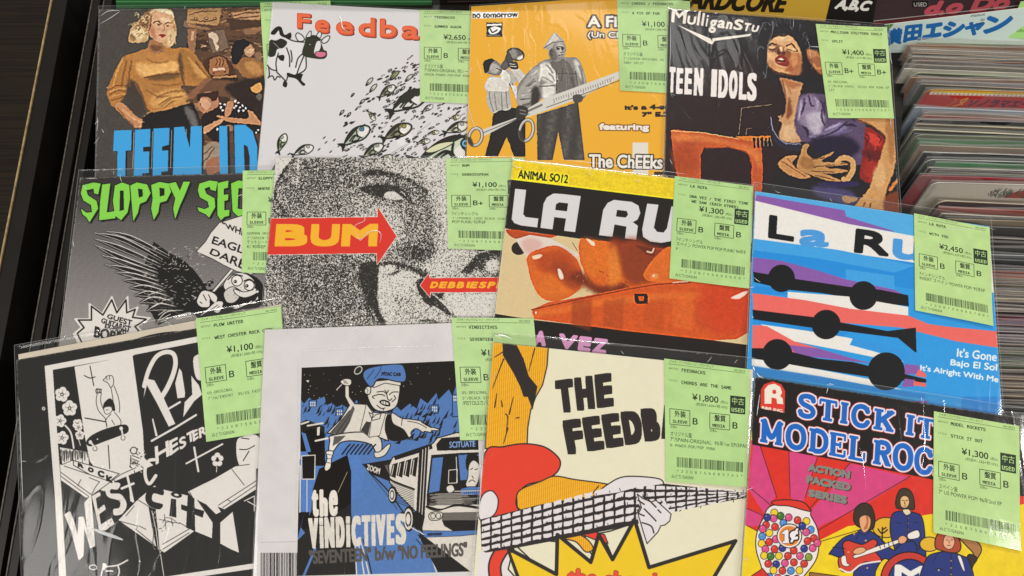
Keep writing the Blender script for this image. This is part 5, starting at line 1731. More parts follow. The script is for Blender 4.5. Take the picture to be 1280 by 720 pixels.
def art_blue():
    c = Canvas(925, 228, 1268, 590, 3, '#2a9ce6')
    c.frame(920, 220, 2.3222)
    lb, db, pu, co, w, k = '#52aee8', '#1f8fe0', '#8b5bab', '#ee6a62', '#eeeae4', '#0f0f12'
    c.poly([(55, 40), (320, 85), (320, 115), (540, 160), (540, 180), (54, 110)], lb)
    c.poly([(60, 55), (460, 125), (458, 162), (330, 140), (56, 72)], pu)
    c.poly([(310, 80), (745, 145), (760, 300), (540, 240), (460, 160), (320, 118)], lb)
    c.poly([(56, 72), (330, 140), (520, 175), (760, 220), (765, 330), (750, 340), (520, 255), (52, 182)], w)
    c.poly([(52, 182), (520, 252), (520, 330), (50, 250)], db)
    c.poly([(52, 182), (300, 215), (520, 260), (460, 280), (240, 240), (50, 215)], '#3fa4e8')
    c.poly([(50, 236), (130, 246), (240, 275), (320, 300), (460, 330), (500, 350), (48, 282)], pu)
    c.poly([(318, 270), (460, 290), (460, 330), (320, 300)], '#3fa4e8')
    # black bars and discs
    c.poly([(50, 278), (180, 300), (330, 322), (420, 330), (500, 346), (502, 378), (400, 366), (250, 340), (150, 330), (52, 308)], k)
    c.poly([(50, 318), (150, 330), (150, 345), (48, 342)], db)
    c.poly([(150, 336), (330, 350), (500, 380), (500, 405), (330, 392), (150, 356)], w)
    c.poly([(48, 340), (200, 360), (330, 385), (500, 405), (560, 430), (620, 438), (765, 452), (768, 500), (640, 480), (540, 455), (480, 440), (300, 425), (50, 388)], co)
    c.poly([(48, 388), (230, 410), (320, 428), (440, 450), (522, 440), (524, 515), (470, 470), (330, 452), (220, 440), (50, 416)], k)
    c.poly([(50, 416), (220, 440), (330, 455), (300, 470), (50, 430)], db)
    c.poly([(70, 430), (200, 448), (330, 470), (440, 500), (530, 545), (420, 530), (300, 505), (170, 480)], w)
    c.poly([(48, 432), (90, 436), (170, 480), (240, 500), (340, 530), (46, 500)], co)
    c.poly([(150, 490), (240, 500), (340, 530), (400, 545), (180, 520)], pu)
    c.poly([(340, 470), (524, 512), (540, 560), (440, 520), (330, 490)], '#2f98e4')
    c.poly([(46, 500), (120, 500), (240, 530), (340, 540), (420, 560), (490, 575), (552, 590), (552, 600), (440, 590), (400, 585), (300, 570), (160, 548), (46, 530)], k)
    c.poly([(46, 530), (120, 540), (260, 565), (390, 590), (480, 620), (400, 610), (240, 580), (46, 550)], w)
    c.poly([(490, 545), (530, 550), (540, 575), (490, 575)], pu)
    c.poly([(530, 560), (552, 575), (552, 585), (520, 580)], co)
    c.poly([(490, 588), (520, 592), (516, 612), (480, 612)], pu)
    c.poly([(516, 595), (552, 602), (552, 612), (514, 608)], co)
    c.poly([(44, 550), (240, 580), (400, 612), (550, 635), (548, 650), (300, 610), (44, 575)], '#2489d8')
    c.poly([(44, 575), (560, 650), (520, 685), (300, 650), (44, 600)], '#3f9fe0')
    c.poly([(330, 660), (560, 652), (520, 690)], pu)
    c.poly([(655, 640), (775, 640), (778, 700), (655, 690)], '#1f88da')
    for x, y, r in ((132, 297, 39), (370, 347, 41), (262, 431, 42), (120, 518, 44), (436, 567, 54)):
        c.ell(x, y, r, r * 1.02, k)
    # lettering
    for ch, q, col, b in (('L', [(96, 112), (172, 124), (168, 192), (92, 180)], k, 4.2), ('a', [(186, 152), (272, 162), (268, 208), (182, 204)], '#4b9ce0', 4.5),
                          ('R', [(348, 152), (452, 166), (442, 234), (342, 222)], k, 4.5), ('u', [(456, 180), (545, 192), (540, 250), (452, 240)], '#4b9ce0', 5),
                          ('t', [(558, 170), (610, 176), (600, 262), (552, 255)], k, 5), ('a', [(620, 200), (700, 210), (692, 268), (612, 262)], '#4b9ce0', 5)):
        heavy(c, ch, q, col, b)
    for s, q in (("It's Gone", [(643, 500), (757, 512), (755, 538), (641, 524)]), ('Bajo El Sol', [(624, 532), (758, 546), (756, 572), (622, 554)]), ("It's Alright With Me", [(536, 548), (762, 582), (760, 604), (535, 568)])):
        c.text(s, q, '#eef4f8', bold=1.1)
    # edge on the right where the print ends
    c.poly([(745, 145), (752, 250), (760, 330), (752, 330)], '#e9e4de')
    c.img = np.clip(c.img * (0.975 + .05 * vnoise(c.h, c.w, 8, 3, 3)[..., None]), 0, 1)
    return c
def art_plow():
    c = Canvas(5, 380, 395, 800, 3, '#211f1d')
    k, w = '#22201e', '#e2dcd6'
    c.frame(50, 440, 4.238)
    # white frame round the picture
    c.frame(0, 370, 2.0568)
    c.poly([(115, 180), (400, 125), (640, 78), (720, 64), (725, 300), (722, 690), (640, 703), (300, 753), (154, 775), (140, 500)], w)
    c.poly([(136, 190), (400, 143), (640, 96), (705, 84), (700, 300), (705, 680), (640, 690), (300, 740), (172, 760), (158, 500)], k)
    c.poly([(760, 655), (1200, 620), (1200, 640), (760, 670)], w)
    # pale wall behind the skater
    c.frame(50, 440, 4.238)
    c.poly([(183, 78), (490, 18), (545, 420), (552, 560), (600, 600), (360, 700), (265, 580), (235, 430)], w)
    # flowers
    for x, y, r in ((118, 225, 40), (158, 298, 42), (108, 365, 34), (200, 382, 28), (118, 455, 36), (212, 440, 26), (205, 400, 22), (20, 300, 10)):
        for i in range(5):
            a = i * 2 * math.pi / 5 + x
            c.ell(x + r * .55 * math.cos(a), y + r * .6 * math.sin(a), r * .42, r * .46, w, rot=a)
        c.ell(x, y, r * .22, r * .24, k)
        c.ell(x, y, r * .12, r * .12, w)
        for i in range(5):
            a = i * 2 * math.pi / 5 + x
            c.stroke([(x + r * .15 * math.cos(a), y + r * .15 * math.sin(a)), (x + r * .6 * math.cos(a), y + r * .6 * math.sin(a))], 1.6, k)
    c.stroke([(135, 390), (165, 430), (180, 510)], 9, w)
    c.stroke([(205, 460), (215, 495)], 4, w)
    R = random.Random(3)
    # planks under the flowers
    c.poly([(105, 505), (255, 530), (262, 610), (120, 600)], w)
    for i in range(34):
        x = 108 + i * 4.4
        c.stroke([(x, 510 + R.uniform(0, 20)), (x + R.uniform(-4, 4), 530 + R.uniform(10, 60))], R.uniform(2, 4), k)
    c.poly([(110, 600), (170, 575), (380, 640), (400, 700), (340, 740), (110, 640)], w, out=k, ow=3)
    # marks on the wall
    c.lines([[(265, 75), (285, 178)], [(235, 125), (265, 138), (292, 132)], [(362, 495), (370, 618)]], 5, k, smooth=True)
    c.lines([[(240, 350), (350, 370)]], 6, k)
    # skater
    c.lines([[(305, 215), (298, 260), (310, 310), (345, 350)], [(325, 215), (322, 260), (335, 300)], [(375, 185), (385, 240), (392, 300)], [(392, 180), (415, 240), (422, 290), (420, 320)],
             [(345, 350), (355, 390)], [(395, 320), (420, 350), (430, 370)], [(355, 400), (350, 360), (375, 330)], [(430, 370), (425, 395)], [(380, 360), (395, 385)]], 3.4, k, smooth=True)
    c.poly([(296, 205), (300, 195), (325, 198), (322, 215), (300, 218)], w, out=k, ow=5)
    c.lines([[(304, 200), (306, 212)], [(314, 198), (315, 212)]], 4, k)
    c.poly([(360, 165), (335, 150), (345, 140), (350, 130), (368, 125), (385, 130), (390, 165), (375, 188)], w, smooth=True, out=k, ow=3.5)
    c.lines([[(352, 132), (356, 150)], [(368, 126), (368, 146)]], 3, k)
    c.poly([(345, 320), (335, 300), (340, 270), (370, 245), (392, 270), (398, 310), (385, 310), (380, 290), (350, 290)], k, smooth=True)
    c.poly([(340, 295), (375, 290), (382, 310), (365, 328), (345, 325)], w, smooth=True, out=k, ow=3)
    c.stroke([(350, 308), (362, 306)], 3, k)
    c.poly([(245, 480), (270, 445), (340, 410), (430, 385), (465, 392), (465, 425), (420, 445), (340, 475), (270, 500)], k, smooth=True)
    for x, y in ((430, 405), (440, 455), (268, 478), (292, 512)):
        c.ell(x, y, 11, 12, w, out=k, ow=3)
    c.lines([[(432, 410), (440, 450)], [(272, 480), (290, 505)]], 9, w)
    c.ell(305, 462, 4, 4, w)
    # ROCK on its sign
    c.poly([(178, 575), (420, 645), (365, 690), (300, 670), (178, 600)], w, out=k, ow=4)
    for ch, q in (('R', (200, 585, 232, 618)), ('O', (254, 605, 286, 642)), ('C', (306, 622, 342, 668)), ('K', (350, 650, 388, 698))):
        heavy(c, ch, [(q[0], q[1]), (q[2], q[1] + 12), (q[2], q[3]), (q[0], q[3] - 8)], k, 3.2)
    # small figure
    for i in range(46):
        x, y = R.uniform(475, 560), R.uniform(500, 650)
        c.stroke([(x, y), (x + R.uniform(-14, 14), y + R.uniform(-14, 14))], 4, R.choice([k, k, w]))
    c.ell(496, 522, 17, 18, w, out=k, ow=5)
    c.lines([[(480, 560), (478, 610)], [(488, 548), (520, 560)], [(486, 565), (524, 580)], [(486, 582), (526, 596)]], 4, k)
    # big title
    c.frame(160, 420, 4.2353)
    c.poly([(32, 100), (360, 35), (720, -30), (720, 620), (200, 620), (90, 600)], k)
    P = [(85, 265), (110, 180), (150, 110), (200, 85), (240, 95), (252, 140), (240, 200), (210, 270), (180, 320)]
    c.stroke(P, 22, w, w2=26)
    c.poly([(95, 225), (140, 235), (190, 330), (250, 465), (215, 480), (150, 350), (100, 260), (82, 330)], w)
    c.poly([(250, 250), (272, 170), (285, 190), (302, 300), (300, 325), (262, 330)], w)
    c.poly([(335, 210), (350, 230), (375, 260), (392, 310), (350, 345), (292, 430), (300, 350), (340, 310)], w)
    c.poly([(345, 130), (365, 100), (420, 90), (470, 130), (480, 200), (440, 250), (400, 240), (360, 220)], w, smooth=True)
    c.poly([(385, 140), (420, 130), (440, 170), (420, 205), (395, 190)], k, smooth=True)
    c.poly([(500, 100), (530, 95), (560, 210), (580, 110), (610, 100), (640, 200), (650, 80), (680, 80), (660, 260), (625, 265), (595, 190), (570, 270), (540, 275)], w)
    c.lines([[(210, 388), (275, 350)], [(125, 555), (250, 485), (360, 418)]], 11, w)
    c.lines([[(130, 440), (150, 525)]], 7, w, w2=12)
    # CHESTER, uphill
    for ch, (x, y, h, wd) in zip('HESTER', ((140, 640, 96, 74), (215, 600, 80, 48), (268, 578, 66, 36), (308, 548, 60, 40), (338, 536, 58, 30), (372, 520, 54, 40))):
        a = -.52
        q = [(x, y - h * .55), (x + wd, y - h * .55 - wd * .5), (x + wd + 6, y + h * .30 - wd * .5), (x + 6, y + h * .45)]
        heavy(c, ch, q, w, 3.4)
    c.lines([[(308, 675), (500, 572)]], 9, w)
    c.lines([[(350, 590), (372, 716)]], 11, w)
    # flower and shirted figure
    for i in range(5):
        a = i * 2 * math.pi / 5 - 1.57
        c.ell(473 + 20 * math.cos(a), 655 + 25 * math.sin(a), 13, 15, w, rot=a)
    c.ell(473, 655, 7, 7, k)
    c.stroke([(470, 690), (468, 720)], 4, w)
    c.poly([(575, 560), (610, 530), (680, 525), (720, 600), (700, 690), (620, 710), (580, 660)], w, smooth=True)
    c.lines([[(590, 600), (630, 600), (670, 580)], [(640, 610), (610, 660)], [(600, 540), (640, 545)]], 5, k, smooth=True)
    # WEST and the ledges
    c.frame(70, 570, 4.8)
    c.poly([(25, 50), (60, 60), (330, 160), (205, 245), (180, 250), (30, 145)], w)
    c.lines([[(30, 98), (215, 235)], [(30, 122), (200, 245)], [(210, 240), (235, 190), (262, 155), (200, 130)], [(130, 180), (150, 142)], [(205, 245), (390, 110), (480, 70)], [(50, 60), (330, 155)]], 4, k)
    c.poly([(48, 350), (85, 330), (112, 400), (128, 470), (135, 365), (165, 362), (185, 440), (170, 280), (212, 230), (235, 540), (205, 556), (170, 440), (165, 600), (135, 628), (90, 450)], w)
    c.poly([(215, 240), (262, 215), (270, 235), (240, 255), (250, 320), (290, 290), (300, 320), (260, 350), (270, 410), (335, 370), (352, 408), (300, 445), (260, 450), (235, 330)], w)
    c.poly([(300, 190), (340, 160), (385, 165), (370, 200), (330, 200), (330, 225), (390, 230), (425, 290), (400, 345), (350, 355), (345, 320), (380, 310), (380, 270), (320, 250), (300, 225)], w, smooth=True)
    c.lines([[(395, 195), (465, 165)], [(428, 120), (440, 170), (462, 272)]], 15, w)
    c.poly([(440, 180), (470, 275), (445, 272)], w)
    for i in range(40):
        x, y = R.choice([(190, 420), (270, 360), (400, 270), (320, 410)])
        x += R.uniform(-20, 20)
        y += R.uniform(-70, 70)
        c.stroke([(x, y), (x + R.uniform(-5, 5), y + R.uniform(-8, 8))], 2.5, k)
    # C of CHESTER
    c.stroke([(588, 22), (556, 30), (534, 80), (540, 140), (562, 166), (598, 118)], 20, w)
    # planter boxes of CITY
    c.poly([(375, 385), (490, 262), (590, 178), (640, 200), (800, 240), (960, 290), (1000, 350), (940, 495), (830, 450), (650, 580), (625, 560), (585, 532)], w)
    c.lines([[(490, 262), (600, 330), (580, 530)], [(480, 440), (590, 530)], [(480, 440), (490, 420), (380, 390)], [(420, 360), (470, 300)], [(500, 420), (540, 440)], [(636, 450), (740, 400), (830, 450)],
             [(640, 530), (830, 420)], [(640, 560), (800, 460)], [(610, 440), (740, 400)]], 4, k)
    c.poly([(555, 305), (600, 320), (630, 590), (660, 750), (640, 750), (605, 560), (575, 420)], k)
    c.lines([[(575, 330), (600, 440), (615, 560)], [(600, 330), (615, 450), (625, 580)], [(628, 590), (648, 720)]], 4.5, w)
    for i in range(20):
        x, y = 590 + R.uniform(-10, 20), R.uniform(330, 560)
        c.stroke([(x, y), (x + R.uniform(-6, 6), y + R.uniform(-6, 6))], 3, w)
    c.poly([(620, 380), (650, 350), (720, 390), (740, 405), (640, 450)], w)
    c.lines([[(620, 380), (740, 405)], [(650, 350), (660, 440)], [(690, 370), (700, 420)], [(640, 400), (660, 370), (700, 380), (725, 400)], [(645, 425), (668, 395), (705, 405)]], 3, k, smooth=True)
    c.poly([(560, 195), (620, 185), (645, 205), (640, 235), (585, 225), (580, 270), (640, 290), (620, 320), (560, 300), (535, 250)], k, smooth=True)
    c.poly([(690, 255), (720, 260), (722, 370), (680, 360)], k)
    c.ell(722, 233, 34, 17, k, rot=.2)
    c.ell(722, 233, 14, 7, w, rot=.2)
    c.poly([(790, 235), (830, 250), (835, 450), (780, 430)], k)
    c.poly([(750, 290), (890, 330), (880, 370), (750, 320)], k)
    c.poly([(845, 262), (900, 290), (960, 350), (1040, 310), (1050, 330), (985, 400), (985, 520), (935, 500), (940, 400)], k)
    c.poly([(985, 400), (1060, 335), (1098, 580), (1050, 560), (985, 525)], w)
    # ledge top right
    c.poly([(790, 215), (960, 130), (1080, 60), (1200, 10), (1200, 200), (1010, 320), (960, 300), (820, 250)], w)
    c.lines([[(1055, 80), (1130, 175)], [(975, 295), (1200, 150)], [(1000, 310), (1200, 175)], [(800, 215), (820, 250)], [(1030, 262), (1050, 275)], [(1080, 60), (1160, 50)]], 4, k)
    c.lines([[(1130, 270), (1190, 240), (1190, 330)], [(1150, 272), (1200, 300)]], 6, w)
    # cat and dots
    c.lines([[(430, 625), (370, 655), (300, 665), (280, 680), (270, 720)], [(370, 655), (380, 690), (370, 730)], [(300, 690), (340, 690)]], 9, w, smooth=True)
    c.poly([(275, 680), (280, 640), (300, 645), (305, 660), (290, 685)], w)
    c.ell(222, 668, 22, 14, None, out=w, ow=6)
    c.ell(503, 632, 5, 5, w)
    c.ell(182, 657, 3, 3, w)
    c.poly([(750, 710), (1180, 645), (1182, 675), (760, 730)], w)
    c.img = np.clip(c.img * (0.98 + .04 * vnoise(c.h, c.w, 10, 3, 3)[..., None]), 0, 1)
    return c


def art_vind():
    """the white backing sheet with the small printed insert on it"""
    c = Canvas(300, 392, 680, 765, 3, '#d9d4d4')
    c.img *= (0.965 + .07 * vnoise(c.h, c.w, 60, 11, 4)[..., None])
    c.stroke([(326, 678), (371, 677)], .5, '#a8a4a4', smooth=False)
    x = 326.0
    R = random.Random(77)
    while x < 371:
        w_ = R.choice((.6, .6, 1.1, 1.7))
        c.rect(x, 691, x + w_, 750, '#1d1b1b')
        x += w_ + R.choice((.6, .8, 1.3))
    return c


def art_vind_insert():
    c = Canvas(360, 440, 610, 770, 3, '#191512')
    k, w, b = '#1a1613', '#ddd6cb', '#527ab8'
    R = random.Random(12)
    c.frame(370, 440, 4.5)
    # night sky with stars
    for i in range(46):
        c.ell(R.uniform(40, 1050), R.uniform(80, 260), R.uniform(1.2, 2.6), None, w)
    c.poly([(55, 160), (75, 158), (68, 172)], w)
    # blue flames
    top = [(20, 260), (45, 290), (75, 255), (95, 275), (130, 262), (160, 250), (172, 300), (200, 285), (230, 310), (260, 295), (300, 320), (340, 270), (400, 330), (540, 340), (560, 300), (590, 330), (640, 290), (680, 320), (700, 260), (740, 290),
           (790, 230), (800, 270), (860, 210), (880, 250), (920, 130), (940, 200), (980, 190), (1020, 260), (1060, 200), (1080, 900), (20, 900)]
    c.poly(top, b)
    for i in range(190):
        x, y = R.uniform(30, 1040), R.uniform(290, 520)
        n = R.uniform(20, 60)
        c.poly([(x, y), (x + n * .55, y - n), (x + n * .35, y - n * .2)], k)
    # buildings
    for q in ([(75, 272), (115, 268), (113, 305), (73, 308)], [(225, 320), (265, 315), (262, 345), (225, 345)], [(880, 240), (925, 232), (930, 360), (880, 365)], [(760, 300), (800, 296), (800, 345), (760, 345)]):
        c.poly(q, b, out=k, ow=4)
        x0, y0 = q[0]
        for i in range(3):
            for j in range(2):
                c.rect(x0 + 5 + i * 11, y0 + 8 + j * 16, x0 + 12 + i * 11, y0 + 18 + j * 16, w)
    c.poly([(22, 400), (60, 380), (160, 420), (165, 640), (110, 640), (60, 560), (18, 560)], k)
    c.lines([[(30, 405), (70, 392)], [(65, 415), (150, 400)], [(110, 500), (180, 485)], [(20, 425), (20, 600)]], 10, w)
    c.poly([(118, 425), (135, 420), (132, 468), (118, 470)], w)
    c.poly([(30, 450), (55, 460), (85, 560), (60, 565)], b)
    # road
    c.frame(360, 590, 5.12)
    c.poly([(390, -260), (470, -120), (760, 320), (1250, 640), (100, 700), (60, 640), (150, 200), (320, -100)], b)
    c.poly([(200, -20), (380, -110), (405, 0), (405, 260), (430, 500), (440, 700), (60, 700), (60, 430), (150, 250), (160, 110)], k)
    c.poly([(60, 430), (110, 250), (80, 350), (110, 390), (60, 440)], b)
    c.lines([[(380, 0), (320, 130)]], 3, '#c9b98f')
    c.lines([[(90, 690), (175, 490)]], 16, b)
    for x0, x1 in ((426, 440), (446, 490), (462, 522), (480, 540), (820, 1010), (845, 1050), (870, 960), (910, 1035)):
        c.stroke([(x0, 430), ((x0 + x1) / 2, 540), (x1, 670)], 5, w if x0 % 4 else k, w2=9)
    c.poly([(830, 400), (1200, 420), (1200, 640), (960, 640)], k)
    c.poly([(940, 320), (1010, 340), (1230, 470), (1240, 640), (1180, 610), (1050, 440)], w)
    c.lines([[(520, 0), (640, 120), (740, 260), (850, 400)]], 8, k, smooth=True)
    c.lines([[(500, -20), (620, 130), (700, 240)]], 3, k, smooth=True)
    # signpost
    c.frame(370, 440, 4.5)
    c.poly([(32, 585), (108, 580), (105, 715), (34, 715)], k, out=w, ow=5)
    c.lines([[(62, 715), (62, 900)]], 4, w)
    c.poly([(20, 560), (26, 800), (20, 860)], w)
    c.lines([[(24, 640), (22, 900)]], 7, w)
    # zoom blast
    c.poly([(370, 630), (560, 590), (700, 545), (700, 760), (560, 740), (430, 690)], k)
    c.poly([(370, 632), (600, 560), (640, 548), (700, 535), (700, 560), (560, 600)], b)
    for i in range(16):
        a = -.05 + i * .032
        c.stroke([(500 + 2 * i, 640 + i * 4), (620, 610 + i * 13)], 1.5, w)
    c.text('ZOOM', [(402, 632), (474, 655), (468, 688), (398, 660)], w, bold=1)
    # man in the cap
    ol = 6
    c.poly([(275, 175), (298, 180), (300, 250), (330, 290), (400, 295), (440, 340), (540, 345), (585, 370), (560, 420), (520, 420), (520, 500), (440, 470), (400, 455), (240, 470), (175, 455), (250, 380), (300, 300), (275, 250)], w, out=k, ow=ol)
    c.poly([(190, 455), (310, 320), (320, 300), (330, 320), (300, 400), (260, 468)], '#5a5652')
    c.lines([[(200, 450), (300, 330)], [(225, 460), (305, 350)], [(250, 465), (310, 370)]], 3, k)
    c.poly([(520, 350), (620, 400), (640, 480), (540, 500), (500, 440)], k, smooth=True)
    c.poly([(200, 470), (360, 450), (470, 480), (480, 560), (450, 565), (420, 520), (330, 500), (250, 510), (210, 560), (185, 560), (190, 500)], w, smooth=True, out=k, ow=ol)
    c.poly([(215, 475), (280, 470), (240, 510), (205, 530)], '#5a5652')
    c.poly([(170, 560), (210, 560), (200, 600), (195, 650), (170, 670), (160, 650), (175, 600)], w, smooth=True, out=k, ow=5)
    c.lines([[(175, 575), (200, 580)], [(172, 600), (195, 600)], [(168, 620), (192, 625)]], 3, k)
    c.poly([(440, 565), (470, 560), (520, 518), (530, 530), (500, 580), (450, 595)], w, smooth=True, out=k, ow=5)
    for i in range(7):
        x = 260 + i * 24
        c.stroke([(x, 575), (x + 30, 535), (x + 44, 520)], 8, k)
    # lapels and tie
    c.poly([(395, 290), (430, 340), (415, 480), (360, 440), (385, 340)], w, out=k, ow=3)
    c.poly([(395, 390), (420, 395), (405, 470), (365, 440)], '#3a3633')
    c.poly([(430, 340), (505, 345), (470, 470), (410, 480)], w, out=k, ow=3)
    c.poly([(410, 340), (435, 350), (425, 375), (450, 352), (480, 345), (470, 375), (430, 385)], w, out=k, ow=4)
    c.lines([[(515, 350), (505, 420), (516, 490)]], 4, k, smooth=True)
    # head
    c.poly([(405, 260), (405, 215), (430, 190), (520, 170), (580, 180), (580, 250), (560, 310), (500, 335), (440, 320)], w, smooth=True, out=k, ow=ol)
    c.poly([(385, 215), (400, 195), (420, 200), (415, 235), (392, 235)], w, smooth=True, out=k, ow=5)
    c.stroke([(395, 205), (405, 215), (400, 228)], 3, k)
    c.lines([[(455, 225), (490, 222), (508, 235)], [(462, 238), (485, 240), (500, 248)], [(525, 240), (545, 226), (575, 225)], [(500, 215), (512, 228), (520, 215)], [(440, 262), (430, 250), (460, 240)], [(510, 230), (515, 262), (528, 272), (540, 262)],
             [(455, 300), (480, 318), (500, 315)], [(540, 280), (560, 262), (552, 245)], [(490, 318), (492, 326)]], 5, k, smooth=True)
    c.poly([(468, 280), (490, 268), (525, 280), (528, 305), (490, 300)], k, smooth=True)
    c.poly([(478, 282), (492, 276), (518, 286), (520, 296), (490, 293)], w, smooth=True)
    c.lines([[(490, 276), (490, 294)], [(504, 280), (505, 296)]], 3, k)
    c.poly([(425, 195), (440, 165), (590, 150), (590, 190), (500, 175), (440, 200)], w, out=k, ow=4)
    c.poly([(375, 130), (400, 95), (480, 75), (580, 68), (610, 90), (620, 150), (590, 170), (470, 150), (430, 195), (400, 180)], b, smooth=True, out=k, ow=ol)
    c.lines([[(440, 150), (470, 110), (480, 80)], [(400, 150), (440, 100)]], 3, k, smooth=True)
    c.text('MYAC CAB', [(484, 112), (590, 118), (588, 136), (482, 132)], k, bold=1.3)
    # raised fist with racket
    c.lines([[(230, 210), (282, 155), (330, 120)]], 11, k)
    c.lines([[(228, 212), (282, 157)]], 5, w)
    c.ell(350, 103, 25, 17, '#2b2622', rot=-.8, out=w, ow=5)
    c.poly([(250, 165), (275, 150), (308, 155), (310, 180), (290, 190), (262, 182)], w, smooth=True, out=k, ow=4)
    c.lines([[(265, 160), (285, 168)], [(270, 172), (290, 176)]], 3, k)
    # stretched hand
    c.frame(470, 450, 3.79)
    c.poly([(75, 250), (120, 275), (160, 280), (215, 290), (240, 310), (290, 325), (300, 335), (262, 335), (270, 345), (230, 338), (225, 345), (190, 325), (165, 345), (175, 370), (160, 375), (130, 330), (80, 300)], w, smooth=True, out=k, ow=4.5)
    c.lines([[(150, 290), (200, 300), (240, 322)], [(215, 295), (262, 322)], [(125, 280), (120, 310)]], 3, k, smooth=True)
    for x, y in ((190, 260), (215, 270), (240, 262), (150, 370), (200, 368), (90, 395), (175, 380)):
        c.poly([(x, y), (x + 36, y - 26), (x + 22, y + 4)], k)
    # bus
    c.poly([(60, 500), (80, 460), (270, 395), (290, 370), (380, 345), (560, 335), (700, 330), (700, 760), (400, 740), (190, 720), (110, 640), (65, 580)], w, out=k, ow=5)
    c.poly([(85, 458), (265, 400), (268, 420), (90, 475)], k)
    for i in range(4):
        x = 78 + i * 32
        c.poly([(x, 495 - i * 9), (x + 26, 485 - i * 9), (x + 14, 560 - i * 2), (x - 12, 548 - i * 2)], k)
        c.lines([[(x + 6, 500 - i * 9), (x - 4, 545)]], 4, w)
    c.lines([[(60, 560), (90, 578), (180, 612)]], 9, k, smooth=True)
    for i in range(11):
        c.stroke([(75, 580 + i * 9), (180, 620 + i * 8)], 2, k)
    c.poly([(205, 425), (250, 410), (230, 740), (190, 730)], k)
    c.lines([[(222, 425), (205, 720)], [(250, 412), (232, 740)], [(236, 418), (218, 730)]], 4, w)
    c.poly([(285, 400), (310, 370), (620, 345), (700, 345), (700, 420), (290, 430)], k, smooth=False)
    c.text('SCITUATE', [(348, 388), (470, 382), (470, 410), (348, 416)], '#7fa0d4', bold=.8)
    c.poly([(262, 450), (400, 440), (700, 430), (700, 680), (240, 690), (240, 640)], k)
    c.poly([(268, 465), (318, 460), (300, 620), (250, 630)], b)
    c.poly([(390, 450), (540, 445), (540, 560), (400, 570)], b)
    c.poly([(430, 455), (460, 445), (500, 470), (510, 540), (480, 545), (430, 520)], k, smooth=True)
    for i in range(14):
        a = i * .4 - 2.9
        c.stroke([(466 + 26 * math.cos(a), 490 + 30 * math.sin(a)), (466 + 44 * math.cos(a), 485 + 46 * math.sin(a))], 9, k, w2=2)
    c.poly([(440, 500), (462, 475), (490, 500), (488, 560), (470, 600), (440, 605), (425, 590), (435, 555)], w, smooth=True, out=k, ow=3.5)
    c.lines([[(448, 520), (458, 512)], [(468, 520), (482, 515)], [(455, 550), (462, 560)], [(440, 578), (455, 568), (470, 578)]], 3.5, k, smooth=True)
    c.poly([(400, 610), (440, 600), (510, 600), (530, 640), (400, 640)], b, out=k, ow=3)
    for i in range(12):
        c.stroke([(405 + i * 10, 615), (408 + i * 10, 632)], 2.4, k)
    c.poly([(345, 522), (385, 518), (382, 582), (343, 584)], k, out=w, ow=4)
    c.poly([(335, 600), (360, 592), (372, 615), (352, 630), (336, 620)], w, smooth=True, out=k, ow=3)
    c.lines([[(372, 622), (540, 618)], [(380, 460), (385, 580)]], 4, w)
    c.frame(360, 590, 5.12)
    c.poly([(885, 240), (1250, 225), (1250, 700), (870, 410), (860, 360)], w)
    for i in range(22):
        y = 140 + i * 4
        c.stroke([(900 + R.uniform(0, 60), y), (1100 + R.uniform(0, 140), y - 6)], 2, w)
    c.poly([(890, 215), (980, 235), (1080, 205), (1240, 225), (1240, 240), (1080, 220), (960, 250), (890, 232)], k, smooth=True)
    c.poly([(985, 260), (1210, 255), (1215, 310), (985, 310)], '#8a847c')
    for i in range(9):
        c.stroke([(985, 262 + i * 6), (1210, 257 + i * 6)], 1.8, k)
    c.poly([(900, 280), (920, 258), (975, 256), (990, 275), (970, 304), (915, 308)], w, smooth=True, out=k, ow=5)
    c.ell(928, 282, 15, 18, w, out=k, ow=4)
    c.ell(962, 280, 15, 18, w, out=k, ow=4)
    c.ell(1226, 278, 18, 20, w, out=k, ow=4)
    c.poly([(985, 310), (1215, 308), (1240, 340), (1240, 372), (1060, 380), (1000, 345)], k)
    c.poly([(860, 375), (1060, 378), (1240, 370), (1240, 395), (1100, 410), (870, 418)], b, out=k, ow=3)
    c.poly([(890, 392), (985, 388), (985, 405), (892, 408)], '#24304e')
    for x, y, rx, ry in ((774, 300, 28, 68), (670, 145, 20, 42)):
        c.ell(x, y, rx + 9, ry + 14, k)
        c.ell(x - 4, y + 2, rx, ry, w)
        c.ell(x - 4, y + 2, rx * .72, ry * .74, k)
        c.ell(x - 5, y + 2, rx * .5, ry * .52, w)
    c.lines([[(770, 345), (870, 400)]], 6, w)
    # title
    q = [(150, 112), (320, 112), (318, 282), (155, 288)]
    for ch, (a, bb) in zip('the', ((0, .26), (.30, .62), (.66, 1.0))):
        heavy(c, ch, qmap(q, [(a, 0 if ch != 'e' else .02), (bb, 0 if ch != 'e' else .02), (bb, 1), (a, 1)]), w, 8)
    q = [(130, 296), (756, 264), (756, 462), (136, 492)]
    slots = ((0, .1), (.112, .150), (.162, .265), (.278, .37), (.385, .425), (.438, .535), (.545, .635), (.645, .685), (.692, .79), (.80, .88), (.892, 1.0))
    for ch, (a, bb) in zip('ViNDiCTiVES', slots):
        heavy(c, ch, qmap(q, [(a, 0), (bb, 0), (bb, 1), (a, 1)]), w, 8.5 if ch != 'i' else 9.5, sq=True)
    g = '#57514d'
    for s, a, bb in (('"SEVENTEEN"', .0, .395), ('b/w', .415, .548), ('"NO FEELINGS"', .56, 1.0)):
        q = qmap([(132, 500), (1148, 446), (1146, 540), (136, 592)], [(a, 0), (bb, 0), (bb, 1), (a, 1)])
        heavy(c, s, q, g, 4.2)
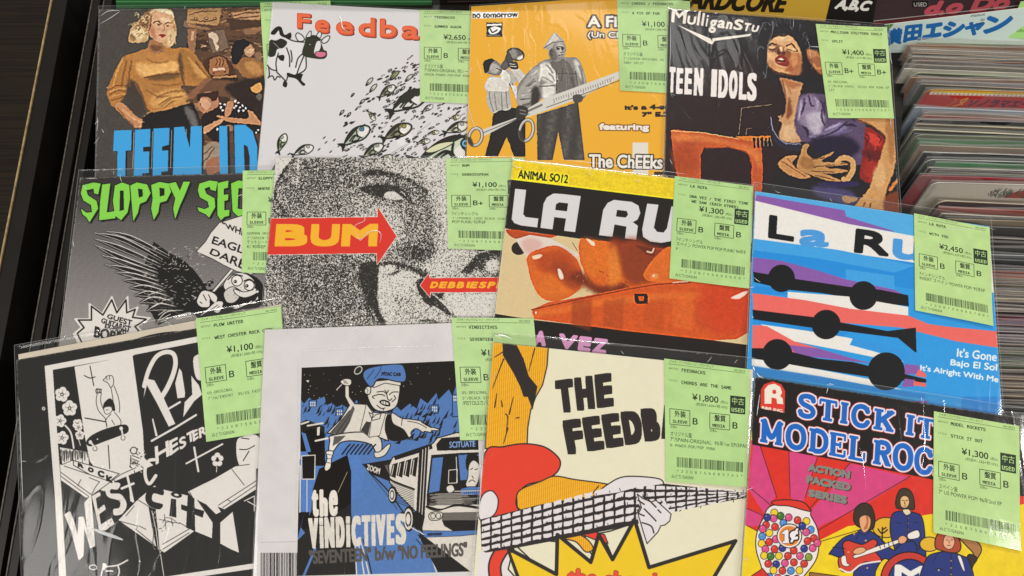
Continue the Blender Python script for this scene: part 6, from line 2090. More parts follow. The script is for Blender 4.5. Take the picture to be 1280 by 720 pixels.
    c.img = np.clip(c.img * (0.96 + .08 * vnoise(c.h, c.w, 8, 3, 2)[..., None]), 0, 1)
    return c


def art_feed2():
    c = Canvas(572, 415, 955, 825, 3, '#e9e3c6')
    c.frame(590, 410, 2.3222)
    k, r, y, w, cr, o = '#2c2624', '#e5402a', '#f0c91f', '#e6dfdf', '#e9e3c6', '#f6b424'

    def hatch(pts, smooth=True):
        c.region(pts, lambda im, X, Y: np.where(((X + Y * .04) % 6.1 < 1.7)[..., None], hexc('#cf8b14'), hexc(o)), smooth=smooth)
        c.stroke(pts + [pts[0]], 3.5, k, smooth=smooth, closed=smooth)
    hatch([(55, 30), (222, 52), (218, 110), (205, 165), (185, 200), (170, 240), (162, 290), (160, 340), (38, 350), (45, 200)], False)
    c.poly([(88, 42), (128, 46), (150, 90), (165, 140), (190, 170), (176, 238), (162, 200), (150, 200), (140, 170), (120, 130), (90, 80)], k)
    c.lines([[(65, 85), (105, 60)], [(60, 175), (80, 120), (92, 90)], [(165, 125), (178, 75), (182, 60)], [(72, 190), (66, 230)], [(120, 200), (108, 250)], [(100, 300), (104, 260), (98, 250)], [(126, 262), (136, 260)], [(92, 335), (104, 290)], [(85, 210), (88, 228)]], 2, k, smooth=True, w2=4)
    # upper part of the guitar body
    c.poly([(38, 362), (90, 345), (150, 336), (210, 345), (250, 375), (256, 400), (240, 425), (200, 445), (160, 455), (135, 480), (128, 510), (140, 560), (60, 570), (28, 560), (20, 520)], r, smooth=True, out=k, ow=4)
    c.poly([(130, 500), (140, 470), (200, 445), (240, 430), (300, 440), (375, 450), (400, 458), (370, 480), (280, 510), (150, 530)], o)
    hatch([(130, 500), (140, 470), (200, 445), (240, 430), (300, 440), (375, 450), (400, 458), (370, 480), (280, 510), (150, 530)])
    c.poly([(28, 490), (45, 474), (62, 475), (76, 500), (66, 540), (28, 560), (18, 530)], w, smooth=True, out=k, ow=3.5)
    c.poly([(365, 480), (400, 450), (440, 432), (500, 432), (548, 440), (548, 460), (470, 480), (380, 500)], w, smooth=True, out=k, ow=3.5)
    c.lines([[(350, 480), (368, 458)]], 3, k)
    # red lead bottom left
    c.poly([(20, 650), (120, 640), (300, 760), (300, 960), (0, 960)], w)
    c.stroke([(90, 640), (66, 690), (80, 760), (130, 860)], 40, k)
    c.stroke([(90, 640), (66, 690), (80, 760), (130, 860)], 30, r)
    c.poly([(120, 640), (105, 700), (140, 740), (150, 700)], cr, out=k, ow=4)
    # pale hand below
    c.poly([(128, 632), (180, 614), (244, 620), (245, 720), (200, 700)], cr, smooth=False, out=k, ow=4)
    c.poly([(310, 610), (350, 600), (400, 590), (460, 570), (470, 600), (410, 670), (380, 600), (350, 660)], cr, out=k, ow=4)
    hatch([(225, 600), (280, 590), (330, 610), (352, 640), (330, 650), (300, 620), (250, 610)])
    c.poly([(320, 600), (350, 590), (385, 600), (395, 625), (370, 620)], r, out=k, ow=3)
    # fret board of uneven blocks
    NB = [(22, 556), (400, 485), (560, 452), (800, 482), (805, 492), (700, 520), (575, 536), (460, 575), (300, 608), (120, 640), (40, 652), (26, 645)]
    NB = [(24, 556), (200, 512), (300, 494), (420, 478), (480, 462), (560, 452), (808, 480), (808, 490), (690, 512), (575, 536), (470, 572), (330, 600), (120, 640), (40, 652), (28, 645)]
    c.poly(NB, k)
    R = random.Random(6)
    n = 26
    for i in range(n):
        t0, t1 = i / n, (i + .8) / n

        def edge(t):
            x = 28 + t * 776
            yt = 552 - .262 * (x - 28) if x < 430 else 444 + (x - 430) * .062
            yb = 656 - .205 * (x - 28) if x < 600 else 538 - (x - 600) * .23
            return x, max(yt, 440) + 4, yb - 3
        x0, a0, b0 = edge(t0)
        x1, a1, b1 = edge(t1)
        m = 5
        for j in range(m):
            j0, j1 = j / m + .03, (j + .76) / m
            g = lambda: R.uniform(-1.6, 1.6)
            q = [(x0 + g(), a0 + (b0 - a0) * j0 + g()), ((x0 + x1) / 2, (a0 + a1) / 2 + ((b0 + b1) - (a0 + a1)) / 2 * j0 + g()), (x1 + g(), a1 + (b1 - a1) * j0 + g()),
                 (x1 + g(), a1 + (b1 - a1) * j1 + g()), ((x0 + x1) / 2 + g(), (a0 + a1) / 2 + ((b0 + b1) - (a0 + a1)) / 2 * j1 + g() * 1.4), (x0 + g(), a0 + (b0 - a0) * j1 + g())]
            c.poly(q, w)
            if R.random() < .4:
                xx = R.uniform(x0 + 3, x1 - 3)
                yy = a0 + (b0 - a0) * (j0 + j1) / 2
                c.stroke([(xx, yy), (xx + R.uniform(-4, 4), yy + R.uniform(3, 8))], 2, k)
    # pick hand
    c.poly([(482, 480), (500, 495), (540, 520), (560, 500), (580, 545), (565, 570), (548, 572), (540, 590), (505, 628), (490, 590), (478, 540), (490, 520), (476, 500)], w, smooth=False)
    c.poly([(480, 482), (494, 494), (520, 505), (534, 500), (578, 540), (574, 560), (560, 572), (548, 574), (540, 592), (508, 626), (500, 600), (482, 540), (492, 522)], w, out=k, ow=3)
    c.lines([[(482, 500), (500, 512)], [(488, 520), (482, 536), (500, 545)], [(500, 525), (520, 545), (534, 560)], [(512, 498), (534, 520)], [(540, 528), (548, 536)], [(494, 565), (520, 575), (528, 595)]], 4, k, smooth=True)
    # title
    for word, q, slots in (('THE', [(240, 154), (404, 130), (412, 226), (252, 248)], ((0, .31), (.34, .66), (.70, 1.0))),
                           ('FEEDBACKS', [(262, 270), (870, 180), (880, 268), (280, 368)], ((0, .084), (.094, .176), (.186, .268), (.277, .366), (.372, .450), (.452, .55), (.57, .66), (.67, .77), (.78, .87)))):
        for ch, (a, b_) in zip(word, slots):
            heavy(c, ch, qmap(q, [(a, 0), (b_, 0), (b_, 1), (a, 1)]), k, 6.6, sq=True)
    # yellow star burst
    S = [(105, 640), (245, 715), (248, 600), (345, 680), (368, 600), (408, 672), (472, 556), (514, 695), (765, 618), (640, 830), (760, 960), (100, 960), (160, 800)]
    c.poly(S, y)
    c.stroke(S + [S[0]], 11, k, smooth=False)
    c.poly([(112, 652), (254, 730), (254, 612), (346, 692), (372, 618), (408, 688), (470, 578), (508, 706), (744, 632), (630, 830), (740, 950), (112, 950), (168, 800)], y)
    c.text('the chords', [(280, 700), (560, 716), (556, 760), (278, 742)], '#e8503a', out='#a84a2a', ow=2.2, bold=2.6)
    c.text('are the same', [(270, 770), (590, 785), (590, 825), (268, 810)], '#e8503a', out='#a84a2a', ow=2.2, bold=2.6)
    c.img = np.clip(c.img * (0.985 + .03 * vnoise(c.h, c.w, 30, 3, 4)[..., None]), 0, 1)
    return c


def art_stick():
    c = Canvas(908, 455, 1300, 905, 3, '#f2d21c')
    k = '#16110f'
    red, pk, ye = '#df2f20', '#d8447f', '#f2d21c'
    c.frame(920, 440, 2.5722)
    # rays
    cx, cy = 200, 620
    A = [(-20, 560), (-20, 430), (30, 370), (55, 300), (95, 310), (180, 325), (262, 340), (365, 360), (560, 405), (900, 440), (1000, 520)]
    C_ = [ye, pk, red, pk, red, pk, red, pk, red, red]
    pts = [(30, 640), (30, 553), (40, 480), (50, 420), (58, 300), (84, 305), (170, 322), (262, 340), (370, 356), (560, 400), (960, 480), (960, 500), (500, 590)]
    rays = [((25, 560), (30, 500), pk), ((30, 500), (52, 420), red), ((42, 436), (60, 300), pk), ((60, 300), (78, 303), pk), ((78, 303), (170, 322), red), ((170, 322), (262, 338), pk), ((262, 338), (366, 360), red), ((366, 360), (552, 400), pk), ((552, 400), (960, 400), red), ((960, 400), (960, 470), red)]
    c.poly([(20, 280), (1000, 420), (1000, 470), (640, 560), (400, 600), (250, 620), (100, 620), (30, 560)], red)
    c.poly([(55, 290), (78, 303), (130, 460), (90, 520), (40, 440)], pk)
    c.poly([(30, 500), (82, 520), (80, 560), (26, 560)], pk)
    c.poly([(170, 318), (262, 338), (228, 460), (205, 500), (172, 460)], pk)
    c.poly([(366, 358), (560, 402), (400, 500), (270, 560), (240, 590), (228, 520), (300, 450)], pk)
    c.poly([(26, 552), (75, 580), (200, 640), (360, 560), (480, 545), (640, 520), (700, 560), (960, 620), (960, 1300), (-60, 1300), (10, 700)], ye)
    c.lines([[(78, 303), (132, 470)], [(170, 320), (174, 465)], [(262, 338), (222, 470)], [(560, 400), (270, 570)], [(366, 358), (240, 500)], [(30, 500), (85, 525)], [(45, 436), (120, 500)], [(26, 553), (76, 580)], [(262, 612), (480, 548)], [(270, 570), (200, 620)]], 2.2, '#3a1512')
    M_ = vnoise(c.h, c.w, 22, 5, 3)[..., None]
    c.img = np.clip(c.img * (0.95 + .10 * M_), 0, 1)
    # header band
    c.poly([(40, 20), (1000, 170), (1000, 478), (640, 412), (350, 352), (52, 298)], k)
    c.poly([(80, 122), (90, 104), (118, 94), (146, 104), (158, 125), (156, 196), (78, 180)], '#e03a2c', smooth=False)
    c.poly([(92, 166), (92, 120), (104, 106), (124, 102), (142, 112), (148, 130), (142, 142), (150, 150), (152, 168), (132, 166), (130, 150), (114, 146), (114, 166)], '#f3ead8')
    c.poly([(116, 130), (118, 122), (128, 122), (130, 132), (122, 136)], '#e03a2c')
    c.text('R&R INC.', [(84, 174), (153, 186), (152, 194), (83, 182)], '#f3ead8', bold=.8)
    c.frame(930, 455, 4.9667)
    blue, w = '#1566c4', '#f4ecf0'
    ly = [(11, '#c2302a'), (7.5, w), (0, blue)]
    # STICK IT / MODEL ROCKETS
    q = [(345, 186), (1190, 330), (1172, 490), (338, 330)]
    sl = [(.0, .118), (.148, .278), (.302, .364), (.392, .515), (.548, .70), (.785, .852), (.872, 1.0)]
    q = [(345, 184), (1190, 345), (1180, 470), (338, 322)]
    slab_word(c, 'STICKIT', q, sl, 33, ly)
    q = [(104, 340), (1170, 532), (1160, 690), (98, 484)]
    slab_word(c, 'MODELROC', q, [(0, .132), (.155, .262), (.282, .392), (.402, .50), (.515, .615), (.658, .765), (.78, .885), (.905, 1.0)], 33, ly)
    slab_word(c, 'OUT', [(1240, 355), (1580, 420), (1570, 545), (1230, 480)], [(0, .3), (.35, .65), (.7, 1)], 33, ly)
    slab_word(c, 'KETS', [(1185, 535), (1640, 618), (1630, 772), (1175, 692)], [(0, .24), (.27, .47), (.5, .72), (.76, 1)], 33, ly)
    # action packed series
    c.frame(920, 440, 2.5722)
    for s, q in (('ACTION', [(232, 358), (368, 382), (366, 408), (230, 382)]), ('PACKED', [(228, 396), (370, 422), (368, 448), (226, 422)]), ('SERIES', [(234, 440), (358, 464), (356, 490), (232, 464)])):
        heavy(c, s, [(x + 3, y + 2) for x, y in q], '#3a1d1c', 2.3)
        heavy(c, s, q, '#85867f', 2.3)
    # gum ball machine
    c.frame(925, 550, 4.2353)
    R = random.Random(21)
    c.poly([(175, 345), (360, 360), (375, 400), (410, 470), (418, 560), (400, 640), (340, 720), (310, 760), (150, 760), (110, 660), (86, 580), (88, 500), (120, 420)], '#efe6e2', smooth=True, out=k, ow=5)
    cols = ['#d8362c', '#d8362c', '#e0508a', '#2b3a8c', '#f0cf22', '#4f8fd8', '#3f7a2c', '#d8362c', '#e0508a']
    balls = [(182, 385, 'y'), (215, 402, 'g'), (178, 415, 'p'), (258, 410, 'p'), (305, 425, 'r'), (352, 430, 'y'), (145, 410, 'n'), (138, 450, 'r'), (186, 460, 'r'), (230, 440, 'b'), (330, 455, 'n'), (375, 475, 'b'), (350, 488, 'p'), (118, 510, 'b'), (156, 492, 'y'),
             (392, 520, 'r'), (358, 535, 'r'), (115, 548, 'y'), (155, 540, 'r'), (190, 525, 'p'), (135, 578, 'p'), (183, 578, 'r'), (225, 572, 'n'), (385, 572, 'p'), (340, 575, 'n'), (285, 585, 'r'), (128, 612, 'y'), (163, 616, 'g'), (206, 614, 'y'), (254, 614, 'r'), (318, 614, 'p'), (364, 620, 'g2'),
             (150, 655, 'r'), (192, 658, 'n'), (238, 652, 'p'), (286, 648, 'r'), (340, 655, 'r'), (178, 690, 'y'), (225, 692, 'r'), (270, 692, 'b'), (315, 690, 'y'), (120, 470, 'p'), (410, 545, 'p'), (200, 730, 'p'), (250, 735, 'n'), (300, 735, 'r'), (155, 725, 'b')]
    cm = dict(y='#f0cf22', g='#3f7a2c', g2='#7f9c2e', p='#e0508a', r='#d8362c', n='#2b3a8c', b='#4f8fd8')
    for x, y, cc in balls:
        c.ell(x, y, 19, 20, cm[cc], out=k, ow=3)
        c.ell(x - 6, y - 7, 4, 3, '#f6d8d0', a=.6)
    c.ell(262, 508, 68, 66, k)
    c.ell(262, 508, 63, 61, '#efe6e2')
    c.ell(262, 508, 55, 53, '#e8862a')
    c.poly([(222, 492), (240, 476), (256, 472), (258, 534), (266, 536), (264, 546), (226, 546), (226, 536), (236, 534), (235, 496), (226, 500)], '#f4ecf0', out=k, ow=4)
    c.poly([(222, 492), (240, 476), (256, 472), (258, 534), (266, 536), (264, 546), (226, 546), (226, 536), (236, 534), (235, 496), (226, 500)], '#f4ecf0')
    c.text('¢', [(268, 472), (305, 472), (305, 538), (268, 538)], '#f4ecf0', out=k, ow=7, bold=4)
    c.poly([(165, 330), (200, 318), (280, 318), (340, 332), (375, 375), (340, 372), (260, 350), (190, 345)], '#df3526', smooth=True, out=k, ow=5)
    c.poly([(60, 720), (120, 680), (170, 740), (170, 900), (60, 900)], '#d83026', out=k, ow=4)
    c.poly([(370, 700), (520, 720), (700, 760), (700, 800), (360, 760)], '#9a6a3a', out=k, ow=4)
    # the band
    c.frame(1030, 590, 5.5412)
    ol = 7
    navy = '#28357c'
    gold, sk = '#e6b52a', '#e9a877'

    def P(p, col, sm=True, o=ol):
        c.poly(p, col, smooth=sm, out=k, ow=o)
    c.ell(430, 385, 92, 70, gold, out=k, ow=6)
    c.lines([[(405, 385), (402, 500)], [(375, 395), (402, 425), (440, 400)], [(430, 385), (405, 400)]], 9, k, smooth=True)
    P([(470, 300), (530, 270), (620, 280), (680, 320), (700, 480), (690, 620), (540, 620), (500, 560), (460, 420)], navy)
    P([(545, 270), (560, 250), (590, 260), (600, 285), (570, 300)], '#e8d8b0', o=4)
    P([(505, 250), (500, 180), (530, 120), (580, 118), (615, 160), (625, 255), (580, 255)], '#43301f')
    P([(535, 240), (528, 190), (550, 165), (582, 175), (590, 215), (570, 248)], '#edba7c', o=4)
    c.lines([[(540, 195), (552, 198)], [(568, 198), (582, 194)], [(560, 200), (558, 222), (566, 222)], [(552, 236), (568, 236)]], 4, k)
    for y in (320, 355, 400, 480):
        c.ell(582, y, 6, 6, '#c9a05a', out=k, ow=2)
    c.lines([[(580, 300), (582, 560)], [(500, 350), (540, 355)], [(620, 350), (655, 352)]], 3.5, k)
    # guitarist
    P([(230, 420), (300, 400), (380, 450), (480, 540), (530, 500), (620, 480), (640, 560), (560, 620), (500, 640), (420, 600), (360, 680), (340, 760), (210, 760), (200, 640), (60, 575), (40, 560), (130, 460)], navy)
    P([(235, 410), (262, 395), (310, 400), (300, 430), (270, 435)], '#28357c', o=4)
    P([(205, 310), (220, 250), (270, 215), (325, 235), (352, 310), (345, 385), (310, 400), (240, 380), (212, 350)], '#3a2a1e')
    P([(245, 330), (262, 305), (300, 300), (325, 330), (315, 390), (280, 420), (255, 390)], sk, o=4)
    c.poly([(290, 300), (310, 320), (300, 390), (275, 395), (295, 350)], '#c26a3e', smooth=True)
    P([(100, 640), (105, 590), (140, 580), (130, 500), (165, 475), (220, 490), (270, 500), (340, 465), (370, 490), (350, 540), (395, 600), (380, 625), (280, 625), (220, 680), (130, 690)], '#d8402e')
    c.stroke([(110, 670), (180, 695), (260, 640), (390, 618)], 12, '#f0e8e0')
    P([(120, 590), (150, 580), (160, 630), (180, 640), (160, 655), (125, 640)], '#f0e8e0', o=4)
    P([(200, 580), (380, 510), (520, 465), (528, 488), (400, 540), (210, 600)], '#f0e8e0', False, 4)
    for x in (385, 415, 445, 475):
        c.stroke([(x, 500 - (x - 385) * .28), (x + 6, 530 - (x - 385) * .30)], 5, k)
    P([(200, 560), (220, 530), (270, 520), (290, 545), (240, 570)], sk, o=4)
    P([(515, 460), (545, 440), (575, 460), (560, 490), (525, 495)], sk, o=4)
    P([(580, 430), (640, 402), (662, 420), (655, 455), (590, 465)], '#f0e8e0', o=5)
    c.lines([[(150, 530), (60, 520)], [(240, 430), (220, 470)]], 4, k)
    for x, y in ((210, 430), (290, 475), (170, 555), (300, 665)):
        c.ell(x, y, 7, 7, '#c9a05a')
    # bass drum
    c.ell(590, 740, 200, 190, k)
    c.ell(590, 740, 192, 182, '#c93a30')
    c.ell(592, 750, 150, 150, k)
    c.ell(592, 752, 143, 144, navy)
    c.text('M', [(500, 650), (700, 660), (700, 760), (495, 760)], '#f0ece4', bold=10)
    # third player, lower right
    c.frame(1130, 590, 5.54)
    c.poly([(130, 300), (200, 290), (300, 300), (200, 420), (150, 400)], ye)
    c.ell(175, 500, 66, 50, gold, out=k, ow=6)
    P([(380, 450), (500, 480), (535, 540), (500, 610), (470, 670), (480, 760), (420, 760), (430, 600), (480, 570), (420, 500)], '#b07846')
    P([(455, 570), (505, 600), (470, 670), (490, 800), (400, 800), (430, 610)], '#3a2a26')
    P([(110, 720), (150, 610), (190, 570), (300, 550), (400, 580), (450, 620), (460, 800), (100, 800)], navy)
    P([(215, 520), (225, 440), (280, 410), (350, 430), (390, 490), (385, 545), (340, 560), (260, 545)], '#b0492c')
    P([(270, 490), (285, 440), (330, 440), (350, 480), (335, 525), (305, 535), (280, 520)], '#edb08a', o=4)
    c.lines([[(290, 470), (302, 472)], [(322, 472), (336, 470)], [(310, 475), (312, 492)], [(298, 508), (322, 508)]], 4, k)
    P([(370, 585), (395, 590), (420, 680), (405, 675)], '#f0e8e0', o=3)
    for y in (615, 665, 710):
        c.ell(325, y, 8, 8, '#c9c0b0', out=k, ow=3)
    c.lines([[(325, 560), (325, 760)], [(215, 670), (270, 672)], [(240, 560), (200, 620)]], 4, k)
    c.ell(240, 680, 6, 6, '#c9c0b0')
    c.ell(95, 522, 13, 13, navy, out=k, ow=4)
    return c
# ------------------------------------------------------------------ the setting: counter, case, floor of the case
M_case = plain_material('black_plastic', '#17130f', .45, var=.2, scale=40, bump=.1)
M_deep = plain_material('case_floor', '#0c0b0a', .8, var=.1)
M_edge = plain_material('lip_highlight', '#5d564e', .4, var=.5, scale=300)  # grey paler than the case, painting the highlight along the tray lips
M_brass = plain_material('tan_edging', '#a08a62', .35, var=.35, scale=200)


def wood_material():
    m, nt, out = new_mat('dark_wood_grain')
    b = nd(nt, 'ShaderNodeBsdfPrincipled')
    geo = nd(nt, 'ShaderNodeNewGeometry')
    mp = nd(nt, 'ShaderNodeMapping')
    mp.inputs['Rotation'].default_value = (0, 0, math.radians(-3))
    mp.inputs['Scale'].default_value = (6, 260, 1)
    nt.links.new(geo.outputs['Position'], mp.inputs['Vector'])
    n = nd(nt, 'ShaderNodeTexNoise')
    n.inputs['Scale'].default_value = 1.6
    n.inputs['Detail'].default_value = 6
    n.inputs['Roughness'].default_value = .6
    nt.links.new(mp.outputs[0], n.inputs['Vector'])
    cr = nd(nt, 'ShaderNodeValToRGB')
    cr.color_ramp.elements[0].position = .33
    cr.color_ramp.elements[1].position = .72
    cr.color_ramp.elements[0].color = (.006, .004, .0022, 1)
    cr.color_ramp.elements[1].color = (.022, .015, .008, 1)
    nt.links.new(n.outputs[0], cr.inputs[0])
    nt.links.new(cr.outputs[0], b.inputs['Base Color'])
    b.inputs['Roughness'].default_value = .6
    b.inputs['Specular IOR Level'].default_value = .2
    bp = nd(nt, 'ShaderNodeBump')
    bp.inputs['Strength'].default_value = .2
    bp.inputs['Distance'].default_value = .0004
    nt.links.new(n.outputs[0], bp.inputs['Height'])
    nt.links.new(bp.outputs[0], b.inputs['Normal'])
    nt.links.new(b.outputs[0], out.inputs[0])
    return m


def prism(pts, z0, z1):
    """vertical prism over a ground polygon"""
    n = len(pts)
    V = [(x, y, z1) for x, y in pts] + [(x, y, z0) for x, y in pts]
    F = [tuple(range(n)), tuple(range(2 * n - 1, n - 1, -1))]
    for i in range(n):
        j = (i + 1) % n
        F.append((i, i + n, j + n, j))
    return V, F


def join(parts):
    V, F = [], []
    for v, f in parts:
        o = len(V)
        V += list(v)
        F += [tuple(i + o for i in q) for q in f]
    return V, F


def level(pts, z):
    return [tuple(on_level(x, y, z)[:2]) for x, y in pts]


def structure(o):
    o['kind'] = 'structure'
    return o


ZR = -.012                                   # rim of the case
l1 = level([(76, -60), (-76, 720)], ZR)       # outer edge of the case
l1a, l1b = np.array(l1[0]), np.array(l1[1])
dr = (l1b - l1a) / np.linalg.norm(l1b - l1a)
sd = np.array([dr[1], -dr[0]])
if sd[0] > 0:
    sd = -sd
a, b = l1a - dr * .3, l1b + dr * .4
V, F = prism([tuple(a), tuple(b), tuple(b + sd * .5), tuple(a + sd * .5)][::-1], -.06, ZR)
structure(mesh_obj('wooden_counter', V, F, [wood_material()]))
V, F = prism([(-1.2, -.9), (1.2, -.9), (1.2, 1.2), (-1.2, 1.2)], -.24, -.22)
structure(mesh_obj('case_floor', V, F, [M_deep]))

rack = thing('record_case', 'black open-topped case with ribbed rim left of the sleeves, holding the record bins', 'display case', (-.45, .1, -.22))
V, F = prism([tuple(a - sd * .0008), tuple(b - sd * .0008), tuple(b + sd * .0004), tuple(a + sd * .0004)], ZR - .0006, ZR + .0008)
mesh_obj('edging', V, F, [M_brass], rack)
# outer wall, then the two lips of the inner tray
V, F = prism([tuple(a - sd * .0002), tuple(b - sd * .0002), tuple(b - sd * .013), tuple(a - sd * .013)], -.22, ZR - .0009)
mesh_obj('side_wall', V, F, [M_case], rack)
for (p, q), z, w, nm in ((((116, -10), (-21, 760)), ZR - .012, .0009, 'tray_lip'), (((131, -10), (0, 760)), ZR - .016, .0009, 'tray_lip')):
    s, e = [np.array(v) for v in level([p, q], z)]
    d = (e - s) / np.linalg.norm(e - s)
    n_ = np.array([-d[1], d[0]])
    if n_[0] < 0:
        n_ = -n_
    V, F = prism([tuple(s), tuple(e), tuple(e + n_ * w), tuple(s + n_ * w)], z - .0008, z)
    mesh_obj(nm, V, F, [M_edge], rack)
    V, F = prism([tuple(s + n_ * .0001), tuple(e + n_ * .0001), tuple(e + n_ * .007), tuple(s + n_ * .007)], -.22, z - .0009)
    mesh_obj('tray_wall', V, F, [M_case], rack)
# wall between the left bins and the right bin, and cross boards that carry the sleeves
s, e = [np.array(v) for v in level([(1118, 40), (1060, 760)], -.02)]
V, F = prism([tuple(s), tuple(e), tuple(e + [.012, 0]), tuple(s + [.012, 0])][::-1], -.22, -.02)
mesh_obj('bin_partition', V, F, [M_case], rack)
for yy in (.035, .135, .235, .335, .42):
    V, F = prism([(-.33, yy), (.105, yy), (.105, yy + .012), (-.33, yy + .012)], -.22, -.0035)
    mesh_obj('cross_board', V, F, [M_case], rack)

# ------------------------------------------------------------------ the twelve priced sleeves
M_paper = plain_material('card_edge', '#d9d3c8', .8, var=.05)
M_film = [film_material('clear_film_%d' % i, haze=.006, rough=.10, seed=i * 3.1, strength=.85) for i in range(3)]
M_rim = film_material('film_seam', haze=.15, rough=.42, seed=1.0, strength=.1, refl=.8)
M_glare_crease = film_material('glare_crease_film', haze=.62, rough=.2, seed=2.0, refl=3.0)  # whitish colour of the folds stands in for glare on the film
M_vinyl = plain_material('black_vinyl', '#141414', .25, var=.1, scale=500)
M_cream = plain_material('cream_paper', '#cfc4b0', .8, var=.05, scale=30)

SL = {
    # jacket corners, film margins (left, top, right, bottom), label corners, height of its plane, creases bearing painted glare
    'teen1': dict(q=[(124, 12), (398, 8), (412, 262), (118, 268)], m=(1, 5, 5, 4), l=[(325, 3), (413, 1), (420, 129), (333, 133)],
                  cr=[([(126, 20), (135, 14), (150, 13)], .7), ([(125, 30), (140, 21), (150, 14)], .7), ([(122, 147), (122, 155), (121, 165)], .5)],
                  text='sleeve showing a blonde woman in a tan jumper above big blue TEEN letters', nm='painted pulp-style cover'),
    'feed1': dict(q=[(341, 3), (616, 17), (615, 264), (317, 262)], m=(1, 2, 4, 4), l=[(525, 12), (615, 14), (612, 131), (525, 127)],
                  cr=[([(421, 16), (426, 24), (428, 34), (432, 38)], 1.0), ([(530, 20), (545, 23), (560, 30)], .9), ([(574, 94), (586, 97), (594, 100)], 1.0)],
                  text='white sleeve with a cartoon cow, orange title and a shoal of fish'),
    'afix': dict(q=[(589, 8), (860, -10), (882, 250), (581, 262)], m=(2, 2, 4, 4), l=[(771, -5), (862, -4), (868, 118), (775, 113)],
                 cr=[([(772, 22), (776, 40), (782, 55), (788, 64), (791, 78)], .9), ([(802, 80), (815, 77), (828, 72)], .7), ([(583, 120), (590, 150), (598, 165)], .5)],
                 text='orange-yellow sleeve with a trumpeter and a capped man holding giant scissors'),
    'mull': dict(q=[(836, 11), (1109, 33), (1126, 290), (829, 267)], m=(2, 3, 3, 4), l=[(1019.5, 30), (1108, 34.5), (1117, 149), (1035.6, 147.4)],
                 cr=[([(1012, 58), (1030, 59), (1046, 60)], .9), ([(1050, 60), (1070, 54), (1086, 49)], .9), ([(1111, 110), (1112, 135), (1114, 160)], .8), ([(838, 30), (838, 60), (837, 90)], .5), ([(1112, 60), (1113, 72), (1115, 80)], .6)],
                 text='dark sleeve with white TEEN IDOLS lettering over a swooning woman and orange wooden set'),
    'slop': dict(q=[(100, 222), (398, 214), (389, 509), (63, 520)], m=(2, 10, 5, 5), l=[(303.5, 213.4), (400, 212), (402, 343), (302, 340.6)],
                 cr=[([(108, 223), (114, 223), (122, 223)], .4), ([(296, 246), (300, 244), (304, 243)], .5)],
                 text='black and white sleeve with dripping green title and a winged rat creature'),
    'bum': dict(q=[(345, 197), (639, 198), (641, 491), (319, 490)], m=(2, 3, 6, 5), l=[(557.7, 198.6), (655, 197), (658, 314), (560, 310.7)],
                cr=[([(455, 252), (453, 264), (456, 275), (445, 281), (442, 288)], .5), ([(443, 288), (450, 300), (458, 292), (468, 288), (476, 292), (475, 304)], .6),
                    ([(561, 264), (572, 275), (590, 281), (612, 283), (630, 285)], .9), ([(556, 240), (590, 251), (622, 262), (640, 268)], .7), ([(561, 300), (566, 306), (572, 309)], 1.0)],
                text='grainy black and white sleeve with two red arrows lettered in yellow'),
    'ruta': dict(q=[(641, 200), (941, 234), (937, 530), (606, 500)], m=(2, 3, 4, 5), l=[(843.5, 220), (941.3, 232.6), (935.6, 361.4), (836.7, 348)],
                 cr=[([(640, 204), (644, 208), (652, 210)], .5), ([(700, 199), (800, 210), (860, 218)], .4)],
                 text='yellow, black and orange sleeve titled in white with glossy orange chairs'),
    'blue': dict(q=[(944, 239), (1236.5, 283), (1257, 580), (930, 539)], m=(2, 12, 3, 5), l=[(1142.6, 266.5), (1236.5, 284.6), (1240.8, 408), (1144, 388)],
                 cr=[([(1158, 281), (1185, 286), (1205, 287), (1230, 284)], .6)],
                 text='bright blue abstract sleeve with black discs and bars and coral stripes'),
    'plow': dict(q=[(20.4, 450), (344, 393), (383, 719), (31, 791)], m=(1, 19, 4, 5), l=[(244.5, 398), (351, 383), (362, 535), (257.7, 552.3)],
                 cr=[([(330, 530), (332, 570), (333, 620), (335, 680)], .7), ([(24, 500), (26, 560), (29, 640)], .5), ([(114, 660), (126, 665), (140, 670), (154, 675)], 2.2)],
                 text='black sleeve with a white-framed woodcut of a skateboarder among flowers'),
    'vind': dict(q=[(331, 412), (647, 401), (661, 735), (315, 750)], m=(2, 3, 5, 5), l=[(564.4, 397), (667, 398), (681, 548), (575, 550.4)],
                 cr=[([(372, 440), (372, 540), (368, 660)], .35), ([(372, 438), (460, 434), (560, 432)], .35)],
                 text='white-backed sleeve with a blue cartoon of a giant in a cap chasing a bus'),
    'feed2': dict(q=[(616.7, 428), (941, 462), (930, 804), (588, 766)], m=(3, 15, 3, 5), l=[(830.3, 448), (936.7, 461.7), (933.2, 609), (832, 601.6)],
                  cr=[([(618, 420), (628, 419), (640, 423)], 1.0), ([(604, 560), (600, 620), (598, 640)], .5)],
                  text='cream sleeve with a cartoon guitar, black title and yellow starburst'),
    'stick': dict(q=[(944, 471), (1282, 524), (1292, 881), (920, 821)], m=(3, 14, 2, 5), l=[(1167.6, 513.9), (1273, 532.5), (1275.7, 688.8), (1166, 665.5)],
                  cr=[([(946, 466), (949, 470), (954, 472)], .9), ([(950, 492), (948, 505), (946, 520)], .5)],
                  text='rainbow pop-art sleeve with gum ball machine and blue slab-letter title'),
}
COORD = {}
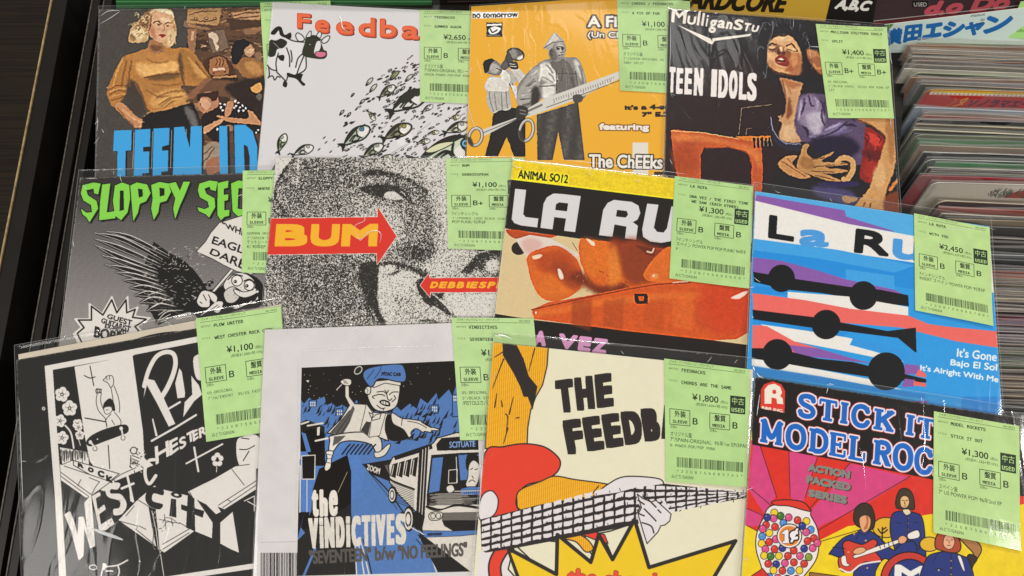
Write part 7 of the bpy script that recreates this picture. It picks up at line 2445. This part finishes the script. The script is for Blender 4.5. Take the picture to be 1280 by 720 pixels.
for i_, (key, S) in enumerate(SL.items()):
    q = np.array(S['q'], float)
    # corner in the lower right rests on the records: height of this sleeve's plane
    br = on_level(q[2][0], q[2][1], 0)
    cpl = .0024 + SU * br[0] - SV * br[1]
    S['c'] = cpl
    bl = on_plane(*(q[2] + q[3]) / 2, cpl)
    t = thing('record_sleeve', S['text'], 'record', (bl[0], bl[1], bl[2] - .0012), 'second-hand singles laid out face up in overlapping rows')
    if key == 'plow':
        # black disc and cream inner sleeve slipping out at the top
        ci = [(23, 443), (352, 380), (372, 700), (40, 770)]
        card('inner_sleeve', ci, cpl, -.0010, .0002, [M_cream, M_cream], t, i_)
        ctr = on_plane(208, 572, cpl - .0004)
        rad = .0885
        n = 96
        nrm = np.array([SU, -SV, 1.0])
        Vd = [tuple(ctr)]
        for r_ in (rad * .28, rad):
            for k_ in range(n):
                an = 2 * math.pi * k_ / n
                x_, y_ = ctr[0] + r_ * math.cos(an), ctr[1] + r_ * math.sin(an)
                Vd.append((x_, y_, ctr[2] - SU * (x_ - ctr[0]) + SV * (y_ - ctr[1])))
        Fd = [(0, 1 + k_, 1 + (k_ + 1) % n) for k_ in range(n)]
        Fd += [(1 + k_, 1 + n + k_, 1 + n + (k_ + 1) % n, 1 + (k_ + 1) % n) for k_ in range(n)]
        mesh_obj('vinyl_disc', Vd, Fd, [M_vinyl], t)
    art = globals()['art_' + key]()
    art.mat = dict(rough=.45 if key not in ('plow', 'slop', 'bum') else .5)
    o, Q = card('jacket', S['q'], cpl, 0.0, .0003 if key == 'plow' else .0008, [M_paper], t, i_, art=art, wear=.55)
    if key == 'vind':
        ai = art_vind_insert()
        ai.mat = dict(rough=.35)
        card('printed_insert', [(377, 459.5), (594, 450), (604, 714), (371, 720)], cpl, .0002, .00015, [M_paper], t, i_, art=ai)
    ml, mt, mr, mb = S['m']
    fq = [q[0] + (-ml, -mt), q[1] + (mr, -mt), q[2] + (mr, mb), q[3] + (-ml, mb)]
    if key == 'plow':
        fq = [(17, 431), (353, 371), (388, 724), (28, 797)]
    # short whitish ticks that paint small broken highlights near the film's edges
    rr = random.Random(i_ * 13 + 5)
    cr = list(S['cr'])
    for _ in range(9):
        e_ = rr.random()
        side = rr.choice(((0, 1), (1, 2), (0, 3)))
        p0 = np.array(fq[side[0]]) * (1 - e_) + np.array(fq[side[1]]) * e_
        ctr_ = sum(np.array(v) for v in fq) / 4
        p0 = p0 + (ctr_ - p0) * rr.uniform(.01, .07)
        an = rr.uniform(0, 3.14)
        ln = rr.uniform(3, 12)
        cr.append(([tuple(p0), tuple(p0 + np.array([math.cos(an), math.sin(an)]) * ln * .5 + rr.uniform(-1, 1)), tuple(p0 + np.array([math.cos(an), math.sin(an)]) * ln)], rr.uniform(.2, .5)))
    film(fq, cpl, -.0014 if key == 'plow' else -.0010, .00035, t, [M_film[i_ % 3], M_rim, M_glare_crease], i_ + 3, creases=cr)
    # price label stuck on the film
    LQ = S['l']
    img = paint_label(LABELS[key], i_)
    lm = print_material('price_label_print', to_image('price_label_print', img), rough=.5, coat=.4, seed=(i_ % 3) * 3.1)
    card('price_label', LQ, cpl, .00080, .00008, [lm, M_paper], t, i_, n=14, curl=.0011 if key in ('mull', 'ruta', 'blue', 'feed2', 'stick') else 0.0)
# ------------------------------------------------------------------ the bin of upright records on the right
LEAN = math.radians(13)
YAWB = math.radians(-2.4)
M_recfilm = film_material('bin_film', haze=.08, rough=.12, seed=5.0, strength=.8)
M_recrim = film_material('bin_film_edge', haze=.38, rough=.15, seed=6.0, strength=.6, refl=2.0)  # whitish top edge, painting the bright specular line of the film
_rm = {}


def rec_mat(col):
    if col not in _rm:
        _rm[col] = plain_material('jacket_print', col, .45, var=.22, scale=25, stretch=(1, 1, 4))
    return _rm[col]


def upright(y_px, x_px, front, edge, label, group, film_on=True, face=None, zt=-.001, thick=.0011, seed=0, corner=.006, film_up=.004, w=.18, yaw=0.0, name='record', lean=0.0):
    """record standing on its edge, leaning back; its top left corner at a point of the photograph"""
    P = on_level(x_px, y_px, zt)
    ya = YAWB + yaw
    ux = np.array([math.cos(ya), math.sin(ya), 0])
    le = LEAN + lean
    dn = np.array([math.sin(le) * math.sin(ya), -math.sin(le) * math.cos(ya), -math.cos(le)])
    dn /= np.linalg.norm(dn)
    nr = np.cross(dn, ux)
    if nr[1] > 0:
        nr = -nr
    base = P + ux * w / 2 + dn * .18
    t = thing(name, label, 'record', tuple(base), group)
    # outline with rounded top corners
    pts = []
    for k in range(5):
        a = math.pi / 2 * k / 4
        pts.append((corner - corner * math.cos(a), corner - corner * math.sin(a)))
    for k in range(5):
        a = math.pi / 2 * k / 4
        pts.append((w - corner + corner * math.sin(a), corner - corner * math.cos(a)))
    pts += [(w, .18), (0, .18)]
    n = len(pts)
    Vf = [P + ux * x + dn * y for x, y in pts]
    Vb = [v - nr * thick for v in Vf]
    F = [tuple(range(n - 1, -1, -1)), tuple(range(n, 2 * n))]
    fm = [0, 1]
    for i in range(n):
        j = (i + 1) % n
        F.append((i, j, j + n, i + n))
        fm.append(1)
    mesh_obj('jacket', np.array(Vf + Vb), F, [rec_mat(front), rec_mat(edge)], t, fm)
    if face is not None:
        cv, hgt = face
        wd = .17
        Q = [P + ux * .004 + dn * .0006 + nr * .0003, P + ux * (.004 + wd) + dn * .0006 + nr * .0003]
        Q += [Q[1] + dn * hgt, Q[0] + dn * hgt]
        V = [q for q in Q]
        img = cv.img
        m = print_material('front_print', to_image('front_print', img), rough=.4)
        mesh_obj('front_print', np.array(V), [(0, 3, 2, 1)], [m], t, [0], np.array([(0, 1), (1, 1), (1, 0), (0, 0)]))
    if film_on:
        o = nr * .0004
        rr = random.Random(seed * 7 + 1)
        nn = 14
        ph, am = rr.uniform(0, 6), rr.uniform(.0001, .0007)
        V, F, fm2 = [], [], []
        for i in range(nn + 1):
            x = -.002 + (w + .004) * i / nn
            up = film_up + am * math.sin(i * rr.uniform(.7, 1.1) + ph) + rr.uniform(-.0002, .0002)
            sw = nr * (am * 1.2 * math.sin(i * .9 + ph * 2))
            top = P + ux * x - dn * up + o + sw
            V += [top, top + dn * .0007, P + ux * x + dn * .012 + o, P + ux * x + dn * .181 + o, P + ux * x + dn * .181 + o - nr * (thick + .0010), top - nr * (thick * .4 + .0006), ]
        for i in range(nn):
            a, b = i * 6, (i + 1) * 6
            for k_, mi in ((0, 1), (1, 0), (2, 0)):
                F.append((a + k_, a + k_ + 1, b + k_ + 1, b + k_))
                fm2.append(mi)
            F.append((a + 5, b + 5, b + 4, a + 4))
            fm2.append(0)
            F.append((a, b, b + 5, a + 5))
            fm2.append(0)
        mesh_obj('plastic_sleeve', np.array(V), F, [M_recfilm, M_recrim], t, fm2)
    return t


def face_red():
    c = Canvas(0, 0, 340, 46, 3, '#c23a36')
    c.rect(0, 0, 340, 7, '#e8c23a')
    for i in range(50):
        c.ell(3 + i * 7, 6.5, 3, 2.2, '#efe6da')
    c.rect(0, 8.6, 340, 10, '#e6c8b0')
    c.stroke([(52, 34), (62, 28), (66, 16), (58, 22), (64, 30)], 3, '#e59a3a')
    c.stroke([(40, 34), (50, 24), (46, 16)], 2.4, '#d8692e')
    c.text('ソノラマエース・パピイシリーズ', [(74, 17), (330, 17), (326, 33), (72, 33)], '#5d2350', bold=1.1)
    return c


def face_hair():
    c = Canvas(0, 0, 340, 46, 3, '#cfc9bf')
    R = random.Random(2)
    c.poly([(118, 28), (128, 16), (146, 12), (156, 24), (152, 30), (120, 31)], '#b02a24', smooth=True)
    for i in range(90):
        x, y = R.uniform(92, 150), R.uniform(12, 28)
        a = R.uniform(-2.4, -.6)
        c.stroke([(x, y + 4), (x + 7 * math.cos(a), y + 4 + 9 * math.sin(a))], 1, '#22302c')
    return c


def face_kanji():
    c = Canvas(1085, 0, 1320, 80, 3, '#cfdfd9')
    b = '#2468ac'
    c.poly([(1085, 20), (1124, 22), (1112, 36), (1085, 40)], '#4f8a3c')
    c.line('LP', 1098, 30, 4, '#e8d23a', bold=.4)
    for s, q, bo in (('横', [(1106, 38), (1128, 35), (1126, 54), (1100, 58)], .9), ('田', [(1133, 33), (1152, 31), (1150, 49), (1130, 52)], 1.2), ('エ', [(1158, 32), (1178, 29), (1175, 44), (1154, 48)], 1.6),
                     ('シ', [(1182, 29), (1206, 26), (1203, 43), (1178, 46)], 1.6), ('ャ', [(1208, 30), (1230, 26), (1228, 42), (1206, 44)], 1.4), ('ン', [(1234, 22), (1266, 17), (1262, 36), (1230, 41)], 1.7)):
        c.text(s, q, b, bold=bo)
    for i, s in enumerate(('chanson', 'du', 'port')):
        c.line(s, 1213 + (12 if i == 1 else 6) * (i > 0), 21.5 + i * 5, 4, '#3a3f44', ang=-.12, shear=.3)
    return c


def face_dark():
    c = Canvas(1070, -40, 1320, 60, 3, '#2a2022')
    c.poly([(1085, -40), (1320, -40), (1320, 6), (1180, 20), (1085, 28)], '#39292b')
    c.text('d.o Do', [(1160, 4), (1262, -6), (1260, 10), (1156, 19)], '#b04a54', bold=1.6, shear=.2)
    c.rect(1140, 1, 1160, 9, '#191413')
    c.line('USED', 1142, 8, 5, '#cfcac0')
    c.stroke([(1086, 30), (1180, 20), (1320, 6)], 2.6, '#5b1f22', smooth=False)
    c.stroke([(1086, 27), (1180, 17), (1320, 2)], 1, '#a8a29a', smooth=False)
    return c


def face_genre():
    c = Canvas(850, -50, 1110, 50, 3, '#c79f37')
    c.text('HARDCORE', [(848, -14), (986, -7), (982, 15), (842, 10)], '#221b10', bold=1.5, shear=.25)
    c.poly([(1050, -50), (1115, -50), (1115, 50), (1026, 50)], '#1c1917')
    c.text('A,B,C', [(1048, -1), (1090, 2), (1086, 15), (1043, 12)], '#e8e4da', bold=.9, shear=.2)
    c.stroke([(850, 21), (1100, 33)], 1, '#e0c890', smooth=False)
    return c


def leaning_card(name, quad, z_top, z_bot, art, label, cat, thick=.0008, wrap=True, group=None):
    """a card standing behind the sleeves: its top edge high, its lower edge down in the bin"""
    Q = [on_level(*quad[0], z_top), on_level(*quad[1], z_top), on_level(*quad[2], z_bot), on_level(*quad[3], z_bot)]
    base = (Q[2] + Q[3]) / 2
    t = thing(name, label, cat, tuple(base), group)
    QQ = np.array(Q)

    def place(x, y):
        for k, (px, py) in enumerate(quad):
            if (px, py) == (x, y):
                return QQ[k]
    art.mat = dict(rough=.4)
    card('card_face', quad, 0, 0, thick, [M_paper], t, 1, n=6, amp=0, art=art, place=place, res=700)
    return t


leaning_card('genre_divider', [(846, -40), (1100, -32), (1090, 38), (858, 24)], .03, -.004, face_genre(), 'yellow and black divider card reading HARDCORE and A,B,C at the top edge', 'divider card')
leaning_card('record', [(1084, -30), (1330, -40), (1330, 6), (1086, 34)], .02, -.004, face_dark(), 'dark jacket with red script and a USED tag in the top right corner', 'record', group='records standing at the back of the bins')
leaning_card('record', [(1106, 31), (1330, 4), (1330, 60), (1112, 66)], .006, -.02, face_kanji(), 'white jacket with large blue Japanese lettering in the top right corner', 'record', group='records standing at the back of the bins')
cg = Canvas(1240, -10, 1340, 80, 3, '#a9dd82')
cg.line('ARTIST', 1268, 14, 3, '#33442b')
cg.stroke([(1266, 24), (1276, 24), (1276, 34), (1266, 34), (1266, 24)], .8, '#33442b', smooth=False)
cg.line('外装', 1267, 31, 4, '#33442b')
cg.line('SLEEVE', 1270, 40, 3, '#33442b')
leaning_card('price_ticket', [(1276, 2), (1322, -4), (1318, 50), (1258, 47)], .009, -.012, cg, 'pale green price ticket on the blue-lettered white jacket at the right edge', 'price ticket', thick=.0003)
cg = Canvas(100, -60, 700, 30, 2, '#3d7a48')
cg.rect(540, -60, 700, 30, '#2a2420')
cg.stroke([(140, 2), (540, 2)], 1.2, '#6fae72', smooth=False)
cg.stroke([(100, 5), (540, 5)], .8, '#2a5a34', smooth=False)
leaning_card('divider_card', [(142, -34), (540, -36), (542, 6), (146, 14)], .03, -.006, cg, 'dark green plastic divider card behind the top left sleeves', 'divider card')
cg = Canvas(530, -60, 860, 30, 2, '#1d1815')
cg.stroke([(560, 2), (850, -2)], 1.5, '#4a403a', smooth=False)
cg.poly([(690, -20), (760, -20), (758, 6), (692, 8)], '#4d3a30')
leaning_card('divider_card', [(548, -34), (840, -40), (838, 0), (550, 8)], .03, -.006, cg, 'black divider card behind the white cow sleeve and the orange-yellow sleeve', 'divider card')

# y, x of the top left corner, front colour, edge colour, how far the film stands up, label
REC = [
    (52, 1143, '#8a9a78', '#b9c2a2', 3, None), (56, 1140, '#8a6a50', '#b08a6c', 3, None), (61, 1138, '#8e8478', '#d8d2c4', 3, None), (66, 1142, '#586a80', '#b39a7e', 4, None),
    (71, 1140, '#b29a7a', '#cab898', 3, None), (76, 1139, '#b06a50', '#cf9478', 3, None), (81, 1136, '#8f7a62', '#b4a082', 3, None), (86, 1132, '#d8d2c2', '#e6e0d0', 4, None),
    (91, 1142, '#7a8a62', '#aeb890', 3, None), (97, 1140, '#b87848', '#c8a078', 3, None), (102, 1143, '#6b7078', '#b89a8c', 3, None), (106, 1150, '#3c4a3a', '#c9b0a0', 3, None),
    (111.5, 1161, '#c23a36', '#e3c557', 1, 'red'),
    (135, 1145, '#8a98a8', '#b8c0c6', 2, None), (140, 1150, '#8c7468', '#a99488', 3, None), (145, 1152, '#b04c3c', '#b8988c', 3, None), (150, 1148, '#4a4c50', '#9aa0a4', 3, None),
    (156, 1147, '#b8a684', '#dcc8a4', 2, None), (163, 1146, '#3a3c34', '#dcd4b4', 3, None), (168, 1140, '#8a9270', '#b4b894', 2, None), (174.5, 1143, '#5c9468', '#2f5c38', 1, 'green'),
    (182, 1148, '#a08a76', '#c0b098', 2, None), (190, 1156, '#1c1a1a', '#ece8e0', 1, 'black'), (199, 1160, '#4a5a52', '#c4c8c0', 2, None), (204, 1170, '#4c8058', '#7aa280', 2, None),
    (210, 1166, '#2c2a28', '#d0ccb8', 2, None), (215, 1162, '#64785c', '#9aa88c', 2, None), (219.5, 1152, '#a03038', '#d0606a', 1, 'crimson'), (228, 1168, '#c4beb2', '#dcd8ce', 1, 'hair'),
    (251, 1176, '#3c1e1c', '#e6d6b4', 1, 'maroon'), (260, 1172, '#8a4a44', '#a86a62', 2, None), (267, 1180, '#b8a88e', '#e2d6bc', 2, None), (273, 1180, '#a89878', '#c4b492', 2, None),
    (282, 1180, '#241a18', '#3a2c28', 1, None), (296, 1182, '#5c544e', '#a49c92', 2, None), (301, 1180, '#4a3c38', '#5a4a46', 2, None), (308, 1180, '#4c4440', '#6c625c', 2, None),
    (317, 1182, '#8e8e8c', '#b4b4b0', 2, None), (323, 1182, '#1a2228', '#303c44', 1, None), (333, 1185, '#5a6062', '#8a8e8c', 2, None),
    (338, 1185, '#8c4c40', '#aa6a5a', 2, None), (342, 1185, '#a85a4a', '#9a5a4c', 2, None), (346, 1185, '#6c4a3c', '#b08468', 2, None), (350, 1186, '#a88a68', '#c0a484', 2, None),
    (354, 1186, '#7a6a56', '#9e8e78', 2, None), (358, 1186, '#5a6068', '#8a8478', 2, None), (362, 1186, '#aea28e', '#c0b49e', 2, None), (366, 1187, '#7a7468', '#a49a8a', 2, None), (371, 1187, '#c0b49c', '#d2c6ae', 2, None),
    (375, 1187, '#7c6c60', '#a89a8c', 2, None), (379, 1187, '#6e5a52', '#9a8478', 2, None), (384, 1188, '#c8bca8', '#dccfba', 2, None), (388, 1188, '#8a7a72', '#b4a698', 2, None), (392, 1188, '#70424c', '#8c5c66', 2, None),
    (396, 1188, '#8a2c3a', '#a8485a', 2, None), (400, 1188, '#5c3a70', '#8a6a98', 2, None), (404, 1189, '#a86a72', '#c28a90', 2, None), (408, 1189, '#8a7c94', '#b0a4b4', 2, None), (412, 1189, '#a898a8', '#c4b6bc', 2, None),
    (416, 1189, '#9a7078', '#b08a90', 2, None), (420, 1190, '#b0a6ac', '#c8bec0', 2, None), (424, 1190, '#70686a', '#988e8e', 2, None), (428, 1190, '#a09088', '#b8a89c', 2, None), (432, 1190, '#5a5450', '#80786e', 2, None),
    (436, 1191, '#8a8270', '#a8a08a', 2, None), (440, 1191, '#6a705c', '#8e9478', 2, None), (444, 1191, '#3c3834', '#5c564e', 2, None), (448, 1191, '#70786a', '#98a08c', 2, None), (452, 1192, '#8a8c76', '#a8aa90', 2, None),
    (456, 1192, '#5c6454', '#828a74', 2, None), (460, 1192, '#9a8e76', '#b8ac92', 2, None), (464, 1192, '#4c463e', '#746c60', 2, None), (468, 1193, '#8a7258', '#b0957a', 2, None), (472, 1193, '#b09a7c', '#cab498', 2, None),
    (476, 1193, '#7a6a5a', '#a4927e', 2, None), (480, 1193, '#b8a48a', '#cebaa0', 2, None), (484, 1194, '#98846c', '#b49e84', 2, None), (488, 1194, '#6a5c50', '#8e8070', 2, None), (492, 1194, '#b09c82', '#c6b298', 2, None),
    (497, 1194, '#8c7c6a', '#aa9a86', 2, None), (502, 1195, '#5a5048', '#7c7064', 2, None), (507, 1195, '#7a7a78', '#a0a09c', 2, None), (513, 1196, '#4c4a48', '#6e6c68', 2, None), (520, 1196, '#6a6864', '#8e8c86', 2, None),
    (528, 1197, '#3c3a38', '#5a5854', 2, None), (537, 1197, '#5c5a56', '#807e78', 2, None), (548, 1198, '#2e2c2a', '#4c4a46', 2, None), (560, 1199, '#54524e', '#76746e', 2, None),
]
NAMED = {
    'red': 'red jacket with yellow scalloped top and purple Japanese title in the right-hand bin',
    'green': 'dark green edged jacket standing in the right-hand bin below the red Japanese one',
    'black': 'black jacket with a bright white top edge in the right-hand bin',
    'crimson': 'thin crimson jacket just behind the white one with a spiky doodle',
    'hair': 'white jacket with a spiky black and red doodle in the right-hand bin',
    'maroon': 'maroon jacket with a cream top edge in front of the spiky doodle jacket',
}


def colour_word(h):
    r, g, b = [int(h[i:i + 2], 16) / 255 for i in (1, 3, 5)]
    v, d = max(r, g, b), max(r, g, b) - min(r, g, b)
    tone = 'dark' if v < .42 else ('pale' if v > .74 else 'dull')
    if d < .07:
        return tone + ' grey'
    if g >= r and g >= b:
        return tone + ' green'
    if b >= r:
        return tone + ' lilac' if r > g else tone + ' blue'
    if g - b > (r - g) * .9:
        return tone + (' cream' if v > .74 else ' tan')
    return tone + (' pink' if v > .62 and b > .42 else ' brown')


R_ = random.Random(11)
for k_, (yy, xx, fr_, ed, fu, nm) in enumerate(REC):
    fc = None
    if nm == 'red':
        fc = (face_red(), .023)
    if nm == 'hair':
        fc = (face_hair(), .023)
    cw = colour_word(ed)
    if nm:
        lb, gp = NAMED[nm], None
    else:
        pv = colour_word(REC[max(k_ - 1, 0)][3]) if k_ else 'white'
        nx = colour_word(REC[min(k_ + 1, len(REC) - 1)][3])
        place_, gp = (('behind the red jacket', 'records packed behind the red jacket') if yy < 110 else
                      ('above the crimson edge', 'records packed between the red and crimson jackets') if yy < 218 else
                      ('below the maroon jacket', 'records packed in front of the maroon jacket') if yy < 320 else
                      ('right of the blue sleeve', 'records packed right of the blue sleeve'))
        lb = 'thin %s record between %s and %s ones %s' % (cw, pv, nx, place_)
    if nm is None:
        j_ = R_.choice((.45, .7, .9, 1.0, 1.1))
        fr_ = '#%02x%02x%02x' % tuple(min(255, int(int(fr_[q:q + 2], 16) * j_)) for q in (1, 3, 5))
    upright(yy + (R_.uniform(-.8, .8) if nm is None else 0), xx + R_.uniform(-5, 5), fr_, ed, lb, gp, True, fc, zt=-.003 - (.002 if yy > 230 else 0) + R_.uniform(-.0011, .0009), seed=k_, film_up=fu * .0008 + R_.choice((0, 0, .001, .0025)),
            corner=R_.choice((.001, .0015, .003, .006)), thick=.0007 if yy > 330 else R_.choice((.0006, .0008, .0012)), yaw=R_.uniform(-.012, .012), lean=R_.uniform(-.012, .012))
